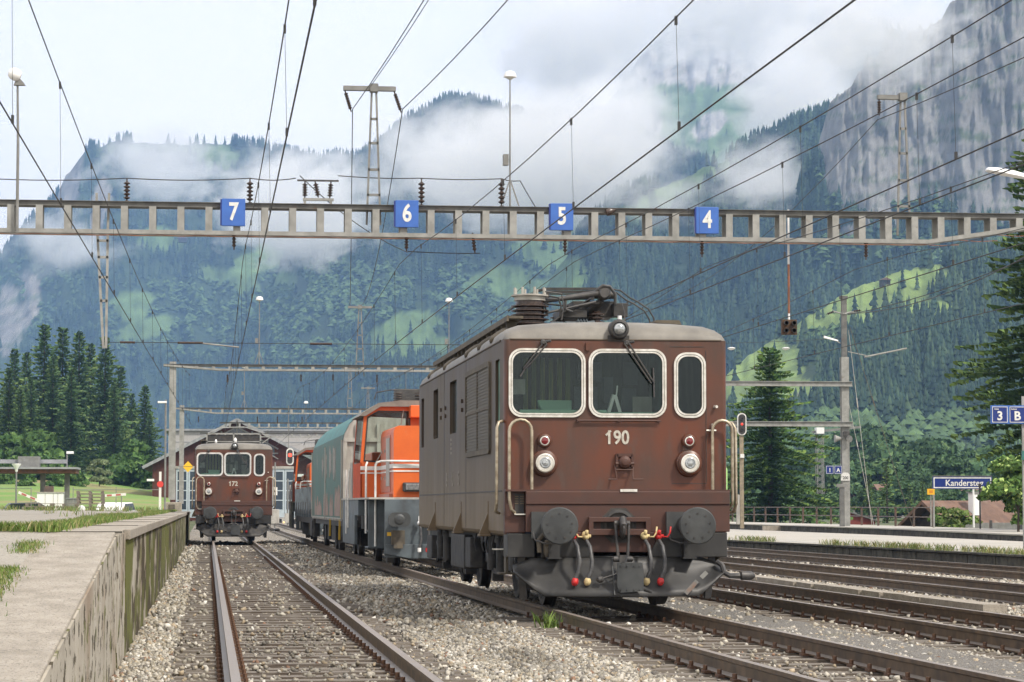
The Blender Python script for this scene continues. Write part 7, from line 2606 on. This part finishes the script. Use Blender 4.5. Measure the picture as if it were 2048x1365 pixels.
def mountain(name, ridge, Df, Dr, relief, meadows, rocks, label, trees=None, foot=1018, seed=0, cols=150, nrow=60, cliffy=None, meadow_c=(.115, .18, .065), rock_c=(.24, .225, .205), leafy=None, edge_fade=True):
    rx, ry = [p[0] for p in ridge], [p[1] for p in ridge]
    pxs = np.linspace(rx[0], rx[-1], cols)
    t = np.linspace(0, 1, nrow)
    PXg, T = np.meshgrid(pxs, t)
    top = np.interp(pxs, rx, ry)
    top = top + (fbm(pxs / 14 + seed, pxs * 0 + seed, 4) - .5) * (12 if cliffy is None else 55)
    g = T ** (1.15)
    if cliffy is not None:
        g = np.where(T < cliffy, T / cliffy * .9, .9 + (T - cliffy) / (1 - cliffy) * .10)
    py = foot + (top[None] - foot) * T
    d = Df + (Dr - Df) * g
    n = fbm(PXg / 90 + seed * 3, T * 2.2 + PXg / 400, 6) - .5
    n2 = np.abs(fbm(PXg / 45 + seed * 7, T * 1.2, 5) - .5)
    d = d * (1 + relief * (n * 1.2 + n2 * .9) * np.minimum(1, T * 3) )
    if rocks:
        rm = np.clip(ell(PXg, py, rocks) * 3, 0, 1)
        d = d + rm * (fbm(PXg / 11, py / 50, 5) - .5) * Dr * relief * .45
    W_ = pix_world(PXg, py, d)
    # a back slope so the mountain has a far side
    back = W_[-1].copy()
    back[:, :2] *= 1.08
    back[:, 2] = back[:, 2] * .5
    W_ = np.concatenate([W_, back[None]])
    mf = ell(PXg, py, meadows) + (fbm(PXg / 25 + 5 + seed, py / 18, 5) - .5) * 1.6 if meadows else np.full(PXg.shape, -9.)
    rf = ell(PXg, py, rocks) + (fbm(PXg / 22 + 9, py / 30, 5) - .5) * 1.5 if rocks else np.full(PXg.shape, -9.)
    if cliffy is not None:
        rf = np.where(ell(PXg, py, rocks) > -.25, rf * .6 + .75, rf)
    base = np.array([.035, .06, .028])
    C_ = np.tile(base, PXg.shape + (1,))
    k = np.clip(mf * 4 + .5, 0, 1)[..., None]
    mc = np.array(meadow_c) * (.75 + .5 * fbm(PXg / 30, py / 12, 4))[..., None]
    C_ = C_ * (1 - k) + mc * k
    k = np.clip(rf * 4 + .5, 0, 1)[..., None]
    st = .5 * fbm(PXg / 16 + 3 + fbm(PXg / 40, py / 40) * 3, py / 34 + 2, 6) + .5 * fbm(PXg / 45, py / 9 + PXg / 35, 6)
    rc = np.array(rock_c) * (.72 + .56 * st)[..., None]
    k2 = np.clip((fbm(PXg / 40 + 40, py / 7 + PXg / 60, 5) - .60) * 9, 0, 1)[..., None]
    rc = rc * (1 - k2 * .7) + np.array([.07, .11, .045]) * k2 * .7
    C_ = C_ * (1 - k) + rc * k
    C_ = np.concatenate([C_, C_[-1:]])
    R_, K = C_.shape[:2]
    idx = np.arange(R_ * K).reshape(R_, K)
    Fq = np.stack([idx[:-1, :-1], idx[:-1, 1:], idx[1:, 1:], idx[1:, :-1]], -1).reshape(-1, 4)
    o = np_mesh(name, W_.reshape(-1, 3), Fq, M['mountain'], cols=C_.reshape(-1, 3), smooth=True)
    tag(o, label, 'mountain', kind='structure')
    if trees:
        N, h0, h1, tlabel = trees
        r = np.random.default_rng(seed + 500)
        N2 = int(N * 2.2)
        u, v = r.random(N2) * (K - 1.001), r.random(N2) ** .9 * (nrow - 1.001)
        # the crest gets its own row of trees
        v[: N2 // 26] = nrow - 1.001 - r.random(N2 // 26) * .5
        ui, vi = u.astype(int), v.astype(int)
        fu, fv = (u - ui)[:, None], (v - vi)[:, None]
        G = W_
        P_ = (G[vi, ui] * (1 - fu) + G[vi, ui + 1] * fu) * (1 - fv) + (G[vi + 1, ui] * (1 - fu) + G[vi + 1, ui + 1] * fu) * fv
        mm = mf[vi, ui]
        rk = rf[vi, ui]
        ok = (mm < r.uniform(-.25, .12, N2)) & (rk < r.uniform(-.35, .2, N2))
        ok |= (r.random(N2) < .03) & (rk < .2)
        PXi, PYi = PXg[vi, ui], py[vi, ui]
        clump = fbm(PXi / 40 + 70, PYi / 30, 4)
        ok &= (clump > r.uniform(.30, .44, N2)) | (v > nrow - 1.6) & (mm < .1) & (rk < .2)
        P_, PXi, PYi, clump = P_[ok][:N], PXi[ok][:N], PYi[ok][:N], clump[ok][:N]
        n_ = len(P_)
        leaf = (fbm(PXi / 50 + 20, PYi / 35 + 9, 4) > .56) if leafy is None else (ell(PXi, PYi, leafy) + (fbm(PXi / 30 + 20, PYi / 22 + 9, 4) - .5) * 2 > 0)
        hh = r.uniform(h0, h1, n_) * np.where(leaf, .55, 1)
        ww = hh * np.where(leaf, r.uniform(.34, .5, n_), r.uniform(.16, .24, n_))
        m, K3 = 6, 4
        a = np.linspace(0, 2 * math.pi, m, endpoint=False)[None] + r.uniform(0, 6, n_)[:, None]
        ca, sa = np.cos(a), np.sin(a)
        V = np.zeros((n_, K3 * (m + 1), 3))
        # conifer: four jagged skirts; broadleaf: four overlapping rounded tufts
        cz, cr_, ct = [.06, .28, .50, .70], [1.0, .78, .55, .32], [.42, .62, .82, 1.0]
        lz, lr, lt = [.0, .18, .36, .52], [.95, 1.05, .95, .75], [.36, .54, .72, .86]
        for q in range(K3):
            jr = r.uniform(.6, 1.3, (n_, m))
            rad = ww[:, None] * np.where(leaf[:, None], lr[q], cr_[q]) * jr
            ox = np.where(leaf, r.uniform(-.55, .55, n_), 0)[:, None] * ww[:, None]
            oy = np.where(leaf, r.uniform(-.55, .55, n_), 0)[:, None] * ww[:, None]
            b = q * (m + 1)
            V[:, b:b + m, 0] = P_[:, 0:1] + ca * rad + ox
            V[:, b:b + m, 1] = P_[:, 1:2] + sa * rad + oy
            V[:, b:b + m, 2] = P_[:, 2:3] + hh[:, None] * (np.where(leaf[:, None], lz[q], cz[q]) + r.uniform(-.05, .05, (n_, m)))
            V[:, b + m, 0] = P_[:, 0] + ox[:, 0]
            V[:, b + m, 1] = P_[:, 1] + oy[:, 0]
            V[:, b + m, 2] = P_[:, 2] + hh * np.where(leaf, lt[q], ct[q])
        fc = []
        for q in range(K3):
            b = q * (m + 1)
            for i in range(m):
                fc.append((b + i, b + (i + 1) % m, b + m))
        Fc = (np.array(fc)[None] + (np.arange(n_) * K3 * (m + 1))[:, None, None]).reshape(-1, 3)
        c = np.where(leaf[:, None], LEAFC[r.integers(0, 2, n_)], FORC[r.integers(0, 3, n_)]) * r.uniform(.7, 1.3, (n_, 1)) * (.7 + .6 * clump)[:, None]
        tag(np_mesh('forest', V.reshape(-1, 3), Fc, M['forest'], cols=np.repeat(c, K3 * (m + 1), axis=0) * r.uniform(.75, 1.25, (n_ * K3 * (m + 1), 1))), tlabel, 'forest', kind='stuff')


# left massif with the flat top
mountain('mountain', [(-260, 640), (-120, 585), (0, 522), (60, 447), (112, 396), (132, 350), (172, 302), (232, 284), (300, 288), (380, 288), (430, 286), (520, 296), (620, 320), (760, 320), (900, 330), (1050, 360), (1250, 420), (1500, 520)],
         3300, 4600, .05,
         [(425, 312, 50, 26, 0), (325, 480, 55, 26, 10), (265, 610, 45, 32, 0), (290, 660, 60, 22, -15), (300, 300, 120, 9, 0), (520, 520, 60, 26, -20), (460, 560, 70, 20, 15)],
         [(140, 370, 22, 60, 15), (15, 640, 28, 70, 0), (60, 600, 20, 60, 0), (200, 420, 20, 70, 10)],
         'hazy blue flat-topped mountain on the left, steep and forested', (15000, 14, 24, 'distant forest covering the hazy left mountain'), seed=1, cols=230, nrow=110,
         leafy=[(330, 640, 150, 70, -10), (480, 600, 190, 60, -25), (420, 700, 200, 30, 0), (640, 560, 90, 50, 0), (60, 600, 90, 80, 0)])
# central shoulder
mountain('mountain', [(380, 900), (450, 760), (520, 620), (580, 500), (640, 390), (700, 335), (742, 308), (780, 280), (820, 243), (870, 218), (915, 205), (960, 212), (1000, 228), (1080, 245), (1150, 225), (1230, 240), (1300, 285), (1400, 330), (1500, 380), (1620, 480), (1700, 600)],
         2500, 3700, .06,
         [(820, 655, 62, 26, -8), (780, 690, 60, 22, 10), (1100, 510, 85, 40, 10), (1000, 560, 70, 26, -10), (560, 560, 40, 20, 0), (1200, 470, 100, 40, 0), (880, 690, 70, 18, 5), (1060, 580, 70, 24, 0)],
         [(2000, 2000, 5, 5, 0)],
         'hazy forested shoulder rising into the clouds at the centre', (14000, 13, 23, 'distant forest on the central shoulder'), seed=2, cols=220, nrow=110,
         leafy=[(560, 640, 120, 60, 0), (700, 600, 120, 70, 0), (960, 600, 140, 80, 0), (620, 720, 100, 30, 0)])
# high rocky alp in the clouds
mountain('mountain', [(1130, 330), (1180, 260), (1230, 190), (1280, 110), (1340, 60), (1500, 35), (1650, 30), (1800, 60), (1900, 120)],
         3500, 4700, .035,
         [(1330, 225, 130, 55, 5), (1430, 290, 150, 50, -15), (1350, 330, 130, 60, 0), (1450, 210, 130, 50, 0), (1520, 250, 120, 50, 0)],
         [(1400, 115, 210, 62, 0), (1275, 240, 55, 34, 25), (1420, 250, 40, 22, -30)],
         'high pale rock wall and alpine meadow half lost in the clouds', (1600, 12, 22, 'sparse conifers on the high alp'), seed=3, cols=150, nrow=80, meadow_c=(.12, .18, .085), rock_c=(.36, .35, .33), foot=700)
# nearer right ridge
mountain('mountain', [(860, 1000), (940, 860), (1000, 740), (1060, 630), (1120, 530), (1180, 452), (1232, 402), (1290, 382), (1345, 368), (1395, 342), (1430, 330), (1480, 306), (1510, 292), (1560, 268), (1610, 246), (1660, 230), (1740, 220), (1900, 300)],
         1500, 2500, .07,
         [(1330, 398, 85, 28, -28), (1420, 350, 60, 20, -25), (1120, 560, 70, 50, 0), (1070, 500, 70, 34, 0), (1260, 430, 40, 20, 0)],
         [(1265, 470, 20, 14, 0)],
         'steep forested ridge to the right of centre with meadow patches and pale screes', (11000, 11, 19, 'forest on the steep ridge right of centre'), seed=4, cols=220, nrow=120, leafy=[(1100, 620, 80, 60, 0), (1200, 700, 90, 60, 0)])
# cliff at the right
mountain('cliff', [(1540, 700), (1575, 560), (1592, 430), (1602, 360), (1632, 322), (1644, 270), (1652, 226), (1680, 180), (1730, 130), (1790, 78), (1870, 36), (1960, -20), (2060, -80), (2300, -200)],
         1500, 2050, .015,
         [(1880, 150, 70, 16, -20), (1835, 380, 120, 16, 8), (1950, 400, 100, 16, 0), (1780, 400, 50, 20, 0)],
         [(1850, 250, 215, 140, 0), (1740, 330, 85, 90, 20), (1990, 160, 160, 260, 0), (1690, 260, 40, 110, 0), (1900, 100, 120, 90, -30), (1700, 470, 30, 16, 0), (1760, 440, 30, 20, 0)],
         'tall grey limestone cliff at the upper right', (5200, 10, 17, 'forest below the limestone cliff'), seed=5, cols=240, nrow=150, cliffy=.52, rock_c=(.23, .225, .215), foot=1016)
# meadow hillside on the right
mountain('hillside', [(1360, 900), (1420, 800), (1470, 730), (1530, 690), (1590, 652), (1650, 612), (1720, 572), (1800, 545), (1860, 532), (1950, 530), (2100, 500), (2300, 480)],
         850, 1420, .05,
         [(1730, 592, 165, 42, -24), (1800, 568, 95, 44, -10), (1640, 640, 70, 24, -25), (1690, 640, 60, 26, 0), (1520, 745, 95, 60, -10), (1575, 790, 60, 50, 20), (1470, 790, 60, 50, 0), (1850, 620, 60, 24, 0)],
         [(1600, 800, 8, 14, -25)],
         'green hillside with a diagonal meadow and scattered conifers on the right', (6500, 8, 14, 'conifers scattered over the right hillside'), seed=6, cols=220, nrow=90, meadow_c=(.18, .25, .075), leafy=[(1800, 900, 300, 60, 0), (1650, 680, 40, 30, 0)], foot=1016)

# a tiny alpine hut and two farm sheds on the slopes
for px, py, d, w_, lab in ((1772, 566, 1398, 5, 'tiny dark alpine hut on the diagonal meadow'), (365, 482, 4150, 14, 'tiny farm hut on the upper left mountain meadow')):
    r = ray(px, py)
    p = O + r * (d / F)
    t = thing('alpine_hut', p, label=lab, cat='hut')
    MB().box(-w_ / 2, w_ / 2, 0, w_, -2, w_ * .3).build('wall', dkwood, t)
    MB().prism([(-w_ * .65, w_ * .3), (w_ * .65, w_ * .3), (0, w_ * .6)], 'y', -1, w_ + 1).build('roof', tile, t)

# haze
hz = bpy.data.materials.new('haze')
hz.use_nodes = True
_t = hz.node_tree
_t.nodes.clear()
_o = _t.nodes.new('ShaderNodeOutputMaterial')
_v = _t.nodes.new('ShaderNodeVolumePrincipled')
_v.inputs['Color'].default_value = (.31, .52, .90, 1)
_v.inputs['Density'].default_value = .000120
_v.inputs['Anisotropy'].default_value = 0
_t.links.new(_v.outputs[0], _o.inputs['Volume'])
o = MB().box(-3200, 5200, -80, 5860, -12, 1150).build('haze', hz)
o['kind'] = 'stuff'
o['label'] = 'thin blue haze filling the valley'


def cloud_mat(name, dens, nscale, off, cover=.5, sharp=1.0):
    m = bpy.data.materials.new(name)
    m.use_nodes = True
    t = m.node_tree
    N, L = t.nodes, t.links
    N.clear()
    o = N.new('ShaderNodeOutputMaterial')
    v = N.new('ShaderNodeVolumePrincipled')
    v.inputs['Color'].default_value = (1, 1, 1, 1)
    v.inputs['Anisotropy'].default_value = 0
    co = N.new('ShaderNodeTexCoord')
    ln = N.new('ShaderNodeVectorMath')
    ln.operation = 'LENGTH'
    L.new(co.outputs['Object'], ln.inputs[0])
    g = N.new('ShaderNodeNewGeometry')
    mp = N.new('ShaderNodeMapping')
    mp.inputs['Location'].default_value = (off, off * .7, off * .3)
    mp.inputs['Scale'].default_value = (nscale, nscale * .45, nscale * 1.5)
    L.new(g.outputs['Position'], mp.inputs['Vector'])
    n = N.new('ShaderNodeTexNoise')
    n.inputs['Scale'].default_value = 1
    n.inputs['Detail'].default_value = 4
    n.inputs['Roughness'].default_value = .58
    n.inputs['Distortion'].default_value = .4
    L.new(mp.outputs['Vector'], n.inputs['Vector'])
    # density = dens * clamp(sharp*(noise - cover) - falloff)
    fr = N.new('ShaderNodeMapRange')
    fr.inputs['From Min'].default_value = .25
    fr.inputs['From Max'].default_value = 1
    fr.inputs['To Min'].default_value = 0
    fr.inputs['To Max'].default_value = .42
    L.new(ln.outputs['Value'], fr.inputs['Value'])
    s1 = N.new('ShaderNodeMath')
    s1.operation = 'SUBTRACT'
    L.new(n.outputs['Fac'], s1.inputs[0])
    L.new(fr.outputs['Result'], s1.inputs[1])
    s2 = N.new('ShaderNodeMapRange')
    s2.inputs['From Min'].default_value = cover - .14 / sharp
    s2.inputs['From Max'].default_value = cover + .14 / sharp
    s2.inputs['To Min'].default_value = 0
    s2.inputs['To Max'].default_value = dens
    L.new(s1.outputs[0], s2.inputs['Value'])
    L.new(s2.outputs['Result'], v.inputs['Density'])
    L.new(v.outputs[0], o.inputs['Volume'])
    return m


def cloud(px, py, d, rx, ry, rd, dens, label, off=0.0, cover=.40, ns=None, sharp=1.0):
    """one bank of cloud: centre pixel, distance, radii in pixels across/up and metres in depth"""
    r = ray(px, py)
    p = O + r * (d / F)
    s = d / F
    bm = bmesh.new()
    bmesh.ops.create_icosphere(bm, subdivisions=3, radius=1.0)
    me = bpy.data.meshes.new('cloud')
    bm.to_mesh(me)
    bm.free()
    me.materials.append(cloud_mat('cloud_%d' % int(off * 10 + px), dens, ns or (1 / (70 * s)), off, cover, sharp))
    o = bpy.data.objects.new('cloud', me)
    C.objects.link(o)
    o.location = p
    o.scale = (rx * s, rd, ry * s)
    o.rotation_euler = (0, 0, -math.atan2(p.x, p.y))
    tag(o, label, 'cloud', kind='stuff')
    return o


cloud(330, 335, 3700, 215, 100, 420, 0.0109, 'patchy cloud lying over the flat top of the left mountain', 1.3, .43)
cloud(120, 490, 3500, 190, 90, 350, 0.0078, 'wisps of cloud at the left foot of the flat-topped mountain', 2.1, .45)
cloud(590, 415, 2900, 210, 135, 350, 0.0170, 'bright cloud in the gap between left mountain and central shoulder', 3.7, .35)
cloud(870, 320, 2600, 240, 115, 330, 0.0088, 'ragged cloud in front of the central shoulder', 4.4, .38)
cloud(1060, 340, 2450, 260, 130, 380, 0.0156, 'dense white cloud bank filling the centre gap', 5.2, .27)
cloud(1230, 270, 2500, 190, 160, 380, 0.0109, 'cloud rising along the slope right of centre', 6.6, .37)
cloud(1150, 100, 3300, 210, 130, 500, 0.0117, 'high cloud over the rock wall, left part', 7.1, .34)
cloud(1480, 0, 3300, 420, 80, 600, 0.0130, 'high cloud veiling the top of the rock wall', 8.9, .33)
cloud(1600, 200, 2900, 160, 170, 400, 0.0143, 'bright cloud between the rock wall and the limestone cliff', 9.3, .33)
cloud(1520, 350, 2150, 150, 80, 220, 0.0130, 'low cloud snagged on the ridge left of the cliff', 10.2, .39)
cloud(1760, 70, 1800, 260, 120, 200, 0.0156, 'grey cloud wrapping the top of the limestone cliff', 11.7, .38)
cloud(1330, 400, 1900, 150, 70, 200, 0.0091, 'thin cloud drifting over the meadow ridge', 12.5, .46)



# ------------------------------------------------------------ pieces that stand apart become parts of their own
def split_apart(o):
    me = o.data
    nv = len(me.vertices)
    par = list(range(nv))

    def root(i):
        while par[i] != i:
            par[i] = par[par[i]]
            i = par[i]
        return i
    for e in me.edges:
        a, b = root(e.vertices[0]), root(e.vertices[1])
        if a != b: par[a] = b
    isl = {}
    for i in range(nv): isl.setdefault(root(i), []).append(i)
    keys = list(isl)
    if len(keys) < 2: return
    bb = []
    for k in keys:
        cs = [me.vertices[i].co for i in isl[k]]
        bb.append((Vector([min(c[j] for c in cs) for j in range(3)]), Vector([max(c[j] for c in cs) for j in range(3)])))
    n = len(keys)
    g = list(range(n))

    def rg(i):
        while g[i] != i: i = g[i]
        return i
    sz = [max(b[1] - b[0]) for b in bb]
    for i in range(n):
        for j in range(i + 1, n):
            gap = math.sqrt(sum(max(0, bb[i][0][q] - bb[j][1][q], bb[j][0][q] - bb[i][1][q]) ** 2 for q in range(3)))
            if gap <= max(.02, .5 * max(sz[i], sz[j])):
                a, b = rg(i), rg(j)
                if a != b: g[a] = b
    groups = {}
    for i in range(n): groups.setdefault(rg(i), []).append(keys[i])
    if len(groups) < 2: return
    owner = {}
    for gi, ks in enumerate(groups.values()):
        for k in ks:
            for v in isl[k]: owner[v] = gi
    base = o.name.split('.')[0]
    faces = {}
    for p in me.polygons:
        faces.setdefault(owner[p.vertices[0]], []).append((tuple(p.vertices), p.use_smooth))
    first = True
    for gi, fl in faces.items():
        idx = {}
        for f, _ in fl:
            for v in f: idx.setdefault(v, len(idx))
        nm = bpy.data.meshes.new(base)
        nm.from_pydata([tuple(me.vertices[v].co) for v in idx], [], [tuple(idx[v] for v in f) for f, _ in fl])
        nm.polygons.foreach_set('use_smooth', [s for _, s in fl])
        for m in me.materials: nm.materials.append(m)
        if first:
            o.data = nm
            first = False
        else:
            c = o.copy()
            c.data = nm
            C.objects.link(c)


NAMES = {'axle_box', 'mark', 'block', 'bolt', 'boom_stripe', 'brake_lever', 'brake_pipe', 'cab_glass', 'cab_side', 'catch', 'equipment_box', 'graffiti', 'hose_cock', 'insulator',
         'lifting_bracket', 'paper', 'roof_horn', 'roof_vent', 'running_gear', 'sand_pipe', 'side_lining', 'side_window', 'stake', 'wall_edge', 'wiper', 'cab', 'underframe', 'hood_vent'}
for o in [q for q in bpy.data.objects if q.type == 'MESH' and q.parent is not None and q.name.split('.')[0] in NAMES]:
    split_apart(o)
